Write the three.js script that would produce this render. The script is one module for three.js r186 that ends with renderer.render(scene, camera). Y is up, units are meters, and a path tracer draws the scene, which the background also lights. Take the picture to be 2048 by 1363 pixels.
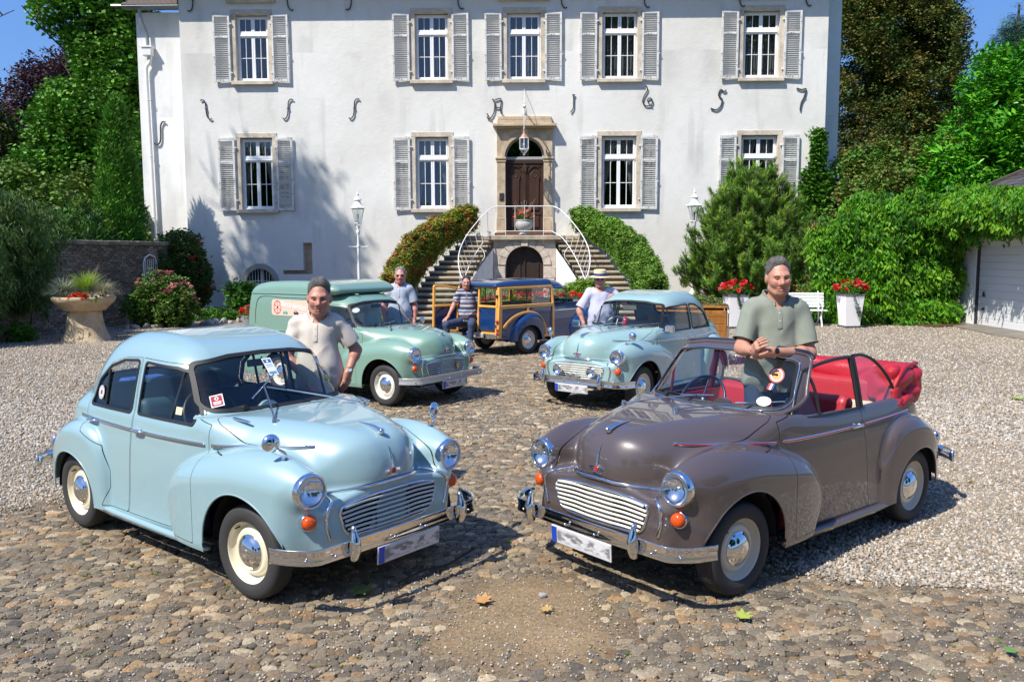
import * as THREE from 'three';
import { mergeGeometries, mergeVertices } from 'three/addons/utils/BufferGeometryUtils.js';

// ------------------------------------------------------------------ camera, sky, sun, exposure
const scene = new THREE.Scene();
const camera = new THREE.PerspectiveCamera(43.59, 1024 / 681, 0.1, 600);
camera.rotation.order = 'YXZ';
camera.position.set(0, 2.0632, 0);
camera.rotation.set(-0.10264, 0, -0.0028);
camera.updateMatrixWorld();

const SUN = new THREE.Vector3(-0.4575, 0.788, 0.412).normalize();
function makeSky() {                                    // clear summer sky: deep blue above, paler to the horizon, a bright aureole round the sun
  const w = 512, h = 256, d = new Float32Array(w * h * 4);
  for (let j = 0; j < h; j++) for (let i = 0; i < w; i++) {
    const el = ((j + 0.5) / h - 0.5) * Math.PI, az = ((i + 0.5) / w - 0.5) * 2 * Math.PI;
    const x = Math.cos(el) * Math.cos(az), y = Math.sin(el), z = Math.cos(el) * Math.sin(az);
    const e = Math.max(y, 0), hz = Math.exp(-e * 4.2), c = x * SUN.x + y * SUN.y + z * SUN.z;
    const au = 0.45 * Math.exp((c - 1) * 22) + 0.16 * Math.exp((c - 1) * 4);
    const k = (j * w + i) * 4;
    d[k] = 0.056 + 0.19 * hz + au; d[k + 1] = 0.175 + 0.28 * hz + au * 0.98; d[k + 2] = 0.55 + 0.22 * hz + au * 0.92; d[k + 3] = 1;
    if (y < 0) { d[k] = 0.24; d[k + 1] = 0.23; d[k + 2] = 0.2; }
  }
  const t = new THREE.DataTexture(d, w, h, THREE.RGBAFormat, THREE.FloatType);
  t.mapping = THREE.EquirectangularReflectionMapping; t.magFilter = t.minFilter = THREE.LinearFilter; t.colorSpace = THREE.LinearSRGBColorSpace; t.needsUpdate = true;
  return t;
}
scene.background = makeSky(); scene.environment = scene.background;
const sun = new THREE.DirectionalLight(new THREE.Color(1, 0.945, 0.86), 5.0);
sun.position.copy(SUN).multiplyScalar(80).add(new THREE.Vector3(0, 0, -14)); sun.target.position.set(0, 0, -14);
sun.castShadow = true; sun.shadow.mapSize.set(4096, 4096);
Object.assign(sun.shadow.camera, { left: -40, right: 40, top: 40, bottom: -40, near: 1, far: 200 });
scene.add(sun, sun.target);
const renderer = new THREE.WebGLRenderer({ antialias: true });
renderer.setSize(1024, 681);
renderer.toneMapping = THREE.LinearToneMapping; renderer.toneMappingExposure = 1.34;
renderer.outputColorSpace = THREE.SRGBColorSpace; renderer.shadowMap.enabled = true;

// ------------------------------------------------------------------ helpers
const V3 = (x, y, z) => new THREE.Vector3(x, y, z);
function rng(seed) { let s = seed >>> 0; return () => { s = (s + 0x6D2B79F5) >>> 0; let t = Math.imul(s ^ (s >>> 15), 1 | s); t = (t + Math.imul(t ^ (t >>> 7), 61 | t)) ^ t; return ((t ^ (t >>> 14)) >>> 0) / 4294967296; }; }
const R0 = rng(11);
const clamp = (v, a = 0, b = 1) => v < a ? a : v > b ? b : v, lerp = (a, b, t) => a + (b - a) * t, sstep = (a, b, x) => { const t = clamp((x - a) / (b - a)); return t * t * (3 - 2 * t); };
const shade = (c, k) => c.map(x => x * k);
const usedNames = {};
function numbered(n) { const k = usedNames[n] = (usedNames[n] ?? -1) + 1; return k ? `${n}_${String(k).padStart(3, '0')}` : n; }
function tag(o, label, category, group, kind) { if (label) o.userData.label = label; if (category) o.userData.category = category; if (group) o.userData.group = group; if (kind) o.userData.kind = kind; return o; }
function thing(name, label, category, pos = [0, 0, 0], turn = 0, group) { const g = new THREE.Group(); g.name = numbered(name); g.position.set(...pos); g.rotation.y = turn; scene.add(g); return tag(g, label, category, group); }
function put(name, geo, mat, parent = scene) {
  if (Array.isArray(geo)) geo = join(geo);
  const m = new THREE.Mesh(geo, mat); m.name = parent === scene ? numbered(name) : name; m.castShadow = m.receiveShadow = true; parent.add(m); return m;
}
function part(name, parent) { const g = new THREE.Group(); g.name = name; parent.add(g); return g; }
function structure(name, geo, mat) { return tag(put(name, geo, mat), null, null, null, 'structure'); }
function inst(name, geo, mat, parent, list, stuff = true) {      // list of {p,q,s,c}
  const m = new THREE.InstancedMesh(geo, mat, list.length), M = new THREE.Matrix4(), C = new THREE.Color();
  list.forEach((e, i) => { M.compose(e.p, e.q, e.s); m.setMatrixAt(i, M); if (e.c) m.setColorAt(i, C.setRGB(...e.c)); });
  m.name = parent === scene ? numbered(name) : name; m.castShadow = m.receiveShadow = true; if (stuff) m.userData.kind = 'stuff'; parent.add(m); return m;
}
// geometry -------------------------------------------------------
function metreUV(g) {                                   // uv in metres from the face's main direction
  const p = g.attributes.position, n = g.attributes.normal, uv = new Float32Array(p.count * 2);
  for (let i = 0; i < p.count; i++) {
    const ax = Math.abs(n.getX(i)), ay = Math.abs(n.getY(i)), az = Math.abs(n.getZ(i));
    if (ay >= ax && ay >= az) { uv[2 * i] = p.getX(i); uv[2 * i + 1] = p.getZ(i); } else if (ax >= az) { uv[2 * i] = p.getZ(i); uv[2 * i + 1] = p.getY(i); } else { uv[2 * i] = p.getX(i); uv[2 * i + 1] = p.getY(i); }
  }
  g.setAttribute('uv', new THREE.BufferAttribute(uv, 2)); return g;
}
function flat(g) { if (g.index) g = g.toNonIndexed(); for (const k of Object.keys(g.attributes)) if (!['position', 'normal', 'uv', 'color'].includes(k)) g.deleteAttribute(k); if (!g.attributes.normal) g.computeVertexNormals(); if (!g.attributes.uv) metreUV(g); return g; }
function join(list) { const l = list.map(flat); const col = l.some(g => g.attributes.color); if (col) for (const g of l) if (!g.attributes.color) g.setAttribute('color', new THREE.BufferAttribute(new Float32Array(g.attributes.position.count * 3).fill(1), 3)); return l.length > 1 ? mergeGeometries(l) : l[0]; }
const T = (g, x = 0, y = 0, z = 0, rx = 0, ry = 0, rz = 0, s = 1) => { const m = new THREE.Matrix4().compose(V3(x, y, z), new THREE.Quaternion().setFromEuler(new THREE.Euler(rx, ry, rz)), Array.isArray(s) ? V3(...s) : V3(s, s, s)); return g.applyMatrix4(m); };
function cbox(w, h, d, x = 0, y = 0, z = 0, b = 0.006) {  // chamfered box, centre x y z
  b = Math.min(b, w * 0.3, h * 0.3, d * 0.3);
  const X = w / 2, Y = h / 2, Z = d / 2, pos = [], P = [];
  const tri = (a, c, e) => pos.push(...a, ...c, ...e), quad = (a, c, e, f) => { tri(a, c, e); tri(a, e, f); };
  const faces = [[0, 1, 2], [1, 2, 0], [2, 0, 1]], H = [X, Y, Z];
  const pt = (i, s, j, t, k, u, inset) => { const q = [0, 0, 0]; q[i] = s * H[i]; q[j] = t * (H[j] - b); q[k] = u * (H[k] - b); return [q[0] + x, q[1] + y, q[2] + z]; };
  for (const [i, j, k] of faces) for (const s of [1, -1]) {
    const a = pt(i, s, j, -1, k, -1), c = pt(i, s, j, 1, k, -1), e = pt(i, s, j, 1, k, 1), f = pt(i, s, j, -1, k, 1);
    s > 0 ? quad(a, c, e, f) : quad(a, f, e, c);
  }
  for (const [i, j, k] of faces) for (const s of [1, -1]) for (const t of [1, -1]) {   // edges between faces i and j along k
    const a = pt(i, s, j, t, k, -1), c = pt(i, s, j, t, k, 1), e = pt(j, t, k, 1, i, s), f = pt(j, t, k, -1, i, s);
    s * t > 0 ? quad(a, f, e, c) : quad(a, c, e, f);
  }
  for (const sx of [1, -1]) for (const sy of [1, -1]) for (const sz of [1, -1]) {
    const a = pt(0, sx, 1, sy, 2, sz), c = pt(1, sy, 2, sz, 0, sx), e = pt(2, sz, 0, sx, 1, sy);
    sx * sy * sz > 0 ? tri(a, c, e) : tri(a, e, c);
  }
  const g = new THREE.BufferGeometry(); g.setAttribute('position', new THREE.Float32BufferAttribute(pos, 3)); g.computeVertexNormals(); return metreUV(g);
}
const box = (w, h, d, x = 0, y = 0, z = 0) => metreUV(flat(T(new THREE.BoxGeometry(w, h, d), x, y, z)));
const cyl = (r1, r2, h, x = 0, y = 0, z = 0, n = 20) => T(new THREE.CylinderGeometry(r1, r2, h, n), x, y, z);
const lathe = (pts, n = 32) => new THREE.LatheGeometry(pts.map(p => new THREE.Vector2(p[0], p[1])), n);
function tube(pts, r, n = 8, seg, closed = false, tension = 0.5) { const c = new THREE.CatmullRomCurve3(pts.map(p => p.isVector3 ? p : V3(...p)), closed, 'catmullrom', tension); const g = new THREE.TubeGeometry(c, seg || pts.length * 6, r, n, closed); return g; }
function rod(a, b, r, n = 8, r2 = r) { const A = V3(...a), B = V3(...b), L = A.distanceTo(B); const g = new THREE.CylinderGeometry(r2, r, L, n); const q = new THREE.Quaternion().setFromUnitVectors(V3(0, 1, 0), B.clone().sub(A).normalize()); g.applyQuaternion(q); const c = A.add(B).multiplyScalar(0.5); return g.translate(c.x, c.y, c.z); }
function shapeOf(pts) { const s = new THREE.Shape(); pts.forEach((p, i) => i ? s.lineTo(p[0], p[1]) : s.moveTo(p[0], p[1])); s.closePath(); return s; }
function extr(pts, depth, bevel = 0, holes = []) { const s = Array.isArray(pts) ? shapeOf(pts) : pts; for (const h of holes) s.holes.push(shapeOf(h)); const g = new THREE.ExtrudeGeometry(s, { depth: depth - 2 * bevel, bevelEnabled: bevel > 0, bevelThickness: bevel, bevelSize: bevel, bevelOffset: -bevel, bevelSegments: 1, curveSegments: 16 }); if (bevel) g.translate(0, 0, bevel); return metreUV(flat(g)); }
// noise -------------------------------------------------------------
function hash(x, y, s) { let h = Math.imul(x, 374761393) + Math.imul(y, 668265263) + Math.imul(s, 2147483647 ^ 0x5bd1e995); h = Math.imul(h ^ (h >>> 13), 1274126177); return ((h ^ (h >>> 16)) >>> 0) / 4294967296; }
function vnoise(x, y, per, s) { const xi = Math.floor(x), yi = Math.floor(y), fx = x - xi, fy = y - yi, u = fx * fx * (3 - 2 * fx), v = fy * fy * (3 - 2 * fy), w = a => ((a % per) + per) % per; return lerp(lerp(hash(w(xi), w(yi), s), hash(w(xi + 1), w(yi), s), u), lerp(hash(w(xi), w(yi + 1), s), hash(w(xi + 1), w(yi + 1), s), u), v); }
function fbm(u, v, per, oct, s) { let a = 0, k = 0.5, t = 0; for (let i = 0; i < oct; i++) { a += k * vnoise(u * per, v * per, per, s + i); t += k; k *= 0.5; per *= 2; } return a / t; }
function tex(size, fn, srgb = false, rep = 1) {          // fn(u,v) -> [r,g,b] 0..1 (linear for data, sRGB for colour)
  const d = new Uint8Array(size * size * 4);
  for (let j = 0; j < size; j++) for (let i = 0; i < size; i++) { const c = fn((i + 0.5) / size, (j + 0.5) / size), k = (j * size + i) * 4; d[k] = clamp(c[0]) * 255; d[k + 1] = clamp(c[1]) * 255; d[k + 2] = clamp(c[2]) * 255; d[k + 3] = 255; }
  const t = new THREE.DataTexture(d, size, size); t.wrapS = t.wrapT = THREE.RepeatWrapping; t.magFilter = t.minFilter = THREE.LinearFilter; t.repeat.set(rep, rep); if (srgb) t.colorSpace = THREE.SRGBColorSpace; t.needsUpdate = true; return t;
}
const gray = f => (u, v) => { const x = f(u, v); return [x, x, x]; };
const rep = (t, r, r2 = r) => { const c = t.clone(); c.repeat.set(r, r2); c.needsUpdate = true; return c; };
function mat(c, rough = 0.6, o = {}) { const { phys, ...rest } = o; const m = new (phys ? THREE.MeshPhysicalMaterial : THREE.MeshStandardMaterial)({ roughness: rough, side: THREE.DoubleSide, ...rest }); if (Array.isArray(c)) m.color.setRGB(...c); else m.color.set(c); return m; }
const TX = {
  fine: tex(256, gray((u, v) => fbm(u, v, 24, 4, 3))),
  plaster: tex(512, gray((u, v) => 0.55 * fbm(u, v, 12, 5, 5) + 0.45 * fbm(u, v, 60, 3, 9))),
  plasterColor: tex(1024, (u, v) => { const a = fbm(u, v, 4, 6, 21), b = fbm(u, v, 40, 3, 31), st = fbm(u, v * 0.5, 10, 4, 77); const st2 = fbm(u, v * 0.12, 26, 3, 91), k = 0.90 + 0.11 * a + 0.025 * b - 0.06 * sstep(0.52, 0.8, st) - 0.05 * sstep(0.62, 0.8, st2) * sstep(0.4, 0.6, a); return [k, k * (0.99 + 0.01 * a), k * (0.965 + 0.03 * a)]; }, true),
  stone: tex(512, (u, v) => { const a = fbm(u, v, 6, 6, 41), b = fbm(u, v, 50, 3, 42), k = 0.68 + 0.26 * a + 0.14 * (b - 0.5); return [k, k * 0.97, k * 0.92]; }, true),
  shut: tex(512, (u, v) => { const a = fbm(u, v, 8, 5, 141), b = fbm(u, v, 64, 3, 142), w = sstep(0.60, 0.72, 0.6 * a + 0.4 * b), k = 0.93 - 0.08 * a - 0.42 * w; return [k, k * (1 - 0.02 * w), k * (0.99 - 0.06 * w)]; }, true),
  ashWood: tex(256, (u, v) => { const w = fbm(u, v * 0.15, 20, 5, 51); const k = 0.80 + 0.24 * w; return [k, k * (0.93 + 0.08 * w), k * (0.85 + 0.2 * w)]; }, true),
  wood: tex(512, (u, v) => { const w = fbm(u, v * 0.15, 20, 5, 51), g = fbm(u * 4 % 1, v * 0.1, 64, 3, 52); const k = 0.62 + 0.3 * w + 0.2 * (g - 0.5); return [k, k * 0.97, k * 0.92]; }, true),
  dirt: tex(512, gray((u, v) => 0.6 * fbm(u, v, 8, 6, 61) + 0.4 * fbm(u, v, 90, 2, 62))),
};
const M = {
  plaster: mat([0.775, 0.77, 0.735], 0.92, { map: rep(TX.plasterColor, 1 / 9), bumpMap: rep(TX.plaster, 1 / 1.6), bumpScale: 0.008 }),
  plasterWhite: mat([0.84, 0.845, 0.85], 0.9, { map: rep(TX.plasterColor, 1 / 7), bumpMap: rep(TX.plaster, 1 / 1.3), bumpScale: 0.006 }),
  skirt: mat([0.36, 0.34, 0.30], 0.95, { bumpMap: rep(TX.plaster, 1), bumpScale: 0.01 }),
  stone: mat([0.88, 0.845, 0.765], 0.9, { map: rep(TX.stone, 1 / 1.7), bumpMap: rep(TX.fine, 1.2), bumpScale: 0.004 }),
  sandstone: mat([0.78, 0.66, 0.50], 0.9, { map: rep(TX.stone, 1 / 1.3), bumpMap: rep(TX.fine, 1.5), bumpScale: 0.005 }),
  stepStone: mat([0.66, 0.60, 0.49], 0.93, { map: rep(TX.stone, 0.9), bumpMap: rep(TX.fine, 1.5), bumpScale: 0.006 }),
  portal: mat([0.86, 0.78, 0.72], 0.93, { map: rep(TX.stone, 0.8), bumpMap: rep(TX.plaster, 2), bumpScale: 0.012 }),
  sash: mat([0.86, 0.86, 0.86], 0.35),
  shutter: mat([0.86, 0.86, 0.85], 0.7, { map: rep(TX.shut, 0.7) }),
  louvre: mat([0.80, 0.795, 0.78], 0.75, { map: rep(TX.shut, 1.7, 0.9) }),
  whitePaint: mat([0.80, 0.80, 0.78], 0.4),
  iron: mat([0.045, 0.045, 0.044], 0.55),
  zinc: mat([0.33, 0.36, 0.38], 0.45, { metalness: 0.6 }),
  oak: mat([0.085, 0.036, 0.017], 0.5, { map: rep(TX.wood, 0.9), bumpMap: rep(TX.wood, 0.9), bumpScale: 0.003 }),
  oakDark: mat([0.05, 0.027, 0.016], 0.6, { map: rep(TX.wood, 0.9), bumpMap: rep(TX.wood, 0.9), bumpScale: 0.003 }),
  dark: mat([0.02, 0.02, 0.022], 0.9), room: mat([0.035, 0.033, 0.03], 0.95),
  window: mat([0.9, 0.93, 0.95], 0.015, { phys: 1, transmission: 1, thickness: 0, ior: 2.0 }),
  curtain: mat([0.30, 0.31, 0.29], 0.95, { phys: 1, transmission: 0.25, thickness: 0 }),
  tile: mat([0.055, 0.05, 0.05], 0.7, { bumpMap: rep(TX.fine, 2), bumpScale: 0.003 }), tileRed: mat([0.11, 0.085, 0.07], 0.85),
  bark: mat([0.09, 0.07, 0.052], 0.95, { bumpMap: rep(TX.dirt, 1.3), bumpScale: 0.03 }),
  concrete: mat([0.30, 0.285, 0.26], 0.95, { map: rep(TX.stone, 0.4), bumpMap: rep(TX.fine, 1), bumpScale: 0.004 }),
  rust: mat([0.16, 0.07, 0.035], 0.8, { map: rep(TX.stone, 1) }), terracotta: mat([0.23, 0.12, 0.08], 0.9),
};
// ------------------------------------------------------------------ smooth solids: fields meshed by surface nets, then split along lines
const smin = (a, b, k) => { const h = Math.max(k - Math.abs(a - b), 0) / k; return Math.min(a, b) - h * h * k * 0.25; };
const smax = (a, b, k) => -smin(-a, -b, k);
const rmax = (a, b, r) => Math.min(Math.max(a, b), -r) + Math.hypot(Math.max(a + r, 0), Math.max(b + r, 0));
function polySDF(P) {                                    // signed distance to a closed polygon, inside negative
  const n = P.length; return (x, y) => {
    let d = 1e9, s = 1; for (let i = 0, j = n - 1; i < n; j = i++) {
      const ax = P[i][0], ay = P[i][1], ex = P[j][0] - ax, ey = P[j][1] - ay, wx = x - ax, wy = y - ay, t = clamp((wx * ex + wy * ey) / (ex * ex + ey * ey + 1e-12)), bx = wx - ex * t, by = wy - ey * t, q = bx * bx + by * by;
      if (q < d) d = q; const c1 = y >= ay, c2 = y < P[j][1], c3 = ex * wy > ey * wx; if ((c1 && c2 && c3) || (!c1 && !c2 && !c3)) s = -s;
    } return s * Math.sqrt(d);
  };
}
function smoothLoop(pts, n = 220) { const c = new THREE.CatmullRomCurve3(pts.map(p => V3(p[0], p[1], 0)), true, 'centripetal'); return c.getPoints(n).slice(0, n).map(v => [v.x, v.y]); }
function gridSDF(pts, h = 0.022, smooth = true, pad = 0.5) { // cubic b-spline of the distance: smooth second derivatives give clean reflections
  const P = smooth ? smoothLoop(pts) : pts, f = polySDF(P); let x0 = 1e9, x1 = -1e9, y0 = 1e9, y1 = -1e9; for (const p of P) { x0 = Math.min(x0, p[0]); x1 = Math.max(x1, p[0]); y0 = Math.min(y0, p[1]); y1 = Math.max(y1, p[1]); }
  x0 -= pad; y0 -= pad; const nx = Math.ceil((x1 + pad - x0) / h) + 1, ny = Math.ceil((y1 + pad - y0) / h) + 1, g = new Float32Array(nx * ny); for (let j = 0; j < ny; j++) for (let i = 0; i < nx; i++) g[j * nx + i] = f(x0 + i * h, y0 + j * h);
  return (x, y) => {
    const u = clamp((x - x0) / h, 1, nx - 3.001), v = clamp((y - y0) / h, 1, ny - 3.001), i = u | 0, j = v | 0, a = u - i, b = v - j;
    const a2 = a * a, a3 = a2 * a, A0 = (1 - 3 * a + 3 * a2 - a3) / 6, A1 = (4 - 6 * a2 + 3 * a3) / 6, A2 = (1 + 3 * a + 3 * a2 - 3 * a3) / 6, A3 = a3 / 6, b2 = b * b, b3 = b2 * b, B = [(1 - 3 * b + 3 * b2 - b3) / 6, (4 - 6 * b2 + 3 * b3) / 6, (1 + 3 * b + 3 * b2 - 3 * b3) / 6, b3 / 6];
    let s = 0, k = (j - 1) * nx + i - 1; for (let q = 0; q < 4; q++, k += nx) s += B[q] * (A0 * g[k] + A1 * g[k + 1] + A2 * g[k + 2] + A3 * g[k + 3]); return s;
  };
}
function grad(f, x, y, z, e = 0.004) { return [(f(x + e, y, z) - f(x - e, y, z)) / (2 * e), (f(x, y + e, z) - f(x, y - e, z)) / (2 * e), (f(x, y, z + e) - f(x, y, z - e)) / (2 * e)]; }
function nets(f, lo, hi, h, newton = 3, ne = 0.004) {     // mesh {p, n, i}
  const nx = Math.ceil((hi[0] - lo[0]) / h) + 1, ny = Math.ceil((hi[1] - lo[1]) / h) + 1, nz = Math.ceil((hi[2] - lo[2]) / h) + 1, g = new Float32Array(nx * ny * nz).fill(9), S = 4, at = (i, j, k) => (k * ny + j) * nx + i;
  for (let k = 0; k < nz; k += S) for (let j = 0; j < ny; j += S) for (let i = 0; i < nx; i += S) {   // far blocks are skipped
    const c = f(lo[0] + (i + 1.5) * h, lo[1] + (j + 1.5) * h, lo[2] + (k + 1.5) * h), skip = Math.abs(c) > 5.5 * h;
    for (let c2 = k; c2 < Math.min(k + S, nz); c2++) for (let b = j; b < Math.min(j + S, ny); b++) for (let a = i; a < Math.min(i + S, nx); a++) g[at(a, b, c2)] = skip ? c : f(lo[0] + a * h, lo[1] + b * h, lo[2] + c2 * h);
  }
  const id = new Int32Array(nx * ny * nz).fill(-1), p = [], n = [], idx = [];
  for (let k = 0; k < nz - 1; k++) for (let j = 0; j < ny - 1; j++) for (let i = 0; i < nx - 1; i++) {
    let m = 0; const v = []; for (let c = 0; c < 8; c++) { const q = g[at(i + (c & 1), j + (c >> 1 & 1), k + (c >> 2))]; v.push(q); if (q < 0) m++; } if (!m || m == 8) continue;
    let sx = 0, sy = 0, sz = 0, w = 0; for (let c = 0; c < 8; c++) for (const b of [1, 2, 4]) if (!(c & b)) { const d = c | b, A = v[c], B = v[d]; if ((A < 0) !== (B < 0)) { const t = A / (A - B); sx += (c & 1) + (b == 1 ? t : 0); sy += (c >> 1 & 1) + (b == 2 ? t : 0); sz += (c >> 2) + (b == 4 ? t : 0); w++; } }
    let x = lo[0] + (i + sx / w) * h, y = lo[1] + (j + sy / w) * h, z = lo[2] + (k + sz / w) * h, G;
    for (let q = 0; q <= newton; q++) { G = grad(f, x, y, z, ne); const L = G[0] * G[0] + G[1] * G[1] + G[2] * G[2] + 1e-9; if (q == newton) break; let d = f(x, y, z) / L; d = clamp(d, -h * 0.6, h * 0.6); x -= d * G[0]; y -= d * G[1]; z -= d * G[2]; }
    const L = Math.hypot(...G) || 1; id[at(i, j, k)] = p.length / 3; p.push(x, y, z); n.push(G[0] / L, G[1] / L, G[2] / L);
  }
  for (let k = 1; k < nz - 1; k++) for (let j = 1; j < ny - 1; j++) for (let i = 1; i < nx - 1; i++) {
    const a = g[at(i, j, k)] < 0, Q = (q, w, e, r, fl) => { if (q < 0 || w < 0 || e < 0 || r < 0) return; fl ? idx.push(q, w, e, q, e, r) : idx.push(q, e, w, q, r, e); };
    if (a !== (g[at(i + 1, j, k)] < 0)) Q(id[at(i, j - 1, k - 1)], id[at(i, j, k - 1)], id[at(i, j, k)], id[at(i, j - 1, k)], a);
    if (a !== (g[at(i, j + 1, k)] < 0)) Q(id[at(i - 1, j, k - 1)], id[at(i - 1, j, k)], id[at(i, j, k)], id[at(i, j, k - 1)], a);
    if (a !== (g[at(i, j, k + 1)] < 0)) Q(id[at(i - 1, j - 1, k)], id[at(i, j - 1, k)], id[at(i, j, k)], id[at(i - 1, j, k)], a);
  }
  return { p, n, i: idx };
}
function split(m, f) {                                   // [where f < 0, where f > 0], cut exactly along f = 0
  const N = m.p.length / 3, s = new Float32Array(N); for (let i = 0; i < N; i++) s[i] = f(m.p[3 * i], m.p[3 * i + 1], m.p[3 * i + 2], m.n[3 * i], m.n[3 * i + 1], m.n[3 * i + 2]) || 1e-7;
  const out = [0, 1].map(() => ({ p: [], n: [], i: [], map: new Map() })), put_ = (o, key, P, Nn) => { let k = o.map.get(key); if (k === undefined) { k = o.p.length / 3; o.map.set(key, k); o.p.push(...P); o.n.push(...Nn); } return k; };
  const vert = (o, a) => put_(o, a, [m.p[3 * a], m.p[3 * a + 1], m.p[3 * a + 2]], [m.n[3 * a], m.n[3 * a + 1], m.n[3 * a + 2]]);
  const edge = (o, a, b) => { const t0 = s[a] / (s[a] - s[b]), A = a < b ? a : b, B = a < b ? b : a, t = clamp(a < b ? t0 : 1 - t0, 0.001, 0.999), L = q => [0, 1, 2].map(c => lerp(q[3 * A + c], q[3 * B + c], t)); return put_(o, -(A * N + B) - 1, L(m.p), L(m.n)); };
  for (let q = 0; q < m.i.length; q += 3) {
    const t = [m.i[q], m.i[q + 1], m.i[q + 2]], neg = t.map(a => s[a] < 0), c = neg[0] + neg[1] + neg[2];
    if (c == 0 || c == 3) { const o = out[c ? 0 : 1]; o.i.push(vert(o, t[0]), vert(o, t[1]), vert(o, t[2])); continue; }
    const one = c == 1, k = neg.findIndex(b => b === one), a = t[k], b = t[(k + 1) % 3], d = t[(k + 2) % 3], o1 = out[one ? 0 : 1], o2 = out[one ? 1 : 0];
    o1.i.push(vert(o1, a), edge(o1, a, b), edge(o1, a, d)); const e1 = edge(o2, a, b), e2 = edge(o2, a, d); o2.i.push(e1, vert(o2, b), vert(o2, d), e1, vert(o2, d), e2);
  }
  return out;
}
const cat = (...ms) => { const o = { p: [], n: [], i: [] }; for (const m of ms) { const b = o.p.length / 3; for (const v of m.p) o.p.push(v); for (const v of m.n) o.n.push(v); for (const v of m.i) o.i.push(v + b); } return o; };
const mirror = m => { const o = { p: m.p.slice(), n: m.n.slice(), i: m.i.slice() }; for (let i = 2; i < o.p.length; i += 3) { o.p[i] *= -1; o.n[i] *= -1; } for (let i = 0; i < o.i.length; i += 3) { const t = o.i[i]; o.i[i] = o.i[i + 1]; o.i[i + 1] = t; } return o; };
const offset = (m, d) => ({ p: m.p.map((v, i) => v + d * m.n[i]), n: m.n, i: m.i });
function toGeo(m) { const g = new THREE.BufferGeometry(); g.setAttribute('position', new THREE.Float32BufferAttribute(m.p, 3)); g.setAttribute('normal', new THREE.Float32BufferAttribute(m.n, 3)); g.setIndex(m.i); return metreUV(g); }
const empty = m => m.i.length < 3;
function sweep(path, sec, closedPath = false, up = V3(0, 1, 0)) {   // sec: [[across, up]] closed section; path: Vector3 list
  const n = path.length, m = sec.length, pos = [], idx = []; for (let i = 0; i < n; i++) { const a = path[closedPath ? (i - 1 + n) % n : Math.max(i - 1, 0)], b = path[closedPath ? (i + 1) % n : Math.min(i + 1, n - 1)], t = b.clone().sub(a).normalize(), s = V3(0, 0, 0).crossVectors(t, up).normalize(), u = V3(0, 0, 0).crossVectors(s, t); for (const [x, y] of sec) pos.push(path[i].x + s.x * x + u.x * y, path[i].y + s.y * x + u.y * y, path[i].z + s.z * x + u.z * y); }
  for (let i = 0; i < (closedPath ? n : n - 1); i++) for (let j = 0; j < m; j++) { const a = i * m + j, b = i * m + (j + 1) % m, c = ((i + 1) % n) * m + (j + 1) % m, d = ((i + 1) % n) * m + j; idx.push(a, d, b, b, d, c); }
  if (!closedPath) for (const [b, fl] of [[0, 0], [(n - 1) * m, 1]]) for (let j = 1; j < m - 1; j++) fl ? idx.push(b, b + j + 1, b + j) : idx.push(b, b + j, b + j + 1);
  const g = new THREE.BufferGeometry(); g.setAttribute('position', new THREE.Float32BufferAttribute(pos, 3)); g.setIndex(idx); g.computeVertexNormals(); return g;
}
// ------------------------------------------------------------------ the manor house (local: x along the facade, y up, z out of the facade)
const HA = -0.02, HC = V3(0, 0, -30.3);
const hw = (u, v, w) => V3(u, v, w).applyAxisAngle(V3(0, 1, 0), HA).add(HC);      // house to world
const house = thing('manor_house', 'white plastered two-storey manor house with grey shutters and iron numerals', 'house', [HC.x, 0, HC.z], HA);
const UPW = [[-9.56, -8.44], [-3.33, -2.19], [-0.14, 1.02], [3.14, 4.35], [7.98, 9.21]].map(a => [...a, 8.06, 10.27]);
const LOW = [[-9.53, -8.40], [-3.36, -2.20], [3.15, 4.36], [7.99, 9.24]].map(a => [...a, 3.64, 6.09]);
const arcPts = (cx, cy, r, a0, a1, n) => Array.from({ length: n + 1 }, (_, i) => { const a = lerp(a0, a1, i / n); return [cx + r * Math.cos(a), cy + r * Math.sin(a)]; });
const DC = 0.46, DW = 0.69;                              // door centre, half width
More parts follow.
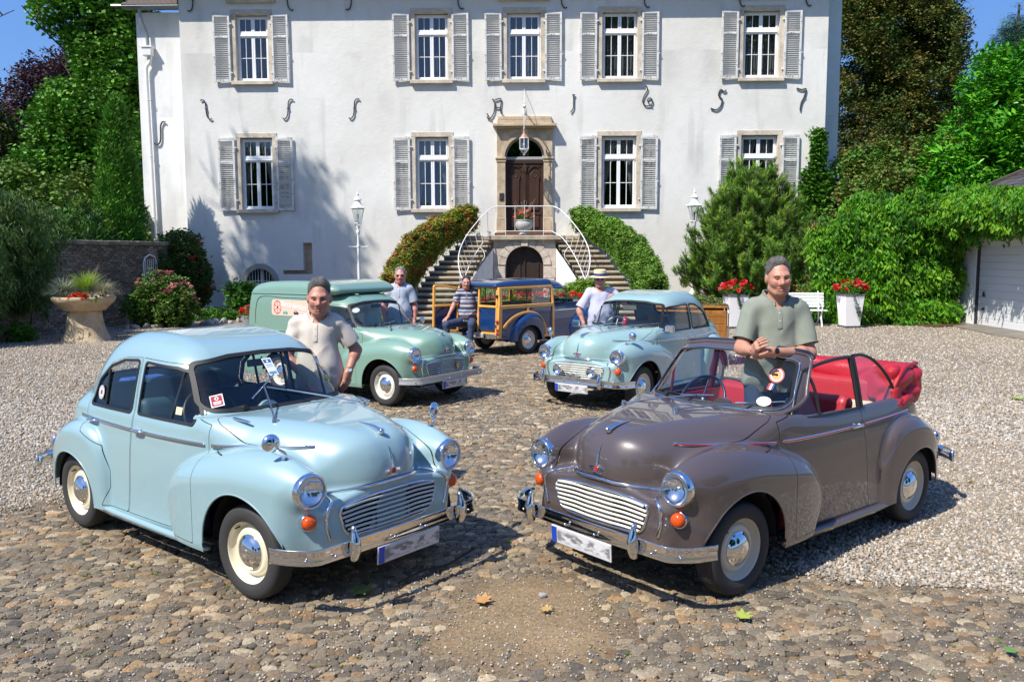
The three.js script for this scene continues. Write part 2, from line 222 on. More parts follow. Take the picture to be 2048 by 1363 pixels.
{
  const holes = [];
  for (const [a, b, y0, y1] of [...UPW, ...LOW]) holes.push([[a - 0.1, y0 - 0.04], [b + 0.1, y0 - 0.04], [b + 0.1, y1 + 0.12], [a - 0.1, y1 + 0.12]]);
  holes.push([[DC - 0.95, 2.6], [DC + 0.95, 2.6], [DC + 0.95, 6.5], [DC - 0.95, 6.5]]);
  holes.push([[-9.55, 0.93], [-8.4, 0.93], ...arcPts(-8.975, 1.06, 0.575, 0, Math.PI, 14)]);
  holes.push([[-8.16, 1.34], [-7.10, 1.34], [-7.10, 2.45], [-7.42, 2.45], [-7.42, 1.48], [-8.16, 1.48]]);
  const f = extr([[-11.52, -0.3], [10.86, -0.3], [10.86, 11.6], [-11.52, 11.6]], 0.45, 0, holes); f.translate(0, 0, -0.45);
  put('facade_wall', f, M.plaster, house);
  put('side_wall', [box(0.45, 11.9, 9.5, -11.29, 5.65, -5.203), box(0.45, 11.9, 9.5, 10.63, 5.65, -5.203), box(22.38, 11.9, 0.4, -0.33, 5.65, -10.16)], M.plaster, house);
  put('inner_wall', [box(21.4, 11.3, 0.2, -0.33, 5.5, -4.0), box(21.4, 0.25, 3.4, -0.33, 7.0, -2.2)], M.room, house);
  put('niche_stone', [box(1.2, 1.3, 0.06, -7.6, 1.9, -0.28)], M.sandstone, house);
  // roof and eaves above the frame
  put('eaves', [cbox(23.6, 0.28, 0.62, -0.33, 11.34, 0.31, 0.02), cbox(0.5, 0.28, 11, -11.79, 11.34, -5, 0.02), cbox(0.5, 0.28, 11, 11.13, 11.34, -5, 0.02)], M.whitePaint, house);
  const rf = extr([[-0.62, 11.5], [11, 11.5], [7.2, 15.5], [4.4, 15.5]], 23.8); put('roof', T(rf, -12.2, 0, 0, 0, Math.PI / 2, 0).translate(0, 0, 0), M.tile, house);
  // sloping plinth
  const pl = extr([[-11.53, -0.3], [10.87, -0.3], [10.87, 0.62], [-11.53, 0.18]], 0.05); put('plinth', pl, M.skirt, house);
  // side wings set back to left and right
  const lw = put('side_wing_wall', [box(2.2, 11.0, 6, -12.45, 5.2, -4.15)], M.plasterWhite, house);
  put('side_wing_wall', [box(1.4, 15, 6, 11.1, 7.2, -4.4)], M.plasterWhite, house);
  const er = part('side_wing_roof', house);
  put('gutter', [T(new THREE.CylinderGeometry(0.09, 0.09, 2.9, 12, 1, false, 0, Math.PI), -12.75, 10.8, -0.72, 0, 0, Math.PI / 2), box(2.6, 0.05, 0.5, -12.6, 10.82, -0.95)], M.zinc, er);
  const sl = []; for (let r = 0; r < 9; r++) for (let i = 0; i < 14; i++) sl.push(T(cbox(0.19, 0.02, 0.3, 0, 0, 0, 0.004), -13.75 + i * 0.2 + (r % 2) * 0.1, 10.92 + r * 0.12, -0.75 - r * 0.2, 0.5 + 0.02 * R0(), 0.02 * (R0() - 0.5), 0));
  tag(put('roof_tile', sl, M.tileRed, er), null, null, null, 'stuff');
  // rain pipe with hopper on the left wing
  const rp = part('rain_pipe', house);
  put('pipe', tube([[-13.28, 10.75, -0.85], [-13.26, 10.4, -0.88], [-13.12, 9.9, -1.0], [-13.1, 9.5, -1.02]], 0.06, 10, 20), M.zinc, rp);
  put('hopper', [cbox(0.34, 0.3, 0.24, -13.1, 9.3, -1.0, 0.02), cbox(0.42, 0.06, 0.3, -13.1, 9.46, -1.0, 0.01)], M.whitePaint, rp);
  put('pipe', tube([[-13.02, 9.18, -1.02], [-13.05, 8.95, -1.02], [-13.18, 8.78, -1.02], [-13.2, 8.5, -1.02], [-13.17, 6, -1.02], [-13.14, 3, -1.02], [-13.12, 0.3, -1.02]], 0.062, 10, 60), M.whitePaint, rp);
  for (const y of [7.6, 5.6, 3.4]) put('pipe_clip', T(new THREE.TorusGeometry(0.066, 0.012, 6, 16), -13.16, y, -1.02, Math.PI / 2), M.whitePaint, rp);
}
// windows ----------------------------------------------------------------------------
const paneMat = M.window;
const r1 = rng(5);
const upCurtain = [mat([0.045, 0.047, 0.05], 0.95), mat([0.10, 0.105, 0.10], 0.95)];
function houseWindow(a, b, y0, y1, low) {
  const w = b - a, cx = (a + b) / 2, top = low ? 0.70 : 0.62, F = 0.07, g = part('window', house);
  const zF = -0.16, fr = [], frame = (x0, x1, ya, yb, t, z, d) => { fr.push(cbox(t, yb - ya, d, x0 + t / 2, (ya + yb) / 2, z), cbox(t, yb - ya, d, x1 - t / 2, (ya + yb) / 2, z), cbox(x1 - x0 - 2 * t, t, d, (x0 + x1) / 2, ya + t / 2, z), cbox(x1 - x0 - 2 * t, t, d, (x0 + x1) / 2, yb - t / 2, z)); };
  const yT = y1 - top;
  frame(a, b, y0, y1, 0.045, zF - 0.03, 0.08);
  fr.push(cbox(w - 0.09, 0.10, 0.10, cx, yT, zF - 0.005), cbox(w - 0.09, 0.03, 0.13, cx, yT - 0.045, zF));
  fr.push(cbox(w + 0.02, 0.03, 0.12, cx, y0 + 0.01, zF + 0.01));
  const panes = [];
  for (const [ya, yb, rows] of [[yT + 0.05, y1 - 0.045, 1], [y0 + 0.045, yT - 0.05, 2]]) for (const s of [0, 1]) {
    const x0 = s ? cx + 0.002 : a + 0.045, x1 = s ? b - 0.045 : cx - 0.002;
    frame(x0, x1, ya, yb, F * 0.85, zF, 0.055);
    const t = F * 0.85, iw = x1 - x0 - 2 * t, ih = yb - ya - 2 * t, mw = 0.022;
    fr.push(cbox(mw, ih, 0.035, (x0 + x1) / 2, (ya + yb) / 2, zF + 0.003));
    if (rows > 1) for (const q of [-1, 1]) fr.push(cbox(iw / 2 - mw / 2, mw, 0.035, (x0 + x1) / 2 + q * (iw / 4 + mw / 4), (ya + yb) / 2, zF + 0.003));
    for (let c = 0; c < 2; c++) for (let r = 0; r < rows; r++) { const pw = (iw - mw) / 2, ph = rows > 1 ? (ih - mw) / 2 : ih; panes.push([x0 + t + pw / 2 + c * (pw + mw), ya + t + ph / 2 + r * (ph + mw), pw + 0.01, ph + 0.01]); }
  }
  put('frame', fr, M.sash, g);
  for (const p of panes) { const q = put('pane', new THREE.PlaneGeometry(p[2], p[3]), paneMat, g); q.position.set(p[0], p[1], zF - 0.004); q.rotation.set((r1() - 0.5) * 0.010, (r1() - 0.5) * 0.010, 0); }
  const st = [];                                        // stone surround
  const sw = 0.165, z = 0.006, d = 0.20;
  st.push(cbox(sw, y1 - y0 + 0.04, d, a - sw / 2, (y0 + y1) / 2 - 0.0, z - d / 2 + 0.016, 0.008), cbox(sw, y1 - y0 + 0.04, d, b + sw / 2, (y0 + y1) / 2, z - d / 2 + 0.016, 0.008), cbox(w + 2 * sw, 0.17, d, cx, y1 + 0.105, z - d / 2 + 0.016, 0.008));
  put('surround', st, M.stone, g);
  put('sill', cbox(w + 0.34, 0.125, 0.32, cx, y0 - 0.085, -0.02, 0.012), M.stone, g);
  // curtain
  if (low) {
    for (const s of [-1, 1]) {
      const n = 26, m = 14, pos = [], idx = [];
      for (let j = 0; j <= m; j++) for (let i = 0; i <= n; i++) { const v = j / m, u = i / n, wd = lerp(0.10, w / 2 - 0.02, Math.pow(v, 1.2) * 0.75 + 0.25 * sstep(0.35, 0.9, v)); pos.push(cx + s * (w / 2 - u * wd), y0 + v * (y1 - y0), -0.36 + 0.03 * Math.sin(u * 40) + 0.01 * Math.sin(u * 97 + v * 5)); }
      for (let j = 0; j < m; j++) for (let i = 0; i < n; i++) { const k = j * (n + 1) + i; idx.push(k, k + 1, k + n + 1, k + 1, k + n + 2, k + n + 1); }
      const c = new THREE.BufferGeometry(); c.setAttribute('position', new THREE.Float32BufferAttribute(pos, 3)); c.setIndex(idx); c.computeVertexNormals(); put('curtain', c, M.curtain, g);
    }
  } else {
    const n = 90, pos = [], idx = []; for (let j = 0; j <= 1; j++) for (let i = 0; i <= n; i++) pos.push(a + (i / n) * w, y0 + j * (y1 - y0), -0.42 + 0.025 * Math.sin(i * 0.9));
    for (let i = 0; i < n; i++) idx.push(i, i + 1, i + n + 1, i + 1, i + n + 2, i + n + 1);
    const c = new THREE.BufferGeometry(); c.setAttribute('position', new THREE.Float32BufferAttribute(pos, 3)); c.setIndex(idx); c.computeVertexNormals(); put('curtain', c, upCurtain[a < -3 ? 0 : 1], g);
  }
  // shutters folded open on either side
  for (const s of [-1, 1]) {
    const W2 = 0.585, x = s < 0 ? a - 0.185 - W2 / 2 : b + 0.115 + W2 / 2 + 0.03, h0 = y0 - 0.06, h1 = y1 + 0.03, sh = part('shutter', house), tilt = (r1() - 0.5) * 0.02;
    sh.position.set(x, (h0 + h1) / 2, 0.075); sh.rotation.set((r1() - 0.5) * 0.004, tilt + s * -0.03, (r1() - 0.5) * 0.008);
    const H = h1 - h0, st2 = 0.07, rails = [-H / 2 + 0.05, H / 2 - 0.05, low ? H / 2 - 0.85 : H / 2 - 0.78];
    const f2 = [cbox(st2, H, 0.05, -W2 / 2 + st2 / 2, 0, 0), cbox(st2, H, 0.05, W2 / 2 - st2 / 2, 0, 0), ...rails.map((y, i) => cbox(W2 - 2 * st2, i == 2 ? 0.06 : 0.09, 0.048, 0, y, 0))];
    put('shutter_frame', f2, M.shutter, sh);
    const hg = [-H * 0.36, H * 0.36].map(y => cbox(0.07, 0.035, 0.07, -s * (W2 / 2 + 0.03), y, -0.01)); for (const q of hg) put('hinge', q, M.whitePaint, sh); put('latch', cbox(0.05, 0.03, 0.05, s * (W2 / 2 + 0.02), -H * 0.12, 0.0), M.whitePaint, sh);
    const ys = []; for (let y = rails[0] + 0.075; y < rails[1] - 0.06; y += 0.0705) if (Math.abs(y - rails[2]) > 0.055) ys.push(y);
    if (low) for (const y of ys) { const q = put('slat', slatGeo[Math.floor(r1() * slatGeo.length)], r1() < 0.3 ? M.shutter : M.louvre, sh); q.position.set(0, y, 0); q.rotation.x = 0.55 + (r1() - 0.5) * 0.12; }
    else tag(put('slats', ys.map(y => T(cbox(0.446, 0.062, 0.010, 0, 0, 0, 0.003), 0, y, 0, 0.55 + (r1() - 0.5) * 0.1)), M.louvre, sh), null, null, null, 'stuff');
  }
}
const slatGeo = [0, 0.3, 0.7].map(o => { const g = cbox(0.446, 0.062, 0.010, 0, 0, 0, 0.003), uv = g.attributes.uv; for (let i = 0; i < uv.count; i++) uv.setXY(i, uv.getX(i) + o * 1.7, uv.getY(i) + o); return g; });
for (const w of UPW) houseWindow(...w, false);
for (const w of LOW) houseWindow(...w, true);
// cellar window
{
  const g = part('cellar_window', house), c = -8.975;
  const outer = [[c - 0.66, 0.86], [c + 0.66, 0.86], [c + 0.66, 1.06], ...arcPts(c, 1.06, 0.66, 0.01, Math.PI - 0.01, 20), [c - 0.66, 1.06]], inner = [[c - 0.5, 0.98], [c + 0.5, 0.98], ...arcPts(c, 1.03, 0.5, 0, Math.PI, 18)];
  put('surround', extr(outer, 0.07, 0.008, [inner]), mat([0.36, 0.345, 0.31], 0.9, { bumpMap: rep(TX.fine, 1), bumpScale: 0.004 }), g);
  const b = []; for (let i = -4; i <= 4; i++) b.push(cyl(0.011, 0.011, 0.5 * Math.sqrt(Math.max(0, 1 - (i * 0.2) ** 2)) + 0.05, c + i * 0.1, 1.0 + 0.25 * Math.sqrt(Math.max(0, 1 - (i * 0.2) ** 2)), -0.06, 6));
  b.push(cyl(0.01, 0.01, 0.95, 0, 0, 0, 6).rotateZ(Math.PI / 2).translate(c, 1.1, -0.06)); put('bars', b, M.whitePaint, g);
  put('frame', [cbox(0.07, 0.55, 0.04, c, 1.25, -0.2), cbox(1.05, 0.05, 0.04, c, 0.99, -0.2)], M.sash, g);
  put('pane', box(1.0, 0.6, 0.006, c, 1.27, -0.22), M.window, g);
}
// iron wall anchors: curls and the date
{
  const anchor = (u, v, pts, r = 0.021, w = 0.04) => { const gs = pts.map(pl => { const g = tube(pl.map(p => [u + p[0], v + p[1], w]), r, 6, 26); return g; }); gs.push(T(new THREE.SphereGeometry(0.034, 8, 6), u + pts[0][Math.floor(pts[0].length / 2)][0], v + pts[0][Math.floor(pts[0].length / 2)][1], 0.05)); put('wall_anchor', gs, M.iron, house); };
  const S = m => [[[m * 0.19, 0.31], [m * 0.10, 0.33], [m * 0.02, 0.24], [0, 0.02], [-m * 0.03, -0.22], [-m * 0.12, -0.34], [-m * 0.2, -0.31]]];
  const J = m => [[[0.05, 0.30], [0, 0.29], [-0.05, 0.30]], [[0, 0.3], [0, 0.0], [-0.01, -0.15], [-m * 0.1, -0.3]]];
  anchor(-10.69, 7.09, S(-1)); anchor(-7.8, 7.09, S(1)); anchor(-5.48, 7.09, S(1));
  anchor(-0.58, 7.07, [[[-0.27, -0.18], [-0.22, -0.26], [-0.27, -0.32], [-0.16, -0.35], [-0.02, -0.12], [0.0, 0.2], [-0.08, 0.32]], [[0.0, 0.28], [0.22, 0.31], [0.2, 0.0], [0.22, -0.16], [0.29, -0.18]], [[0, 0.02], [0.2, 0.02]]]);
  anchor(2.16, 7.21, J(1));
  anchor(4.73, 7.39, [[[-0.08, 0.42], [-0.02, 0.28], [-0.14, 0.05], [-0.18, -0.14], [-0.08, -0.27], [0.1, -0.25], [0.16, -0.1], [0.06, 0.0], [-0.03, -0.08], [0.03, -0.15]]]);
  anchor(7.18, 7.3, [[[0.24, 0.34], [0.15, 0.28], [0.05, 0.36], [-0.02, 0.16], [0.1, 0.02], [0.06, -0.2], [-0.1, -0.33], [-0.28, -0.28]]], 0.025);
  anchor(10.01, 7.32, [[[-0.18, 0.36], [0.0, 0.31], [0.14, 0.34], [0.1, 0.1], [0.0, -0.12], [-0.04, -0.38]]], 0.025);
  for (const [u, m] of [[-11.0, 1], [-7.72, -1], [-5.5, 1], [-1.83, -1], [1.72, -1], [4.55, -1], [7.8, -1], [10.05, -1]]) anchor(u, 10.75, S(m).map(p => p));
  const wl = tube([[-12.62, 6.83, -1.1], [-12.72, 6.85, -1.1], [-12.8, 6.7, -1.1], [-12.81, 6.43, -1.1], [-12.84, 6.15, -1.1], [-12.95, 6.03, -1.1], [-13.05, 6.08, -1.1]], 0.028, 6, 30); put('wall_anchor', wl, M.iron, house);
  put('wall_anchor', tube([[11.2, 7.8, -1.36], [11.05, 7.75, -1.36], [11.0, 7.4, -1.36], [10.95, 6.95, -1.36]], 0.028, 6, 30), M.iron, house);
  for (const [u, w] of [[-9, 1.7], [0.44, 1.8], [8.6, 1.8]]) put('lintel', cbox(w, 0.22, 0.16, u, 10.78, 0.05, 0.02), M.stone, house);
}
// front door --------------------------------------------------------------------------
{
  const g = part('door_surround', house);
  put('jamb', [cbox(0.30, 2.42, 0.36, DC - DW - 0.13, 3.99, -0.08, 0.01), cbox(0.30, 2.42, 0.36, DC + DW + 0.13, 3.99, -0.08, 0.01), cbox(0.34, 0.55, 0.40, DC - DW - 0.13, 3.03, -0.08, 0.012), cbox(0.34, 0.55, 0.40, DC + DW + 0.13, 3.03, -0.08, 0.012)], M.sandstone, g);
  put('impost', [cbox(0.38, 0.07, 0.44, DC - DW - 0.14, 5.36, -0.07, 0.01), cbox(0.38, 0.07, 0.44, DC + DW + 0.14, 5.36, -0.07, 0.01), cbox(0.34, 0.09, 0.40, DC - DW - 0.13, 5.27, -0.08, 0.01), cbox(0.34, 0.09, 0.40, DC + DW + 0.13, 5.27, -0.08, 0.01)], M.sandstone, g);
  const sp = extr([[DC - 0.965, 5.40], [DC - DW, 5.40], ...arcPts(DC, 5.40, DW, Math.PI, 0, 24), [DC + 0.965, 5.40], [DC + 0.965, 6.36], [DC - 0.965, 6.36]], 0.33); put('arch_stone', sp.translate(0, 0, -0.24), M.sandstone, g);
  put('archivolt', extr([...arcPts(DC, 5.40, DW + 0.1, 0, Math.PI, 24), ...arcPts(DC, 5.40, DW + 0.002, Math.PI, 0, 24)], 0.05).translate(0, 0, 0.092), M.sandstone, g);
  put('keystone', extr([[DC - 0.09, 6.06], [DC + 0.09, 6.06], [DC + 0.13, 6.35], [DC - 0.13, 6.35]], 0.1, 0.01).translate(0, 0, 0.09), M.sandstone, g);
  put('cornice', [cbox(2.06, 0.05, 0.30, DC, 6.39, 0.10, 0.01), cbox(2.2, 0.10, 0.42, DC, 6.465, 0.14, 0.015)], M.sandstone, g);
  put('top_block', [cbox(1.9, 0.14, 0.2, DC, 6.585, 0.06, 0.01), cbox(1.86, 0.12, 0.18, DC, 6.72, 0.06, 0.012)], M.sandstone, g);
  put('bell_panel', [cbox(0.16, 0.26, 0.05, DC - DW - 0.12, 4.03, 0.11, 0.01), T(new THREE.TorusGeometry(0.045, 0.012, 6, 16), DC - DW - 0.12, 4.08, 0.14), T(new THREE.SphereGeometry(0.03, 10, 8), DC - DW - 0.12, 3.97, 0.14)], M.iron, g);
  const d = part('front_door', house);
  put('fanlight', [new THREE.CircleGeometry(DW - 0.04, 28, 0, Math.PI).translate(DC, 5.42, -0.17)], M.window, d);
  put('fanlight_frame', [extr([...arcPts(DC, 5.40, DW, 0, Math.PI, 28), ...arcPts(DC, 5.42, DW - 0.07, Math.PI, 0, 28)], 0.06).translate(0, 0, -0.2), cbox(2 * DW, 0.10, 0.14, DC, 5.37, -0.17, 0.01)], mat([0.35, 0.35, 0.34], 0.5), d);
  put('transom', cbox(2 * DW, 0.13, 0.12, DC, 5.25, -0.16, 0.015), M.oakDark, d);
  for (const s of [-1, 1]) {
    const lf = part('door_leaf', d), x = DC + s * DW / 2, q = [cbox(DW - 0.01, 2.42, 0.05, x, 3.98, -0.2, 0.004)];
    q.push(cbox(0.10, 2.42, 0.035, x - 0.29, 3.98, -0.16), cbox(0.10, 2.42, 0.035, x + 0.29, 3.98, -0.16), cbox(0.48, 0.10, 0.035, x, 5.13, -0.16), cbox(0.48, 0.09, 0.035, x, 3.45, -0.16), cbox(0.48, 0.12, 0.035, x, 2.84, -0.16));
    q.push(extr([[x - 0.16, 3.56], [x + 0.16, 3.56], [x + 0.16, 4.65], ...arcPts(x, 4.72, 0.2, -0.5, Math.PI + 0.5, 18), [x - 0.16, 4.65]], 0.045, 0.018).translate(0, 0, -0.176), extr([[x - 0.17, 2.96], [x + 0.17, 2.96], [x + 0.17, 3.36], [x - 0.17, 3.36]], 0.045, 0.018).translate(0, 0, -0.176));
    q.push(T(new THREE.TorusGeometry(0.1, 0.018, 6, 24), x, 4.82, -0.135), T(new THREE.TorusGeometry(0.2, 0.016, 6, 20, Math.PI), x, 4.9, -0.14));
    put('panelling', q, M.oak, lf);
  }
  put('mullion', [cbox(0.09, 2.42, 0.05, DC, 3.98, -0.13, 0.012), cbox(0.15, 0.22, 0.06, DC, 5.0, -0.12, 0.015), T(new THREE.SphereGeometry(0.06, 10, 8), DC, 3.62, -0.08)], M.oak, d);
  put('door_knocker', [T(new THREE.TorusGeometry(0.075, 0.016, 8, 20), DC, 3.78, -0.09), T(new THREE.SphereGeometry(0.045, 10, 8), DC, 3.86, -0.09)], M.iron, d);
  put('threshold', [cbox(2.1, 0.10, 0.5, DC, 2.725, 0.06, 0.015)], mat([0.23, 0.11, 0.075], 0.85, { map: rep(TX.stone, 1) }), house);
}
const tinted = (g, k) => { g.setAttribute('color', new THREE.BufferAttribute(new Float32Array(g.attributes.position.count * 3).fill(k), 3)); return g; };
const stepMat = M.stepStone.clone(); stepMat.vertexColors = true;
// ------------------------------------------------------------------ double staircase in front of the door
const stair = thing('double_staircase', 'curved double stone staircase rising to the front door with white iron railings', 'staircase', [HC.x, 0, HC.z], HA);
const NS = 16, LY = 2.66, RISE = LY / NS;
const curveAt = (arr, t) => { const n = arr.length - 1, k = clamp(t) * n, i = Math.min(Math.floor(k), n - 1); const f = k - i, p0 = arr[Math.max(i - 1, 0)], p1 = arr[i], p2 = arr[i + 1], p3 = arr[Math.min(i + 2, n)]; return 0.5 * (2 * p1 + (p2 - p0) * f + (2 * p0 - 5 * p1 + 4 * p2 - p3) * f * f + (3 * p1 - p0 - 3 * p2 + p3) * f * f * f); };
const XIN = [0.98, 1.36, 1.72, 1.86, 1.84], XOUT = [2.08, 2.68, 3.18, 3.48, 3.62];
const xin = t => curveAt(XIN, t), xout = t => curveAt(XOUT, t), stepZ = t => 0.95 + 4.45 * t;
{
  put('landing_slab', [cbox(2.5, 0.16, 1.45, DC, LY - 0.08, 0.73, 0.02), cbox(4.7, 0.14, 0.95, DC, LY - 0.07, 0.47, 0.02)], M.stepStone, stair);
  put('landing_mat', cbox(1.9, 0.03, 0.5, DC, LY + 0.015, 0.62), M.terracotta, stair);
  // portal of the cellar door under the landing
  const pw = 1.05, zP = 1.30, aw = 0.64, ay = 1.66;
  put('portal_wall', extr([[DC - pw, -0.1], [DC - aw, -0.1], [DC - aw, ay], ...arcPts(DC, ay, aw, Math.PI, 0, 24), [DC + aw, ay], [DC + aw, -0.1], [DC + pw, -0.1], [DC + pw, LY - 0.16], [DC - pw, LY - 0.16]], 0.35).translate(0, 0, zP - 0.36), M.portal, stair);
  const n = 9; for (let i = 0; i < n; i++) { const a0 = Math.PI * (i + 0.03) / n, a1 = Math.PI * (i + 0.97) / n, key = i == 4; const q = extr([...arcPts(DC, ay, aw - 0.005, a0, a1, 5), ...arcPts(DC, ay, aw + (key ? 0.36 : 0.25), a1, a0, 5)], key ? 0.1 : 0.05, 0.008); put(key ? 'keystone' : 'voussoir', q.translate(0, 0, zP - 0.015 + (key ? 0 : 0.004 * (i % 2))), M.portal, stair); }
  for (const s of [-1, 1]) for (let k = 0; k < 4; k++) { const wd = k % 2 ? 0.4 : 0.36; put('quoin_block', cbox(wd, 0.395, 0.06, DC + s * (aw + 0.015 + wd / 2), 0.2 + k * 0.405, zP + 0.002, 0.012), M.portal, stair); }
  put('cellar_door', [extr([[DC - aw, 0], [DC + aw, 0], [DC + aw, ay], ...arcPts(DC, ay, aw, 0, Math.PI, 24)], 0.06).translate(0, 0, zP - 0.3), cbox(0.05, 2.2, 0.05, DC, 1.15, zP - 0.22), ...[-1, 1].flatMap(s => [cbox(0.36, 0.55, 0.03, DC + s * 0.31, 1.45, zP - 0.22, 0.01), cbox(0.36, 0.8, 0.03, DC + s * 0.31, 0.5, zP - 0.22, 0.01)])], M.oakDark, stair);
  for (const s of [-1, 1]) {
    const fl = part('stair_flight', stair);
    for (let i = 0; i < NS; i++) {                      // i = 0 is the step under the landing
      const t0 = i / NS, t1 = (i + 1) / NS, top = LY - RISE * (i + 1), z1 = stepZ(t1) + 0.03, z0 = stepZ(t0) - 0.1, a = DC + s * xin(t1), b = DC + s * xout(t1), w = Math.abs(b - a) ;
      if (top < 0.02) continue;
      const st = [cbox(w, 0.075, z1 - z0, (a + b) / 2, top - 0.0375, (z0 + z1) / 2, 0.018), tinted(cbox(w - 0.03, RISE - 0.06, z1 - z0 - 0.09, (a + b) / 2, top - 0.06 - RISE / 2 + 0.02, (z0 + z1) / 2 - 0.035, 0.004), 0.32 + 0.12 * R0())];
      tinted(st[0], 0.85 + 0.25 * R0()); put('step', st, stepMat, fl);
    }
    // curved white wall on the court side, following the steps
    const pos = [], idx = [], m = 24; for (let i = 0; i <= m; i++) { const t = i / m, x = DC + s * (xin(t) + 0.04 - 0.05 * (1 - t)), top = Math.max(0, LY - RISE * (t * NS + 1) - 0.06), z = stepZ(t); pos.push(x, -0.1, z, x, top, z); }
    for (let i = 0; i < m; i++) { const k = i * 2; idx.push(k, k + 1, k + 2, k + 1, k + 3, k + 2); }
    const g = new THREE.BufferGeometry(); g.setAttribute('position', new THREE.Float32BufferAttribute(pos, 3)); g.setIndex(idx); g.computeVertexNormals(); put('string_wall', metreUV(flat(g)), M.plasterWhite, stair);
    // rails: the sweeping hand rail of the court side, with balusters, bottom rail and scrolls
    const H = [[0.95, 3.63, 1.32], [1.2, 3.50, 1.5], [1.68, 2.95, 2.0], [1.97, 2.42, 2.8], [2.04, 1.90, 3.8], [1.87, 1.37, 4.8], [1.66, 1.17, 5.3], [1.47, 1.07, 5.5]].map(p => V3(DC + s * p[0], p[1], p[2]));
    const hc = new THREE.CatmullRomCurve3(H), rail = [new THREE.TubeGeometry(hc, 60, 0.0155, 8)];
    const L = [[0.95, 2.78, 1.32], [1.25, 2.58, 1.55], [1.62, 2.0, 2.35], [1.86, 1.35, 3.5], [1.95, 0.95, 4.3], [1.9, 0.55, 5.0]].map(p => V3(DC + s * p[0], p[1], p[2])), lc = new THREE.CatmullRomCurve3(L);
    rail.push(new THREE.TubeGeometry(lc, 40, 0.014, 6));
    put('hand_rail', rail, M.whitePaint, stair);
    for (let i = 1; i <= 11; i++) { const t = i / 12.2, a = hc.getPointAt(t * 0.92), b = lc.getPointAt(Math.min(1, t * 1.0)); put('baluster', rod(a.toArray(), [b.x, b.y, b.z], 0.0075, 6), M.whitePaint, stair); }
    for (const [t, q] of [[0.22, 1], [0.62, 1]]) { const p = lc.getPointAt(t); put('scroll', tube([[p.x, p.y, p.z], [p.x - s * 0.12, p.y - 0.12, p.z + 0.05], [p.x - s * 0.16, p.y - 0.32, p.z + 0.1], [p.x - s * 0.04, p.y - 0.5, p.z + 0.1], [p.x + s * 0.02, p.y - 0.62, p.z + 0.1]], 0.012, 6, 24), M.whitePaint, stair); }
    // outer rail on which the hedge grows
    const O = []; for (let i = 0; i <= 8; i++) { const t = i / 8; O.push(V3(DC + s * (xout(t) + 0.02), LY - RISE * t * NS + 0.25, stepZ(t))); }
    put('outer_rail', [new THREE.TubeGeometry(new THREE.CatmullRomCurve3(O), 40, 0.016, 6), ...O.map(p => rod([p.x, p.y - 0.3, p.z], [p.x, p.y + 0.6, p.z], 0.012, 6))], M.whitePaint, stair);
  }
  const lr = [rod([DC - 0.96, 3.63, 1.32], [DC + 0.96, 3.63, 1.32], 0.0155), rod([DC - 0.96, 2.80, 1.32], [DC + 0.96, 2.80, 1.32], 0.013, 6)];
  put('landing_rail', lr, M.whitePaint, stair);
  for (let i = 0; i < 7; i++) put('baluster', rod([DC - 0.96 + i * 0.32, 3.63, 1.32], [DC - 0.96 + i * 0.32, i == 1 || i == 5 ? 2.4 : 2.80, 1.32], 0.009, 6), M.whitePaint, stair);
}
// hanging lantern over the door ------------------------------------------------------------
{
  const L = thing('hanging_lantern', 'white hexagonal lantern with copper roof hanging from a bracket above the front door', 'lantern', hw(DC - 0.01, 0, 0.95).toArray(), HA);
  const hexPrism = (r1, r2, h, y) => T(new THREE.CylinderGeometry(r2, r1, h, 6, 1, true), 0, y, 0);
  put('bracket', [rod([0, 7.0, -0.95], [0, 7.1, 0], 0.02, 8), rod([0, 7.72, -0.93], [0, 7.1, -0.04], 0.008, 6), rod([0.0, 7.1, 0], [0, 6.25, 0], 0.014, 8), T(new THREE.SphereGeometry(0.07, 10, 8), 0, 6.98, -0.02), cbox(0.09, 0.22, 0.05, 0, 7.0, -0.93), tube([[0, 6.98, 0], [0.07, 6.85, 0], [-0.05, 6.7, 0], [0.06, 6.6, 0], [0, 6.5, 0]], 0.01, 6, 24)], M.whitePaint, L);
  put('roof', [hexPrism(0.17, 0.05, 0.16, 6.0), hexPrism(0.05, 0.035, 0.12, 6.14), T(new THREE.SphereGeometry(0.045, 10, 8), 0, 6.23, 0)], mat([0.45, 0.27, 0.18], 0.5, { metalness: 0.3 }), L);
  const f = []; for (let i = 0; i < 6; i++) { const a = i * Math.PI / 3, b = a + Math.PI / 3, r = 0.165, c = Math.sin(a) * r, d = Math.cos(a) * r, e = Math.sin(b) * r, h2 = Math.cos(b) * r; f.push(rod([c, 5.92, d], [c, 5.56, d], 0.013, 6), rod([c, 5.56, d], [0, 5.38, 0], 0.012, 6), rod([c, 5.92, d], [e, 5.92, h2], 0.014, 6), rod([c, 5.56, d], [e, 5.56, h2], 0.014, 6)); }
  f.push(T(new THREE.SphereGeometry(0.035, 8, 6), 0, 5.38, 0)); put('frame', f, M.whitePaint, L);
  put('glass', [hexPrism(0.155, 0.155, 0.36, 5.74), hexPrism(0.005, 0.155, 0.17, 5.475)], M.window, L);
  put('bulb', [T(new THREE.SphereGeometry(0.04, 12, 10), 0, 5.72, 0), cyl(0.02, 0.02, 0.12, 0, 5.82, 0, 10)], mat([0.8, 0.78, 0.7], 0.3), L);
}
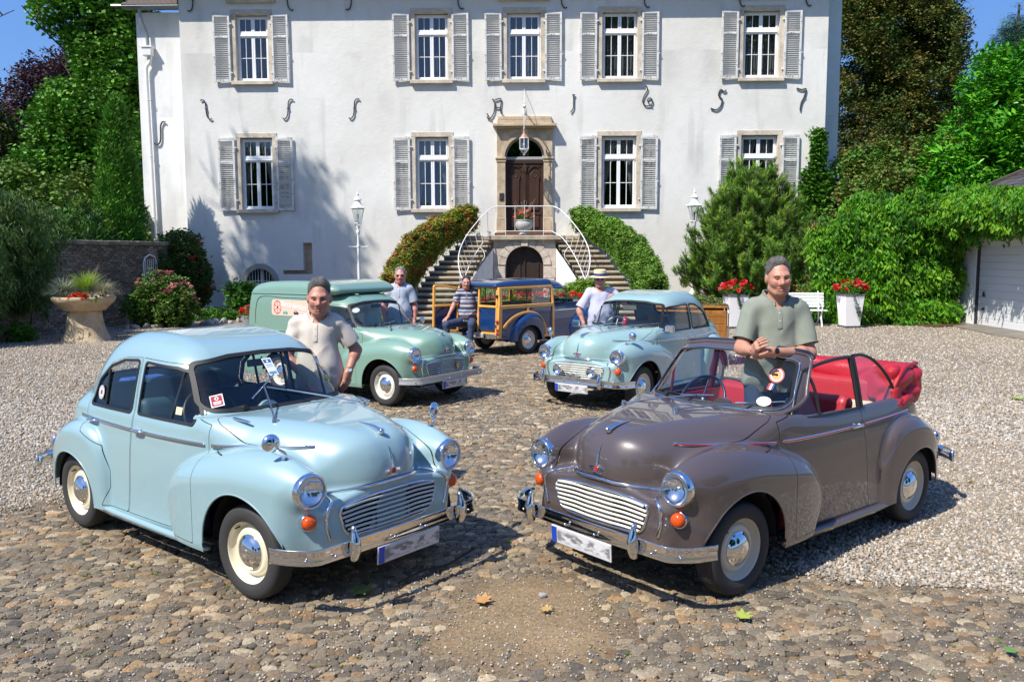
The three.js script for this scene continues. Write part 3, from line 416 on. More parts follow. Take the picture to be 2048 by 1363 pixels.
// street lamps ---------------------------------------------------------------------------------
function streetLamp(label, p) {
  const g = thing('street_lamp', label, 'street lamp', p, 0.2, 'white street lamps in front of the house');
  put('post', lathe([[0, 0], [0.2, 0], [0.2, 0.08], [0.14, 0.14], [0.13, 0.42], [0.16, 0.45], [0.16, 0.5], [0.09, 0.56], [0.085, 0.78], [0.12, 0.86], [0.14, 0.95], [0.1, 1.04], [0.065, 1.1], [0.062, 1.18], [0.085, 1.2], [0.085, 1.24], [0.05, 1.28], [0.052, 1.9], [0.042, 2.6], [0.06, 2.62], [0.06, 2.66], [0.038, 2.7], [0.034, 3.0], [0.05, 3.06], [0.07, 3.12], [0.045, 3.17], [0.04, 3.24], [0.075, 3.3], [0.05, 3.36], [0, 3.36]], 20), M.whitePaint, g);
  put('ladder_bar', [rod([-0.3, 2.62, 0], [0.3, 2.62, 0], 0.017, 8), T(new THREE.SphereGeometry(0.026, 8, 6), -0.3, 2.62, 0), T(new THREE.SphereGeometry(0.026, 8, 6), 0.3, 2.62, 0)], M.whitePaint, g);
  const f = [], N = 6; for (let i = 0; i < N; i++) { const a = i * 2 * Math.PI / N, b = a + 2 * Math.PI / N, c = [Math.sin(a), Math.cos(a)], e = [Math.sin(b), Math.cos(b)]; f.push(rod([c[0] * 0.125, 3.40, c[1] * 0.125], [c[0] * 0.235, 3.90, c[1] * 0.235], 0.011, 6), rod([c[0] * 0.125, 3.40, c[1] * 0.125], [e[0] * 0.125, 3.40, e[1] * 0.125], 0.013, 6), rod([c[0] * 0.24, 3.90, c[1] * 0.24], [e[0] * 0.24, 3.90, e[1] * 0.24], 0.018, 6), rod([c[0] * 0.05, 3.3, c[1] * 0.05], [c[0] * 0.13, 3.42, c[1] * 0.13], 0.012, 6), T(new THREE.ConeGeometry(0.02, 0.07, 6), c[0] * 0.25, 3.95, c[1] * 0.25)); }
  put('lantern_frame', f, M.whitePaint, g);
  put('lantern_glass', T(new THREE.CylinderGeometry(0.23, 0.12, 0.5, 6, 1, true), 0, 3.65, 0, 0, 0, 0), mat([0.85, 0.88, 0.88], 0.06, { phys: 1, transmission: 1, thickness: 0 }), g);
  put('roof', lathe([[0.25, 3.91], [0.2, 3.96], [0.14, 4.03], [0.105, 4.12], [0.1, 4.16], [0.13, 4.17], [0.13, 4.19], [0.075, 4.26], [0.04, 4.3], [0.035, 4.34], [0.055, 4.36], [0.03, 4.4], [0.012, 4.45], [0.02, 4.47], [0, 4.51]], 18), M.whitePaint, g);
  put('burner', [cyl(0.02, 0.025, 0.2, 0, 3.48, 0, 10), cyl(0.035, 0.03, 0.14, 0, 3.64, 0, 10)], mat([0.16, 0.15, 0.13], 0.5), g);
  return g;
}
streetLamp('white iron street lamp standing left of the stairs, behind the green van', [-5.17, -0.33, -28.9]);
streetLamp('white iron street lamp standing right of the stairs, beside the pine', [6.14, -0.28, -28.9]);
// ------------------------------------------------------------------ vegetation: leaf clumps spread through each crown
const leafMat = (rough = 0.5, tr = 0.28) => mat([1, 1, 1], rough, { phys: 1, transmission: tr, thickness: 0, specularIntensity: 0.4 });
const LM = { broad: leafMat(0.5), glossy: leafMat(0.28, 0.15), soft: leafMat(0.65, 0.35), needle: leafMat(0.6, 0.1) };
function leafGeo(L, W, fold = 0.25, curl = 0.2) {        // a leaf along +x, folded at the rib
  const P = [[0, 0, 0], [L * 0.45, -curl * L * 0.1, W], [L * 0.45, -curl * L * 0.1 - fold * W, 0], [L * 0.45, -curl * L * 0.1, -W], [L, -curl * L * 0.45, 0]];
  return [[0, 2, 1], [1, 2, 4], [0, 3, 2], [2, 3, 4]].flatMap(t => t.map(i => P[i]));
}
function clump(seed, n, L, W, spread, o = {}) {          // n leaves round a twig; o.up turns them up, o.flat keeps them level, o.needles makes thin straight ones
  const r = rng(seed), pos = [], q = new THREE.Quaternion(), e = new THREE.Euler(), v = V3(0, 0, 0);
  for (let i = 0; i < n; i++) {
    const a = r() * 6.283, el = o.needles ? Math.acos(1 - 1.5 * r()) : (r() - 0.35) * 1.6, k = 0.7 + 0.6 * r(), g = leafGeo(L * k, W * k, o.fold ?? 0.3, o.curl ?? 0.5);
    const c = o.needles ? V3((r() - 0.5) * spread * 0.25, (r() - 0.35) * spread, (r() - 0.5) * spread * 0.25) : V3((r() - 0.5), (r() - 0.5) * (o.flat ? 0.4 : 1), (r() - 0.5)).multiplyScalar(2 * spread * Math.cbrt(r()));
    e.set(o.needles ? 0 : (r() - 0.5) * 1.8, a, o.needles ? Math.PI / 2 - el * 0.62 : lerp(el * (o.flat ? 0.4 : 1), 1.1, o.up ?? 0), 'YXZ'); if (o.droop) e.z = -0.5 - r() * 0.8; q.setFromEuler(e);
    for (const p of g) { v.set(...p).applyQuaternion(q).add(c); pos.push(v.x, v.y, v.z); }
  }
  const gm = new THREE.BufferGeometry(); gm.setAttribute('position', new THREE.Float32BufferAttribute(pos, 3)); gm.computeVertexNormals(); gm.setAttribute('uv', new THREE.Float32BufferAttribute(new Float32Array(pos.length / 3 * 2), 2)); return gm;
}
const CL = {
  maple: [1, 2, 3].map(s => clump(s, 20, 0.17, 0.075, 0.30)), beech: [4, 5].map(s => clump(s, 26, 0.12, 0.045, 0.28)), laurel: [6, 7, 8].map(s => clump(s, 15, 0.19, 0.038, 0.19, { up: 0.25, curl: 0.7 })), wisteria: [9, 10, 11].map(s => clump(s, 26, 0.13, 0.028, 0.20, { droop: 0.3, curl: 0.9 })),
  ivy: [12, 13].map(s => clump(s, 16, 0.10, 0.05, 0.15, { curl: 0.4 })), box: [14, 15].map(s => clump(s, 34, 0.05, 0.019, 0.085)), pine: [16, 17].map(s => clump(s, 46, 0.13, 0.0075, 0.20, { needles: true, curl: 0, fold: 0.1 })), thuja: [18, 19].map(s => clump(s, 30, 0.13, 0.014, 0.13, { up: 0.85, curl: 0 })), bamboo: [20, 21].map(s => clump(s, 22, 0.19, 0.016, 0.24, { curl: 1.1, droop: 0.2 })), shrub: [22, 23].map(s => clump(s, 22, 0.09, 0.036, 0.14)), spruce: [24, 25].map(s => clump(s, 40, 0.16, 0.012, 0.30, { flat: true })),
};
function crownPoints(blobs, n, r, o = {}) {              // points spread through ellipsoids, thicker towards their skin, with gaps
  const vol = blobs.map(b => Math.pow(b[3] * b[4] * b[5], 0.67)), tot = vol.reduce((a, b) => a + b), out = [], sc = o.gapScale ?? 1.1;
  for (let i = 0; i < n; i++) {
    let k = 0, t = r() * tot; while (t > vol[k] && k < blobs.length - 1) t -= vol[k++]; const b = blobs[k];
    const a = r() * 6.283, c = 2 * r() - 1, s = Math.sqrt(1 - c * c), rad = Math.pow(r(), o.skin ?? 0.33), d = V3(s * Math.cos(a), c, s * Math.sin(a));
    const lump = 1 + (o.lump ?? 0.22) * (vnoise(d.x * 2.2 + b[0] + 40, d.y * 2.2 + d.z * 2.2 + b[1] + 40, 4096, 3) - 0.4) * 2;
    const p = V3(b[0] + d.x * b[3] * rad * lump, b[1] + d.y * b[4] * rad * lump, b[2] + d.z * b[5] * rad * lump);
    if (o.minY !== undefined && p.y < o.minY) continue; if (o.keep && !o.keep(p)) continue;
    const g = vnoise(p.x * sc + 99, p.y * sc + p.z * sc * 0.7 + 99, 4096, 17); if (g < (o.gap ?? 0.3) && r() < 0.85) continue;
    out.push([p, d, g, rad]);
  } return out;
}
function foliage(parent, name, cl, mt, pts, size, colour, r, o = {}) {
  const per = cl.map(() => []), q = new THREE.Quaternion(), e = new THREE.Euler();
  pts.forEach(([p, d, g], i) => { e.set((r() - 0.5) * (o.tilt ?? 0.9), r() * 6.283, (r() - 0.5) * (o.tilt ?? 0.9)); q.setFromEuler(e); if (o.out) { const t = new THREE.Quaternion().setFromUnitVectors(V3(0, 1, 0), d.clone().lerp(V3(0, 1, 0), o.out).normalize()); q.premultiply(t); } const s = size * (0.7 + 0.6 * r()), k = 0.72 + 0.5 * r() + 0.25 * (g - 0.5), c2 = Array.isArray(colour[0]) ? colour[Math.floor(r() * colour.length)] : colour; per[i % cl.length].push({ p, q: q.clone(), s: V3(s, s, s), c: [c2[0] * k * (0.9 + 0.25 * r()), c2[1] * k, c2[2] * k] }); });
  cl.forEach((g, i) => { if (per[i].length) inst(name, g, mt, parent, per[i]); });
}
function limbs(parent, base, top, r0, n, r, spread, from = 0.35) {
  const gs = [], A = V3(...base), B = V3(...top), H = B.y - A.y, mid = A.clone().lerp(B, 0.5).add(V3((r() - 0.5) * 0.4, 0, (r() - 0.5) * 0.4)), c = new THREE.CatmullRomCurve3([A, mid, B]);
  const taper = (curve, ra, rb, seg) => { const g = new THREE.TubeGeometry(curve, seg, 1, 8), p = g.attributes.position, v = V3(0, 0, 0); for (let i = 0; i <= seg; i++) { const o2 = curve.getPointAt(i / seg), R = lerp(ra, rb, i / seg); for (let j = 0; j <= 8; j++) { const k = i * 9 + j; v.fromBufferAttribute(p, k).sub(o2).multiplyScalar(R).add(o2); p.setXYZ(k, v.x, v.y, v.z); } } g.computeVertexNormals(); return g; };
  gs.push(taper(c, r0, r0 * 0.25, 14)); for (let i = 0; i < n; i++) { const t = from + (0.95 - from) * (i / n), s = c.getPointAt(t), a = i * 2.4 + r(), L = spread * (0.5 + 0.6 * r()) * (1.15 - t * 0.6), d = V3(Math.cos(a), 0.35 + 0.5 * r(), Math.sin(a)).multiplyScalar(L); const m = s.clone().addScaledVector(d, 0.5).add(V3(0, -0.06 * L, 0)); const cc = new THREE.CatmullRomCurve3([s, m, s.clone().add(d)]); gs.push(taper(cc, r0 * 0.36 * (1.1 - t), 0.02, 8)); for (let k = 0; k < 3; k++) { const s2 = cc.getPointAt(0.4 + 0.2 * k), d2 = V3(r() - 0.5, 0.4 * r(), r() - 0.5).multiplyScalar(L * 0.8); gs.push(taper(new THREE.CatmullRomCurve3([s2, s2.clone().addScaledVector(d2, 0.5).add(V3(0, 0.05, 0)), s2.clone().add(d2)]), 0.03 * r0 / 0.2, 0.008, 5)); } }
  return put('trunk', gs, M.bark, parent);
}
function tree(name, label, base, top, r0, blobs, n, cl, mt, size, colour, seed, o = {}) {
  const r = rng(seed), t = thing(name, label, o.category || 'tree', base); const loc = blobs.map(b => [b[0] - base[0], b[1] - base[1], b[2] - base[2], b[3], b[4], b[5]]);
  limbs(t, [0, 0, 0], [top[0] - base[0], top[1] - base[1], top[2] - base[2]], r0, o.limbs ?? 12, r, o.spread ?? 4, o.from); foliage(t, 'crown', cl, mt, crownPoints(loc, n, r, o), size, colour, r, o); return t;
}
function bush(name, label, category, base, blobs, n, cl, mt, size, colour, seed, o = {}) {
  const r = rng(seed), t = thing(name, label, category, base), loc = blobs.map(b => [b[0] - base[0], b[1] - base[1], b[2] - base[2], b[3], b[4], b[5]]), st = [];
  for (const b of loc) for (let i = 0; i < (o.stems ?? 3); i++) { const x = b[0] + (r() - 0.5) * b[3], z = b[2] + (r() - 0.5) * b[5]; st.push(rod([x * 0.7, 0, z * 0.7], [x, b[1] + (r() - 0.3) * b[4] * 0.8, z], 0.02, 5, 0.008)); } put('stems', st, M.bark, t);
  foliage(t, 'foliage', cl, mt, crownPoints(loc, n, r, { minY: 0.03, ...o }), size, colour, r, o); return t;
}
const G1 = [[0.095, 0.265, 0.022], [0.13, 0.32, 0.028], [0.075, 0.21, 0.018]], G2 = [[0.07, 0.29, 0.012], [0.11, 0.36, 0.018], [0.045, 0.21, 0.010]], GD = [[0.04, 0.10, 0.024], [0.055, 0.13, 0.028]], GO = [[0.15, 0.165, 0.035], [0.10, 0.135, 0.035]], GW = [[0.10, 0.31, 0.012], [0.16, 0.36, 0.016], [0.06, 0.21, 0.010], [0.04, 0.15, 0.010]];
// trees behind on the left
tree('maple_tree', 'tall bright green maple tree rising behind the left end of the house', [-18, 0, -37], [-17.6, 15, -37], 0.3, [[-16.6, 14.6, -37, 2.3, 3.0, 2.3], [-17.5, 12.2, -36.6, 2.0, 1.7, 2.0], [-16.2, 9.9, -36.6, 2.0, 2.2, 2], [-17.4, 7.2, -35.5, 2.0, 1.9, 2.0], [-16.4, 5.4, -35, 1.8, 2.6, 1.5], [-18.6, 4.4, -34.8, 1.8, 2.0, 2]], 5200, CL.maple, LM.broad, 1.0, G1, 31, { gap: 0.36, gapScale: 0.8 });
tree('copper_beech', 'dark purple copper beech tree standing at the left behind the garden', [-25.5, 0, -50], [-25, 14, -50], 0.35, [[-25.2, 10.2, -50, 3.4, 3.3, 3], [-27.2, 8.0, -49, 2.6, 2.6, 2.5], [-23.4, 8.4, -49, 2.8, 2.6, 2.5], [-25, 6, -48.5, 3.5, 2.4, 2.4]], 4200, CL.beech, LM.soft, 1.35, [[0.07, 0.034, 0.044], [0.10, 0.046, 0.056], [0.05, 0.028, 0.04]], 32, { gap: 0.34 });
tree('olive_tree', 'olive brown leaved tree at the far left edge with thin bare twigs', [-26.5, 0, -42], [-26.8, 15, -42], 0.28, [[-25.8, 6.6, -42, 2.8, 3.0, 2.4], [-27.5, 10, -42, 2.3, 3.2, 2], [-23.4, 4.5, -41, 2.2, 2.6, 2]], 2600, CL.beech, LM.broad, 1.2, GO, 33, { gap: 0.42 });
tree('plane_tree', 'tall leafy tree outside the left edge whose shade falls on the house', [-20.0, 0, -19.5], [-19.2, 22, -20.5], 0.3, [[-17.8, 20.2, -20.6, 1.8, 2.0, 1.9], [-16.6, 18.2, -21.3, 1.6, 1.5, 1.6], [-19.2, 18.6, -20, 1.3, 1.6, 1.6], [-17.9, 22.4, -20.6, 1.2, 1.2, 1.2], [-15.4, 17.0, -21.6, 1.3, 0.9, 1.2]], 880, CL.beech, LM.broad, 1.35, G1, 34, { gap: 0.5, gapScale: 0.8, limbs: 14, from: 0.6, spread: 5 });
bush('shrub_bank', 'mixed green shrubs filling the garden behind the old wall at left', 'shrubs', [-18, 0, -32], [[-19.5, 2.8, -33, 3.2, 2.8, 2.4], [-16.4, 2.6, -32, 2.4, 2.6, 1.8], [-22.0, 3.2, -34, 2.6, 3.0, 2.2], [-14.6, 2.4, -31.4, 1.3, 2.2, 1.2]], 3400, CL.shrub, LM.broad, 1.9, [[0.13, 0.24, 0.035], [0.09, 0.18, 0.03], [0.17, 0.25, 0.05]], 35, { gap: 0.32 });
tree('thuja', 'narrow dark green thuja column in front of the white side wing', [-13.05, 0, -28.6], [-13.05, 6.6, -28.6], 0.12, Array.from({ length: 11 }, (_, i) => { const t = i / 10; return [-13.05 + 0.06 * Math.sin(i * 2), 1.3 + 5.2 * t, -28.6, lerp(0.72, 0.20, Math.pow(t, 1.8)), 0.62, lerp(0.7, 0.2, Math.pow(t, 1.8))]; }), 4200, CL.thuja, LM.needle, 1.25, [[0.09, 0.27, 0.025], [0.16, 0.36, 0.03], [0.06, 0.19, 0.02]], 36, { skin: 0.22, gap: 0.16, tilt: 0.3, limbs: 4, spread: 0.3, gapScale: 3, lump: 0.12 });
bush('conifer_shrub', 'low dark conifer shrub beside the foot of the thuja', 'shrub', [-14.3, 0, -28.4], [[-14.2, 2.4, -28.4, 0.7, 1.5, 0.6], [-15.0, 2.0, -28.2, 0.8, 1.2, 0.6], [-13.4, 2.2, -28.0, 0.5, 1.3, 0.4]], 1500, CL.thuja, LM.needle, 1.3, [[0.07, 0.19, 0.035], [0.06, 0.14, 0.055], [0.13, 0.25, 0.025]], 37, { skin: 0.25, gap: 0.25, tilt: 0.4 });
bush('bamboo', 'tall pale leaved bamboo clump leaning over the left end of the wall', 'bamboo', [-13.0, 0, -21.8], [[-13.4, 2.2, -22, 1.2, 1.5, 1.0], [-12.5, 1.5, -21.6, 0.9, 1.4, 0.8], [-13.5, 1.0, -20.6, 1.0, 1.1, 0.8], [-12.4, 2.6, -22.4, 0.7, 0.7, 0.6], [-12.9, 0.5, -20.4, 0.6, 0.5, 0.6], [-12.3, 1.5, -19.2, 0.9, 1.5, 0.9], [-12.6, 2.5, -20.4, 1.0, 1.2, 1.0], [-11.9, 1.9, -20.9, 0.6, 1.3, 0.6]], 4300, CL.bamboo, LM.soft, 0.85, [[0.11, 0.22, 0.04], [0.17, 0.26, 0.075], [0.065, 0.15, 0.028], [0.05, 0.12, 0.025]], 38, { gap: 0.3 });
bush('ground_shrub', 'small ragged green plants at the foot of the bamboo on the left edge', 'plants', [-12.2, 0, -19.6], [[-12.3, 0.3, -19.6, 0.4, 0.4, 0.4], [-11.7, 0.16, -20.2, 0.3, 0.25, 0.3]], 240, CL.shrub, LM.broad, 0.8, G1, 39, { gap: 0.2 });
// trees behind on the right
tree('yew_tree', 'big bronze brown tree behind the right end of the house', [19.4, 0, -46], [20, 17, -46], 0.35, [[19.4, 15.6, -46, 3.3, 3.6, 3], [20.4, 11.8, -45.4, 3.1, 3.2, 3], [18.8, 8.6, -44.6, 2.8, 3.4, 2.4], [22.0, 13.6, -46, 1.5, 2.2, 2.0], [21.6, 7.4, -44.6, 2.6, 2.6, 2.2], [18.6, 5.0, -43.6, 2.6, 2.8, 2], [18.2, 13, -45, 2.2, 3, 2]], 9400, CL.beech, LM.soft, 1.1, [[0.14, 0.145, 0.02], [0.18, 0.155, 0.024], [0.095, 0.14, 0.02], [0.08, 0.15, 0.022]], 41, { gap: 0.36, gapScale: 0.7, limbs: 14, spread: 5 });
tree('fir_tree', 'blue green fir tree far back at the right edge', [34.4, 0, -60], [34.6, 18.8, -60], 0.3, Array.from({ length: 12 }, (_, i) => { const t = i / 11; return [34.5, 9 + 9.2 * t, -60, lerp(4.6, 0.5, t), 0.9, lerp(4.5, 0.5, t)]; }), 4200, CL.spruce, LM.needle, 1.35, [[0.045, 0.12, 0.06], [0.07, 0.16, 0.085]], 42, { gap: 0.36, gapScale: 0.9 });
bush('laurel_bush', 'huge glossy bright green laurel bush above the garage roof', 'bush', [16.6, 0, -28.5], [[16.9, 5.8, -28.6, 2.5, 2.4, 2.2], [15.0, 4.4, -27.6, 1.6, 1.8, 1.5], [18.2, 6.8, -28.6, 2.2, 2.0, 2], [14.3, 3.4, -27.2, 1.3, 1.5, 1.2], [17.4, 7.4, -29, 1.6, 1.5, 1.5]], 4600, CL.laurel, LM.glossy, 1.15, G2, 43, { gap: 0.33, skin: 0.24, gapScale: 1.9, lump: 0.4 });
bush('wild_hedge', 'tangled olive green climbing hedge between house and laurel', 'hedge', [11.8, 0, -29.2], [[12.2, 3.2, -30.6, 1.3, 2.3, 1.0], [13.2, 4.4, -30.6, 1.3, 1.5, 1.0], [11.0, 2.4, -27.8, 1.0, 1.9, 0.9], [12.4, 3.4, -28.4, 1.2, 1.5, 1.0], [14.4, 4.6, -29.4, 1.2, 1.4, 1.0]], 4600, CL.shrub, LM.broad, 1.25, [[0.15, 0.25, 0.035], [0.21, 0.22, 0.05], [0.10, 0.24, 0.035]], 44, { gap: 0.28, skin: 0.22 });
// house corner ivy
{
  const r = rng(45), t = thing('ivy', 'green ivy climbing the right corner of the house facade', 'ivy', hw(10.5, 0, 0).toArray(), HA), pts = [];
  for (let i = 0; i < 520; i++) { const y = 3.4 + 2.9 * Math.pow(r(), 1.2), w = y > 5.2 ? 0.20 : y > 4.9 ? 0.22 : lerp(0.6, 0.45, (y - 3.4) / 1.5), x = (r() - 0.5) * 2 * w + (y > 5 ? 0.12 : 0.08); pts.push([V3(x, y, 0.06 + 0.16 * r()), V3(0, 0.2, 1), r(), 1]); }
  foliage(t, 'foliage', CL.ivy, LM.broad, pts, 0.85, G1, r); put('stem', tube([[0.05, 0.3, 0.05], [0.1, 3, 0.06], [0.12, 5, 0.06], [0.14, 6.1, 0.05]], 0.025, 6, 20), M.bark, t);
}
// pine before the right windows
{
  const r = rng(46), t = thing('pine_tree', 'dense bushy green pine with upright shoots before the right windows', 'pine', [7.6, 0, -27.2]);
  const st = [], pts = []; const N = 120;
  for (let i = 0; i < N; i++) {
    const a = i * 2.39996 + r() * 0.5, u = (i + 0.5) / N, h0 = 0.2 + 0.9 * r(), reach = lerp(2.15, 0.45, Math.pow(u, 1.5)) * (0.8 + 0.35 * r()), top = lerp(0.9, 4.75, Math.pow(u, 0.8)) * (0.94 + 0.1 * r());
    const e = V3(Math.cos(a) * reach * 1.05, top, Math.sin(a) * reach * 0.75), s = V3(0, h0, 0), m = s.clone().lerp(e, 0.55).add(V3(Math.cos(a) * 0.18, -0.15 * (1 - u) - 0.1, Math.sin(a) * 0.18)), c = new THREE.CatmullRomCurve3([s, m, e.clone()]);
    st.push(new THREE.TubeGeometry(c, 8, 0.022, 5)); const len = c.getLength();
    for (let k = 0; k < 34; k++) { const q = 0.28 + 0.72 * Math.pow(r(), 0.7), p = c.getPointAt(q), w = 0.30 * (1.1 - 0.55 * q); p.add(V3((r() - 0.5) * 2 * w, (r() - 0.3) * 1.5 * w, (r() - 0.5) * 2 * w)); const d = V3(Math.cos(a) * 0.5 + (r() - 0.5) * 0.6, 0.9, Math.sin(a) * 0.5 + (r() - 0.5) * 0.6).normalize(); if (p.y > 0.15) pts.push([p, d, r(), 1]); }
  }
  put('trunk', [rod([0, 0, 0], [0.05, 3.6, 0], 0.13, 8, 0.04), ...st], M.bark, t);
  foliage(t, 'foliage', CL.pine, LM.needle, pts, 1.2, [[0.16, 0.30, 0.04], [0.22, 0.36, 0.045], [0.11, 0.22, 0.035], [0.13, 0.25, 0.04]], r, { out: 0.25, tilt: 0.5 });
}
bush('dry_shrub', 'ragged dark shrub with brown dead twigs right of the pine', 'shrub', [9.6, 0, -26.0], [[9.6, 1.5, -26.2, 0.8, 1.5, 0.7], [10.1, 0.7, -26, 0.6, 0.8, 0.6], [9.2, 0.8, -25.8, 0.5, 0.9, 0.5]], 1300, CL.thuja, LM.needle, 1.0, [[0.10, 0.20, 0.035], [0.10, 0.20, 0.035], [0.30, 0.16, 0.055], [0.07, 0.16, 0.03]], 47, { gap: 0.3, tilt: 0.6 });
// wisteria over the garage wall
bush('wisteria', 'thick bright green wisteria covering the garage wall down to the gravel', 'climbing plant', [11.6, 0, -24.9], [[11.0, 1.2, -25.0, 1.4, 1.4, 0.9], [12.2, 1.4, -24.9, 0.75, 1.5, 0.7], [10.3, 2.4, -25.2, 1.1, 1.2, 0.9], [11.7, 2.9, -25.0, 1.3, 0.9, 0.9], [12.6, 3.1, -24.0, 0.8, 0.68, 1.0], [12.65, 3.1, -22.4, 0.75, 0.55, 1.2], [12.7, 3.1, -20.6, 0.75, 0.52, 1.2], [12.5, 3.25, -22.6, 0.7, 0.4, 1.6], [9.6, 0.55, -25.0, 0.8, 0.6, 0.6], [12.0, 0.35, -24.4, 0.9, 0.4, 0.5], [10.8, 0.35, -24.3, 0.9, 0.45, 0.5]], 8200, CL.wisteria, LM.broad, 1.0, GW, 48, { stems: 0, gap: 0.34, skin: 0.24, gapScale: 2.3, lump: 0.45, tilt: 0.6, keep: p => !(p.x > 1.32 && p.y < 2.25) && !(p.x > 0.95 && p.y < 2.2 && p.z > 0.55) });
// hedges along the outer stair rails
const HXO = [1.72, 2.5, 3.1, 3.5, 3.68], hxo = t => curveAt(HXO, t);
function stairHedge(s, label, colours, seed, hgt, wid) {
  const r = rng(seed), t = thing('stair_hedge', label, 'hedge', [HC.x, 0, HC.z], HA, null), pts = [], st = [];
  for (let i = 0; i < 3600; i++) { const q = r(), x = DC + s * (hxo(q) + 0.2), y0 = Math.max(0.0, LY - RISE * q * NS + 0.35 - 0.8 * sstep(0.6, 1, q)), y1 = LY - RISE * q * NS * 0.86 + hgt + 0.25 * Math.sin(q * 3.1), z = stepZ(q) - 0.25; let a = (r() - 0.5) * 2, b = r(); if (r() < 0.75) { if (r() < 0.6) a = a < 0 ? -1 : 1; else b = 1; } pts.push([V3(x + s * a * wid * (0.8 + 0.5 * vnoise(q * 11, b * 4 + 5, 4096, 14)), lerp(y0, y1, b) + 0.22 * (vnoise(q * 14 + 5, a * 2 + 9, 4096, 4) - 0.5) * b + 0.05 * r(), z + (r() - 0.5) * 0.35), V3(a, b, 0.5), vnoise(q * 9 + 3, b * 3 + 3, 4096, 8), 1]); }
  foliage(t, 'foliage', CL.box, LM.broad, pts, 1.15, colours, r); for (let i = 0; i < 9; i++) { const q = i / 8; st.push(rod([DC + s * (hxo(q) + 0.2), LY - RISE * q * NS, stepZ(q) - 0.2], [DC + s * (hxo(q) + 0.2), LY - RISE * q * NS + 0.8, stepZ(q)], 0.015, 5)); } put('stems', st, M.bark, t); return t;
}
stairHedge(-1, 'clipped hedge with red brown tips along the left stair rail', [[0.20, 0.30, 0.03], [0.26, 0.34, 0.035], [0.15, 0.25, 0.03], [0.42, 0.15, 0.04], [0.32, 0.26, 0.035]], 51, 0.93, 0.24);
stairHedge(1, 'clipped plain green hedge along the right stair rail', [[0.16, 0.32, 0.04], [0.21, 0.37, 0.05], [0.12, 0.24, 0.035]], 52, 0.85, 0.24);
// flowers -----------------------------------------------------------
const petal = (seed, n, L, W) => clump(seed, n, L, W, L * 0.8, { curl: 0.1, up: 0.2 });
const FL = { geranium: [61, 62].map(s => petal(s, 22, 0.045, 0.022)), small: [63].map(s => petal(s, 12, 0.03, 0.014)), hyd: [64, 65].map(s => petal(s, 44, 0.045, 0.02)) };
const flowers = (parent, cl, pts, size, colours, r) => foliage(parent, 'blossoms', cl, LM.soft, pts, size, colours, r);
const domePts = (n, c, rx, ry, rz, r, lo = 0) => Array.from({ length: n }, () => { const a = r() * 6.283, e = Math.acos(1 - r() * (1 - lo)), d = V3(Math.sin(e) * Math.cos(a), Math.cos(e), Math.sin(e) * Math.sin(a)); return [V3(c[0] + d.x * rx, c[1] + d.y * ry, c[2] + d.z * rz), d, r(), 1]; });
{
  const r = rng(66), t = bush('hydrangea', 'hydrangea bush with many pink flower heads before the old wall', 'hydrangea', [-9.9, 0, -24.3], [[-10.0, 0.75, -24.4, 0.85, 0.75, 0.6], [-9.5, 0.6, -24.1, 0.6, 0.6, 0.5], [-10.5, 0.5, -24.2, 0.5, 0.5, 0.5]], 1000, CL.shrub, LM.broad, 0.85, [[0.09, 0.19, 0.03], [0.12, 0.23, 0.035]], 67, { gap: 0.2, skin: 0.3 });
  const p = [...domePts(46, [-0.1, 0.75, -0.1], 0.9, 0.82, 0.62, r), ...domePts(26, [0.4, 0.6, 0.2], 0.62, 0.62, 0.52, r)].filter(q => q[1].z > -0.3); flowers(t, FL.hyd, p, 0.95, [[0.52, 0.13, 0.17], [0.45, 0.08, 0.13], [0.5, 0.22, 0.2], [0.33, 0.30, 0.10], [0.60, 0.30, 0.28]], r);
}
{
  const r = rng(68), t = bush('rose_bush', 'dark climbing rose bush with red blooms beside the house corner', 'rose bush', [-10.8, 0, -28.2], [[-11.0, 1.9, -28.0, 0.8, 0.8, 0.6], [-10.5, 1.2, -28.4, 0.55, 1.0, 0.5], [-11.4, 1.2, -27.2, 0.6, 1.2, 0.5], [-10.9, 2.5, -28.4, 0.5, 0.35, 0.5]], 1800, CL.shrub, LM.broad, 0.9, [[0.06, 0.14, 0.028], [0.09, 0.19, 0.035], [0.10, 0.13, 0.035]], 69, { gap: 0.28 });
  flowers(t, FL.geranium, domePts(34, [0.1, 1.5, 0.0], 0.85, 1.15, 0.7, r, -0.6), 1.1, [[0.42, 0.01, 0.015], [0.5, 0.02, 0.03]], r);
}
bush('house_shrub', 'thin leafy shrub growing by the plinth under the cellar window', 'shrub', [-8.75, 0, -27.8], [[-8.8, 0.75, -27.8, 0.55, 0.5, 0.4], [-8.4, 0.5, -27.7, 0.35, 0.4, 0.3]], 220, CL.ivy, LM.broad, 0.9, G1, 70, { gap: 0.3 });
bush('bed_plants', 'low leafy plants in the bed along the house behind the van', 'plants', [-9.2, 0, -27.0], [[-9.2, 0.16, -26.9, 0.8, 0.2, 0.4], [-7.9, 0.14, -26.9, 0.8, 0.2, 0.4], [-10.2, 0.1, -26.4, 0.5, 0.15, 0.4]], 420, CL.shrub, LM.broad, 0.6, G1, 71, { gap: 0.2 });
bush('bed_shrub', 'small rounded shrub behind the left of the two white planters', 'shrub', [5.9, 0, -25.6], [[5.7, 0.4, -25.6, 0.75, 0.45, 0.5], [6.9, 0.35, -25.4, 0.5, 0.4, 0.4]], 420, CL.shrub, LM.broad, 0.7, [[0.17, 0.24, 0.05], [0.22, 0.22, 0.07], [0.10, 0.19, 0.035]], 72, { gap: 0.2 });
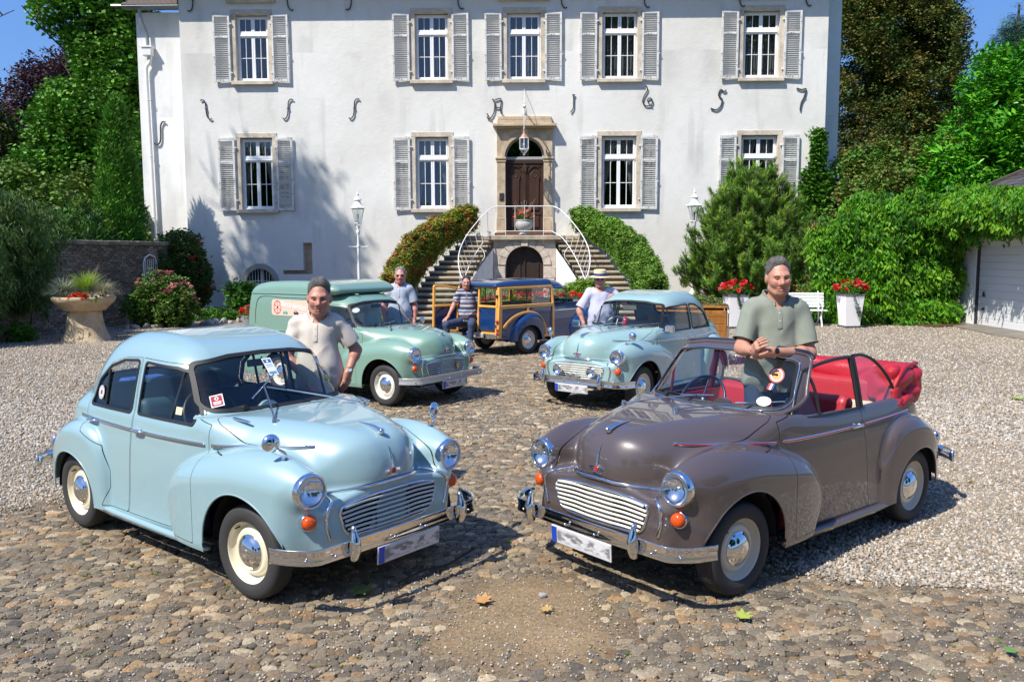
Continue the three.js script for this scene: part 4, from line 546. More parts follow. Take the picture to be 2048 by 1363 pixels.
bush('box_mound', 'bright green clipped mound in front of the cellar door', 'hedge', [1.2, 0, -24.6], [[-0.5, 0.55, -24.6, 0.75, 0.62, 0.5], [2.1, 0.62, -24.6, 0.95, 0.68, 0.5], [0.9, 0.3, -24.7, 1.2, 0.35, 0.4]], 2400, CL.box, LM.broad, 1.0, [[0.18, 0.36, 0.03], [0.23, 0.40, 0.045]], 73, { gap: 0.1, skin: 0.2, lump: 0.1 });
// woodland far behind, one mass
{
  const r = rng(74), b = []; for (let i = 0; i < 26; i++) { const x = lerp(-75, 75, i / 25); b.push([x, 2.5 + 2 * r(), -72 - 8 * r(), 5, 4 + 2.5 * r(), 3]); }
  const t = thing('far_trees', 'dim green mass of trees far behind the garden', 'trees', [0, 0, 0]); foliage(t, 'foliage', CL.spruce, LM.broad, crownPoints(b, 5200, r, { gap: 0.15, skin: 0.25, minY: 0 }), 2.6, GD, r); tag(t, null, null, null, 'stuff');
}
// trees behind the photographer, seen only in the glass and the paint
for (const [x, z, h, s, l] of [[9, 30, 27, 6, 'leafy tree behind the viewer, straight opposite the front door'], [22, 27, 28, 6, 'tall leafy tree behind the viewer, farthest to the right'], [-1, 40, 17, 4.5, 'leafy tree behind the viewer, left of the front door'], [-30, 30, 13, 4, 'leafy tree behind the viewer, farthest to the left'], [36, 14, 24, 6, 'leafy tree beside the viewer, far out to the right'], [-16, 33, 9, 3.6, 'low leafy tree behind the viewer, between taller ones']])
  tree('park_tree', l, [x, 0, z], [x, h, z], 0.3, [[x, h * 0.68, z, s, h * 0.3, s], [x + 1.5, h * 0.42, z, s, h * 0.24, s], [x - 2, h * 0.45, z + 1, s * 0.9, h * 0.22, s * 0.9]], 1300, CL.maple, LM.broad, 3.4, G1, 80 + x, { limbs: 6 });
// ------------------------------------------------------------------ old garden wall, gate, garage
{
  const A = V3(-13.0, 0, -16.5), B = V3(-10.9, 0, -29.75), L = A.distanceTo(B), yaw = Math.atan2(-(B.z - A.z), B.x - A.x), w = thing('old_wall', 'old weathered brick garden wall in shade at the left', 'wall', A.toArray(), yaw), r = rng(90);
  put('wall_core', box(L, 2.34, 0.30, L / 2, 1.15, 0), mat([0.30, 0.275, 0.235], 0.95, { bumpMap: rep(TX.dirt, 0.8), bumpScale: 0.03, map: rep(TX.stone, 0.5) }), w);
  const bm = [[0.27, 0.235, 0.19], [0.22, 0.175, 0.14], [0.34, 0.30, 0.25], [0.17, 0.15, 0.13]].map(c => mat(c, 0.95, { map: rep(TX.stone, 2), bumpMap: rep(TX.fine, 3), bumpScale: 0.004 })), bg = cbox(0.225, 0.062, 0.05, 0, 0, 0, 0.008);
  const rest = []; let n = 0; for (let row = 0; row < 30; row++) for (let i = 0; i < L / 0.24; i++) { const x = 0.12 + i * 0.24 + (row % 2) * 0.12, y = 0.05 + row * 0.0765; if (x > L - 0.1 || r() < 0.08) continue; const e = { p: V3(x, y + (r() - 0.5) * 0.01, 0.145 + 0.02 * (r() - 0.5)), q: new THREE.Quaternion().setFromEuler(new THREE.Euler((r() - 0.5) * 0.06, (r() - 0.5) * 0.06, (r() - 0.5) * 0.05)), s: V3(0.9 + 0.12 * r(), 0.9 + 0.15 * r(), 1) }; if (n < 290 && x > 6.5 && x < 10.2 && y > 0.9) { const m = put('brick', bg, bm[Math.floor(r() * 4)], w); m.position.copy(e.p); m.quaternion.copy(e.q); m.scale.copy(e.s); n++; } else { e.c = shade([0.8, 0.68, 0.55], 0.16 + 0.22 * r()); rest.push(e); } }
  inst('bricks', bg, mat([1, 1, 1], 0.95, { bumpMap: rep(TX.fine, 3), bumpScale: 0.004 }), w, rest);
  for (let i = 0; i < 28; i++) put('coping_stone', cbox(L / 28 - 0.012, 0.13, 0.46, (i + 0.5) * L / 28, 2.39 + 0.012 * (r() - 0.5), 0, 0.02), mat(shade([0.34, 0.31, 0.26], 0.8 + 0.4 * r()), 0.95, { map: rep(TX.stone, 1), bumpMap: rep(TX.plaster, 2), bumpScale: 0.015 }), w);
  const g = thing('garden_gate', 'white iron gate leaf standing open against the old wall', 'gate', [-11.2, 0, -26.0], yaw + 0.12), gb = [];
  put('gate_frame', [tube([[0, 0.15, 0], [0, 1.75, 0], [0.1, 1.95, 0], [0.45, 2.05, 0], [0.8, 1.95, 0], [0.9, 1.75, 0], [0.9, 0.15, 0]], 0.022, 6, 50, false, 0.1), rod([0, 0.3, 0], [0.9, 0.3, 0], 0.016, 6), rod([0, 1.0, 0], [0.9, 1.0, 0], 0.014, 6)], M.whitePaint, g); for (let i = 1; i < 7; i++) put('gate_bar', rod([i * 0.13, 0.3, 0], [i * 0.13, 1.92, 0], 0.011, 6), M.whitePaint, g);
  // edging stones
  for (let i = 0; i < 20; i++) { const m = tag(put('edging_stone', T(new THREE.DodecahedronGeometry(0.11, 1), 0, 0, 0, 0, 0, 0, [1.3, 0.7, 1]), mat(shade([0.45, 0.43, 0.40], 0.5 + 0.8 * r()), 0.9, { bumpMap: rep(TX.fine, 2), bumpScale: 0.006 })), i == 0 ? 'rough edging stone at the end of the row nearest the stone basin' : i == 19 ? 'rough edging stone at the end of the row nearest the house' : 'pale rough stone within the row edging the flower bed at left', 'stone', 'rough stones edging the left flower bed'); m.position.set(lerp(-10.6, -7.4, i / 19) + (r() - 0.5) * 0.12, 0.03, lerp(-23.4, -26.4, i / 19) + (r() - 0.5) * 0.3); m.rotation.set(r() * 3, r() * 6, r() * 3); m.scale.setScalar(0.6 + 0.6 * r()); }
}
{
  const g = thing('garage', 'low white garage with a grey panelled door and dark tiled roof at the right', 'garage', [13.1, 0, -24.3]), r = rng(91);
  const white = mat([0.82, 0.82, 0.82], 0.9, { bumpMap: rep(TX.plaster, 1), bumpScale: 0.004 });
  put('wall', [box(0.35, 3.4, 0.75, 0.12, 1.7, -0.1), box(0.35, 3.4, 4, 0.12, 1.7, 4.75), box(0.35, 1.1, 3.1, 0.12, 2.9, 1.3), box(6, 3.4, 0.3, 3, 1.7, -0.32), box(6, 3.4, 0.3, 3, 1.7, 6.6)], white, g);
  const door = part('garage_door', g); for (let i = 0; i < 12; i++) put('door_panel', cbox(0.05, 0.194, 2.42, 0.07, 0.12 + i * 0.197, 1.515, 0.012), mat([0.74, 0.745, 0.755], 0.4), door);
  put('door_frame', [cbox(0.1, 2.46, 0.05, 0.02, 1.24, 0.29, 0.008), cbox(0.1, 2.46, 0.05, 0.02, 1.24, 2.74, 0.008)], mat([0.03, 0.03, 0.04], 0.5), g);
  put('door_handle', [cbox(0.06, 0.05, 0.10, 0.02, 0.85, 0.62, 0.01), cbox(0.05, 0.14, 0.03, -0.01, 0.90, 0.66, 0.008)], CMdark(), door); put('door_lock', T(cyl(0.035, 0.035, 0.06, 0, 0, 0, 12), 0.02, 0.48, 0.62, 0, 0, Math.PI / 2), CMdark(), door);
  const rf = part('roof', g), sl = Math.atan2(1.3, 3.1), mats = [M.tile, mat([0.075, 0.07, 0.072], 0.7), mat([0.042, 0.04, 0.042], 0.7)]; put('roof_deck', T(box(4.2, 0.08, 7.6, 0, 0, 0), 1.75, 4.28, 3.05, 0, 0, sl), M.oakDark, rf);
  const tg = T(cbox(0.40, 0.022, 0.23, 0, 0, 0, 0.006), 0, 0, 0), rest = []; let n = 0;
  for (let i = 0; i < 13; i++) for (let k = 0; k < 32; k++) { const s = i * 0.32 - 2.0, x = 1.75 + s * Math.cos(sl), y = 4.35 + s * Math.sin(sl), z = -0.68 + k * 0.235; if (k < 22 && i > 1) { const m = put('roof_tile', tg, mats[Math.floor(r() * 3)], rf); m.position.set(x, y + 0.01 * r(), z); m.rotation.z = sl - 0.05; } else rest.push(T(tg.clone(), x, y, z, 0, 0, sl - 0.05)); }
  tag(put('roof_tiles', rest, M.tile, rf), null, null, null, 'stuff');
  put('verge', [T(box(4.3, 0.1, 0.18, 0, 0, 0), 1.75, 4.40, -0.80, 0, 0, sl)], mat([0.13, 0.115, 0.10], 0.9, { map: rep(TX.stone, 1), bumpMap: rep(TX.fine, 2), bumpScale: 0.01 }), rf);
  structure('driveway', extr([[11.9, 21.0], [12.2, 23.4], [12.6, 24.4], [13.15, 24.6], [13.15, 12], [12.4, 14], [12.1, 18]].map(p => [p[0], p[1]]), 0.05).rotateX(-Math.PI / 2).translate(0, -0.012, 0), M.concrete);
  const dr = tag(put('drain_plate', cbox(1.3, 0.03, 0.5, 0, 0, 0, 0.006), M.rust), 'rusty brown steel plate lying on the ground by the garage corner', 'plate'); dr.position.set(12.0, 0.03, -23.7); dr.rotation.y = 0.3;
}
function CMdark() { return mat([0.03, 0.03, 0.035], 0.4); }
// ------------------------------------------------------------------ stone planter with grasses
{
  const r = rng(92), t = thing('stone_planter', 'big old sandstone basin on a flared foot planted with grasses at left', 'planter', [-10.25, 0, -20.4]), st = mat([0.80, 0.67, 0.48], 0.93, { map: rep(TX.stone, 1.2), bumpMap: rep(TX.plaster, 1.5), bumpScale: 0.02 });
  put('basin', lathe([[0.3, 0.72], [0.47, 0.73], [0.5, 0.78], [0.58, 0.86], [0.66, 0.93], [0.70, 1.0], [0.70, 1.05], [0.66, 1.07], [0.60, 1.05], [0.58, 0.98], [0.2, 0.95], [0, 0.95]], 40), st, t);
  put('foot', [toGeo(nets((x, y, z) => { const q = clamp(y / 0.75), w = 0.345 + 0.21 * Math.pow(1 - q, 3) + 0.03 * Math.sin(q * 3), a = Math.atan2(z, x); return rmax(Math.hypot(x, z) - w + 0.05 * Math.cos(a * 4 + 0.6), Math.abs(y - 0.35) - 0.39, 0.03); }, [-0.75, -0.1, -0.75], [0.75, 0.85, 0.75], 0.035))], st, t);
  const tuftG = (seed, n, L, w, cv) => { const q = rng(seed), ps = []; for (let i = 0; i < n; i++) { const a = q() * 6.283, l = L * (0.7 + 0.5 * q()), e = cv * (0.3 + 0.9 * q()), c = Math.cos(a), s = Math.sin(a), b = 0.05 * q(); let pv = null; for (let k = 0; k <= 4; k++) { const u = k / 4, out = b + l * Math.sin(e) * u * u, up = l * Math.cos(e * 0.8 * u) * u * (1 - 0.3 * e * u), ww = w * (1 - u * 0.9), A = [c * out - s * ww, up, s * out + c * ww], B = [c * out + s * ww, up, s * out - c * ww]; if (pv) ps.push(...pv[0], ...pv[1], ...A, ...pv[1], ...B, ...A); pv = [A, B]; } } const g = new THREE.BufferGeometry(); g.setAttribute('position', new THREE.Float32BufferAttribute(ps, 3)); g.computeVertexNormals(); return metreUV(g); };
  const gr = (name, label, x, z, c, L, n, cv, y = 1.0) => { const m = tag(put(name, tuftG(x * 100 + 300, n, L, name === 'grass_plumes' ? 0.005 : 0.009, cv), mat(c, 0.7, { phys: 1, transmission: 0.3, thickness: 0 })), label, 'grass'); m.position.set(-10.25 + x, y, -20.4 + z); return m; };
  gr('fescue', 'blue grey fescue tuft spilling over the left rim of the stone basin', -0.42, 0.1, [0.30, 0.35, 0.25], 0.58, 760, 1.3); gr('fescue', 'buff grey fescue tuft spilling over the right rim of the stone basin', 0.5, 0.1, [0.40, 0.37, 0.23], 0.50, 680, 1.3); gr('bright_grass', 'upright yellow green grass in the middle of the stone basin', 0.05, 0.0, [0.30, 0.44, 0.025], 0.70, 760, 0.95);
  gr('grass_plumes', 'thin pale seed plumes standing up behind the grass in the stone basin', 0.1, -0.2, [0.35, 0.27, 0.17], 0.85, 46, 0.6);
  const f = thing('begonia', 'orange red flowers hanging at the front of the stone basin', 'flowers', [-10.1, 1.02, -19.85]); flowers(f, FL.geranium, domePts(26, [0, 0, 0], 0.22, 0.12, 0.14, r), 0.9, [[0.72, 0.07, 0.015], [0.62, 0.04, 0.01]], r); foliage(f, 'leaves', CL.shrub, LM.broad, domePts(14, [0.05, -0.02, -0.08], 0.28, 0.12, 0.14, r), 0.5, G1, r);
}
// pots and planters with geraniums
function potFlowers(label, p, rx, ry, rz, cols, n, seed, lv = G1, cat_ = 'flowers') { const r = rng(seed), f = thing('geranium', label, cat_, p); foliage(f, 'leaves', CL.shrub, LM.broad, domePts(Math.round(n * 0.9), [0, 0, 0], rx, ry * 0.7, rz, r), 0.5, lv, r); flowers(f, FL.geranium, domePts(n, [0, 0.04, 0], rx * 1.05, ry, rz * 1.05, r), 1.0, cols, r); return [f, r]; }
{
  const red = [[0.70, 0.012, 0.015], [0.78, 0.03, 0.03], [0.62, 0.01, 0.02], [0.75, 0.2, 0.2]];
  for (const [x, l, seed, d] of [[6.12, 'left', 93, 23.3], [9.3, 'right', 94, 23.4]]) {
    const t = thing('tall_planter', `tall tapered white planter, the ${l === 'left' ? 'one nearer the house pine at left' : 'one right of the bench before the wisteria'}`, 'planter', [x, 0, -d], 0.12);
    const pts = [[-0.2, 0], [0.2, 0], [0.27, 0.86], [-0.27, 0.86]]; const q = new THREE.CylinderGeometry(0.27 * 1.414, 0.2 * 1.414, 0.86, 4, 1, true, Math.PI / 4); put('shell', [(g => { g.computeVertexNormals(); return g; })(flat(T(q, 0, 0.48, 0))), cbox(0.4, 0.04, 0.4, 0, 0.07, 0, 0.01)], mat([0.86, 0.86, 0.86], 0.25), t); put('rim', [cbox(0.56, 0.05, 0.04, 0, 0.90, 0.26), cbox(0.56, 0.05, 0.04, 0, 0.90, -0.26), cbox(0.04, 0.05, 0.48, 0.26, 0.90, 0), cbox(0.04, 0.05, 0.48, -0.26, 0.90, 0)], mat([0.12, 0.13, 0.14], 0.5), t); put('soil', box(0.5, 0.02, 0.5, 0, 0.87, 0), mat([0.03, 0.025, 0.02], 1), t); put('base', cbox(0.46, 0.06, 0.46, 0, 0.03, 0, 0.01), mat([0.06, 0.065, 0.07], 0.6), t);
    const [f, r] = potFlowers(`red geraniums in the white planter ${l === 'left' ? 'left of the green shirted man' : 'right of the white bench'}`, [x, 1.0, -d], 0.42, 0.26, 0.3, red, 46, seed);
    const iv = []; for (let i = 0; i < 40; i++) { const u = r(); iv.push([V3(-0.02 + 0.3 * u * (r() * 0.6 + 0.4), -0.08 - 0.62 * u, 0.30 - 0.04 * u + 0.02 * r()), V3(0, 0, 1), r(), 1]); } foliage(f, 'ivy_trail', CL.ivy, LM.broad, iv, 0.2, GD, r);
  }
  const pot = (name, label, p, prof, m) => { const t = tag(put(name, lathe(prof, 24), m), label, 'pot'); t.position.set(...p); };
  pot('grey_pot', 'small grey round pot with red flowers at the rear of the van', [-7.25, 0, -23.6], [[0.13, 0], [0.17, 0.02], [0.22, 0.15], [0.25, 0.34], [0.27, 0.36], [0.23, 0.36], [0.2, 0.3], [0, 0.3]], mat([0.30, 0.32, 0.33], 0.7)); potFlowers('red and pink flowers in the small grey pot behind the van', [-7.25, 0.36, -23.6], 0.28, 0.22, 0.24, red, 22, 95);
  const w = hw(DC - 0.01, LY + 0.03, 1.1); pot('stone_urn', 'grey stone urn on the landing before the front door', w.toArray(), [[0.17, 0], [0.19, 0.03], [0.13, 0.07], [0.16, 0.12], [0.27, 0.22], [0.30, 0.34], [0.28, 0.42], [0.26, 0.46], [0.3, 0.5], [0.26, 0.5], [0.22, 0.44], [0, 0.42]], mat([0.47, 0.47, 0.45], 0.9, { bumpMap: rep(TX.plaster, 3), bumpScale: 0.012 }));
  const [f2, r2] = potFlowers('salmon pink flowers and grasses in the urn at the front door', [w.x, w.y + 0.52, w.z], 0.30, 0.32, 0.26, [[0.72, 0.24, 0.17], [0.68, 0.32, 0.24], [0.75, 0.18, 0.12]], 26, 96);
  put('plumes', Array.from({ length: 16 }, (_, i) => { const a = r2() * 6.28, l = 0.5 + 0.3 * r2(); return rod([0, 0, 0], [Math.cos(a) * l * 0.6, l * 0.85, Math.sin(a) * l * 0.4], 0.005, 4, 0.003); }), mat([0.4, 0.36, 0.2], 0.8), f2);
  const tr = thing('flower_trough', 'long dark trough of flowers behind the timber-framed estate car', 'planter', [1.0, 0, -23.7]); put('trough', [cbox(3.6, 0.42, 0.4, 0, 0.42, 0, 0.02), cbox(0.3, 0.22, 0.3, -1.2, 0.11, 0), cbox(0.3, 0.22, 0.3, 1.2, 0.11, 0)], mat([0.40, 0.38, 0.35], 0.9, { bumpMap: rep(TX.fine, 1), bumpScale: 0.005 }), tr);
  potFlowers('row of red geraniums in the trough, seen through the estate car windows', [1.0, 0.68, -23.7], 1.75, 0.26, 0.24, red, 120, 97);
}
// white garden bench
{
  const t = thing('garden_bench', 'white slatted garden bench with iron legs between the planters', 'bench', [8.05, 0, -23.9], -0.12);
  for (let i = 0; i < 5; i++) put('seat_slat', cbox(1.5, 0.03, 0.07, 0, 0.45, -0.16 + i * 0.085, 0.006), M.whitePaint, t); for (let i = 0; i < 5; i++) put('back_slat', T(cbox(1.5, 0.065, 0.025, 0, 0, 0, 0.006), 0, 0.55 + i * 0.085, -0.24 - i * 0.02, -0.2), M.whitePaint, t);
  for (const x of [-0.6, 0.6]) { put('leg', [tube([[x, 0, 0.28], [x, 0.12, 0.2], [x, 0.3, 0.12], [x, 0.43, 0.2]], 0.022, 6, 16), tube([[x, 0, -0.36], [x, 0.2, -0.22], [x, 0.43, -0.22], [x, 0.97, -0.36]], 0.022, 6, 20), tube([[x, 0.28, 0.12], [x, 0.2, 0], [x, 0.28, -0.2]], 0.018, 6, 12)], M.whitePaint, t); put('armrest', tube([[x, 0.43, 0.22], [x, 0.65, 0.24], [x, 0.68, 0.05], [x, 0.66, -0.26]], 0.02, 6, 16), M.whitePaint, t); }
}
// varnished wooden box trailer behind the two-door saloon
{
  const t = thing('box_trailer', 'varnished wooden box trailer behind the pale two-door saloon', 'trailer', [3.36, -0.04, -15.9], -0.22), W = mat([0.62, 0.27, 0.05], 0.3, { phys: 1, clearcoat: 0.9, map: rep(TX.wood, 1), bumpMap: rep(TX.wood, 1), bumpScale: 0.001 }), C = mat([0.7, 0.7, 0.7], 0.15, { metalness: 1 });
  for (let i = 0; i < 4; i++) put('side_plank', cbox(1.25, 0.122, 0.03, 0, 0.62 + i * 0.127, 0.42, 0.006), W, t); put('end_panel', extr([[-0.42, 0.56], [0.42, 0.56], [0.42, 1.02], [0.34, 1.10], [-0.34, 1.10], [-0.42, 1.02]], 0.03).rotateY(Math.PI / 2).translate(0.61, 0, 0), W, t); put('lid', cbox(1.3, 0.04, 0.88, 0, 1.12, 0, 0.012), W, t); put('inner_panel', cbox(1.2, 0.5, 0.03, 0, 0.82, -0.42, 0.006), W, t);
  put('edge_trim', [tube([[0.66, 0.55, 0.43], [0.66, 1.0, 0.44], [0.66, 1.11, 0.36], [0.66, 1.12, -0.36]], 0.014, 6, 30, false, 0.1), rod([-0.62, 0.55, 0.44], [0.66, 0.55, 0.44], 0.012, 6)], C, t);
  put('mudguard', T(new THREE.TorusGeometry(0.28, 0.05, 8, 20, Math.PI), 0, 0.3, 0.52), mat([0.27, 0.42, 0.43], 0.4), t); put('wheel', [T(new THREE.TorusGeometry(0.2, 0.06, 10, 24), 0, 0.26, 0.52), T(cyl(0.16, 0.16, 0.06, 0, 0, 0, 20), 0, 0.26, 0.52, Math.PI / 2), T(new THREE.TorusGeometry(0.2, 0.06, 10, 24), 0, 0.26, -0.52)], M.iron, t); put('chassis', [cbox(1.1, 0.06, 0.8, 0, 0.5, 0), rod([-0.6, 0.5, 0], [-1.3, 0.5, 0.1], 0.03), rod([0, 0.26, -0.5], [0, 0.26, 0.5], 0.025)], M.iron, t);
}
// small wall fixtures by the right stair
{
  const t = thing('wall_box', 'beige stone meter box on the facade right of the stairs', 'wall box', hw(4.55, 1.2, 0.04).toArray(), HA); put('box_front', [cbox(0.42, 0.95, 0.10, 0, 0, 0, 0.015), cbox(0.34, 0.8, 0.02, 0, 0, 0.06, 0.006)], M.stone, t);
  const s = thing('garden_spotlight', 'small dark garden spotlight on a short stake below the right lamp', 'spotlight', hw(5.15, 0, 0.8).toArray(), HA); put('stake', rod([0, 0, 0], [0, 0.42, 0], 0.018, 8), M.iron, s); put('lamp_head', [T(cyl(0.10, 0.07, 0.16, 0, 0, 0, 16), 0, 0.5, 0, 1.2), T(new THREE.TorusGeometry(0.10, 0.014, 6, 18), 0, 0.53, 0.08, -0.35)], mat([0.10, 0.11, 0.12], 0.5), s);
}
// ------------------------------------------------------------------ ground
// where the cobbled way lies (world x, z): a carpet of field stones in front that narrows to a strip running to the stairs
function cobbleEdge(z) {                                // [left, right] edge of the cobbles at depth z
  const k = -z;
  const l = k < 5.6 ? -9 : k < 9.5 ? lerp(-5.2, -3.7, sstep(5.6, 7.5, k)) : lerp(-3.7, -3.4, sstep(9.5, 16, k));
  const r = k < 4.6 ? 9 : k < 6.4 ? lerp(4.2, 1.75, sstep(4.5, 5.5, k)) : lerp(1.75, 3.2, sstep(6.4, 14, k));
  return [l, r];
}
const isCobble = (x, z) => { const [l, r] = cobbleEdge(z), n = 0.35 * (vnoise(x * 1.3 + 50, z * 1.3 + 90, 4096, 5) - 0.5) + 0.2 * (vnoise(x * 5 + 50, z * 5 + 90, 4096, 6) - 0.5); return Math.min(x - l, r - x) + n; };
const sandy = (x, z) => { const a = (x - 0.05) / 0.62, b = (z + 4.6) / 0.72; return clamp(1.25 - a * a - b * b + 0.8 * (vnoise(x * 3 + 9, z * 3 + 9, 4096, 8) - 0.5)); };
{
  const groundTex = tex(1024, (u, v) => { const a = fbm(u, v, 6, 5, 71), b = fbm(u, v, 128, 2, 72), c = fbm(u, v, 256, 1, 73), k = 0.64 + 0.16 * a + 0.16 * (b - 0.5) + 0.16 * (c - 0.5); return [k * 1.0, k * 0.955, k * 0.87]; }, true);
  const gbump = tex(1024, gray((u, v) => 0.5 * fbm(u, v, 160, 2, 75) + 0.5 * fbm(u, v, 320, 1, 76)));
  const gm = mat([0.98, 0.98, 0.98], 0.97, { map: rep(groundTex, 1 / 2.2), bumpMap: rep(gbump, 1 / 2.2), bumpScale: 0.004, vertexColors: true });
  // one sheet: fine cells near, coarse to the horizon
  const xs = [], zs = []; for (let x = -12; x <= 12; x += 0.12) xs.push(x); for (let x = 13; x < 300; x *= 1.35) { xs.push(x); xs.unshift(-x); }
  for (let z = 0; z >= -32; z -= 0.12) zs.push(z); for (let z = 1; z < 300; z *= 1.5) zs.unshift(z); for (let z = -34; z > -400; z *= 1.3) zs.push(z);
  const pos = [], col = [], uv = [], idx = [], nx = xs.length;
  for (const z of zs) for (const x of xs) {
    const near = Math.abs(x) < 13 && z < 1 && z > -33, c = near ? isCobble(x, z) : -1, s = near ? sandy(x, z) : 0;
    let y = near ? 0.012 * (fbm(x / 40 + 3, z / 40 + 3, 32, 3, 81) - 0.5) : -0.01; if (c > 0) y -= 0.018 * sstep(0, 0.25, c) * (1 - 0.8 * s); if (s > 0) y += 0.004 * s;
    pos.push(x, y, z); uv.push(x, z);
    const n = fbm(x / 64 + 5, z / 64 + 5, 32, 4, 83), gv = [0.50, 0.44, 0.36].map(k => k * (0.8 + 0.4 * n)), dirt = [0.235, 0.195, 0.145].map(k => k * (0.7 + 0.6 * n)), sa = [0.44, 0.34, 0.225].map(k => k * (0.85 + 0.3 * n));
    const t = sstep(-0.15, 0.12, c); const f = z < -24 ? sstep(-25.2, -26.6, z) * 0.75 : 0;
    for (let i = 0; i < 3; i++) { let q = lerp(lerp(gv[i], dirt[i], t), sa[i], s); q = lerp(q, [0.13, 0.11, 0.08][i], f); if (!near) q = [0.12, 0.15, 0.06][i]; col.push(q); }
  }
  for (let j = 0; j < zs.length - 1; j++) for (let i = 0; i < nx - 1; i++) { const k = j * nx + i; idx.push(k, k + 1, k + nx, k + 1, k + nx + 1, k + nx); }
  const g = new THREE.BufferGeometry(); g.setAttribute('position', new THREE.Float32BufferAttribute(pos, 3)); g.setAttribute('color', new THREE.Float32BufferAttribute(col, 3)); g.setAttribute('uv', new THREE.Float32BufferAttribute(uv, 2)); g.setIndex(idx); g.computeVertexNormals();
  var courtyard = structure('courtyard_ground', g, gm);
}
// cobbles: rounded field stones, each of its own size, turn and colour; the nearest are meshes of their own
{
  const r = rng(77), stoneMat = mat([1, 1, 1], 0.8, { map: rep(TX.stone, 1.2), bumpMap: rep(TX.fine, 1.5), bumpScale: 0.006 });
  const pebble = (seed, det, flatTop) => { const q = rng(seed), g = new THREE.IcosahedronGeometry(1, det), p = g.attributes.position, ph = [q() * 9, q() * 9, q() * 9, q() * 9], v = V3(0, 0, 0); for (let i = 0; i < p.count; i++) { v.fromBufferAttribute(p, i); const k = 1 + 0.17 * Math.sin(v.x * 2.3 + ph[0]) * Math.cos(v.z * 2.7 + ph[1]) + 0.08 * Math.sin(v.z * 4.1 + ph[2] + v.x * 1.7) + 0.04 * Math.sin(v.x * 7 + v.y * 5 + ph[3]); v.multiplyScalar(k); const m = Math.pow(Math.pow(Math.abs(v.x), 3.4) + Math.pow(Math.abs(v.z), 3.4) + 1e-6, 1 / 3.4) / Math.hypot(v.x, v.z, 1e-6); if (flatTop && v.y > 0) v.y = Math.tanh(v.y * 2.0) * 0.62; v.x /= lerp(1, m, 0.8); v.z /= lerp(1, m, 0.8); p.setXYZ(i, v.x, v.y, v.z); } g.deleteAttribute('uv'); const w = mergeVertices(g, 1e-4); w.computeVertexNormals(); const uv = []; for (let i = 0; i < w.attributes.position.count; i++) uv.push(w.attributes.position.getX(i) * 0.5 + seed * 0.37, w.attributes.position.getZ(i) * 0.5 + seed * 0.61); w.setAttribute('uv', new THREE.Float32BufferAttribute(uv, 2)); return w; };
  const big = [1, 2, 3, 4, 5, 6].map(s => pebble(s, 4, true)), low = [1, 2, 3, 4].map(s => pebble(s + 10, 2, true));
  const tones = [[0.20, 0.18, 0.15], [0.155, 0.145, 0.128], [0.235, 0.205, 0.162], [0.13, 0.124, 0.115], [0.27, 0.21, 0.14], [0.205, 0.175, 0.142], [0.32, 0.28, 0.22], [0.175, 0.158, 0.132], [0.25, 0.22, 0.175], [0.148, 0.136, 0.118], [0.36, 0.33, 0.27], [0.27, 0.195, 0.125]];
  const mats = tones.map(t => { const m = stoneMat.clone(); m.color.setRGB(...[t[0] * 1.92, t[1] * 1.82, t[2] * 1.66]); return m; });
  const list = [];
  // packed in wavering rows; spacing follows the stone size
  for (let z = -2.3; z > -20.5;) {
    const rowD = (z > -9 ? 0.042 : 0.055) + 0.026 * r();
    let x = cobbleEdge(z)[0] - 0.4 - r() * 0.1; const end = cobbleEdge(z)[1] + 0.4, lim = Math.min(end, -z * 0.66 + 0.8);
    if (x < z * 0.66 - 0.8) x = z * 0.66 - 0.8 - r() * 0.1;
    while (x < lim) {
      const w = (z > -9 ? 0.05 : 0.07) + 0.06 * r() * (r() < 0.25 ? 1.5 : 0.8), px = x + w / 2, pz = z + (r() - 0.5) * 0.03 + 0.03 * Math.sin(x * 1.7 + z), c = isCobble(px, pz), s = sandy(px, pz);
      x += w * 0.98 + 0.004;
      if (c < -0.05 || (c < 0.2 && r() < 0.35) || r() < s * 1.1) continue;
      const d = rowD * (0.95 + 0.35 * r());
      list.push({ px, pz, w, d, s });
    }
    z -= rowD;
  }
  const Y = V3(0, 1, 0);
  for (const e of list) { e.q = new THREE.Quaternion().setFromEuler(new THREE.Euler((r() - 0.5) * 0.22, (r() - 0.5) * 0.7, (r() - 0.5) * 0.22)); e.s = V3(e.w * 0.52, 0.020 + 0.009 * r(), e.d * 0.56); e.p = V3(e.px, -0.0155 + 0.006 * (r() - 0.5), e.pz); e.k = Math.floor(Math.pow(r(), 1.35) * tones.length); }
  list.sort((a, b) => b.w / Math.hypot(b.px, b.pz) - a.w / Math.hypot(a.px, a.pz));
  const inView = e => e.pz < -2.75 && Math.abs(e.px) < -e.pz * 0.60 + 0.1;
  let n = 0; const rest = []; for (const e of list) { if (n < 300 && inView(e)) { const m = put('cobblestone', big[n % big.length], mats[e.k], courtyard); m.position.copy(e.p); m.quaternion.copy(e.q); m.scale.copy(e.s); n++; } else rest.push(e); }
  const tint = k => { const q = 1.82 * (0.62 + 0.7 * r()), w = r() * 0.08; return [tones[k][0] * q * (1.02 + w), tones[k][1] * q, tones[k][2] * q * (0.93 - w)]; };
  const near = rest.filter(e => e.pz > -9), far = rest.filter(e => e.pz <= -9);
  for (let v = 0; v < big.length; v++) inst('cobblestones', big[v], stoneMat, courtyard, near.filter((e, i) => i % big.length == v).map(e => ({ p: e.p, q: e.q, s: e.s, c: tint(e.k) })));
  for (let v = 0; v < low.length; v++) inst('cobblestones', low[v], stoneMat, courtyard, far.filter((e, i) => i % low.length == v).map(e => ({ p: e.p, q: e.q, s: e.s, c: tint(e.k) })));
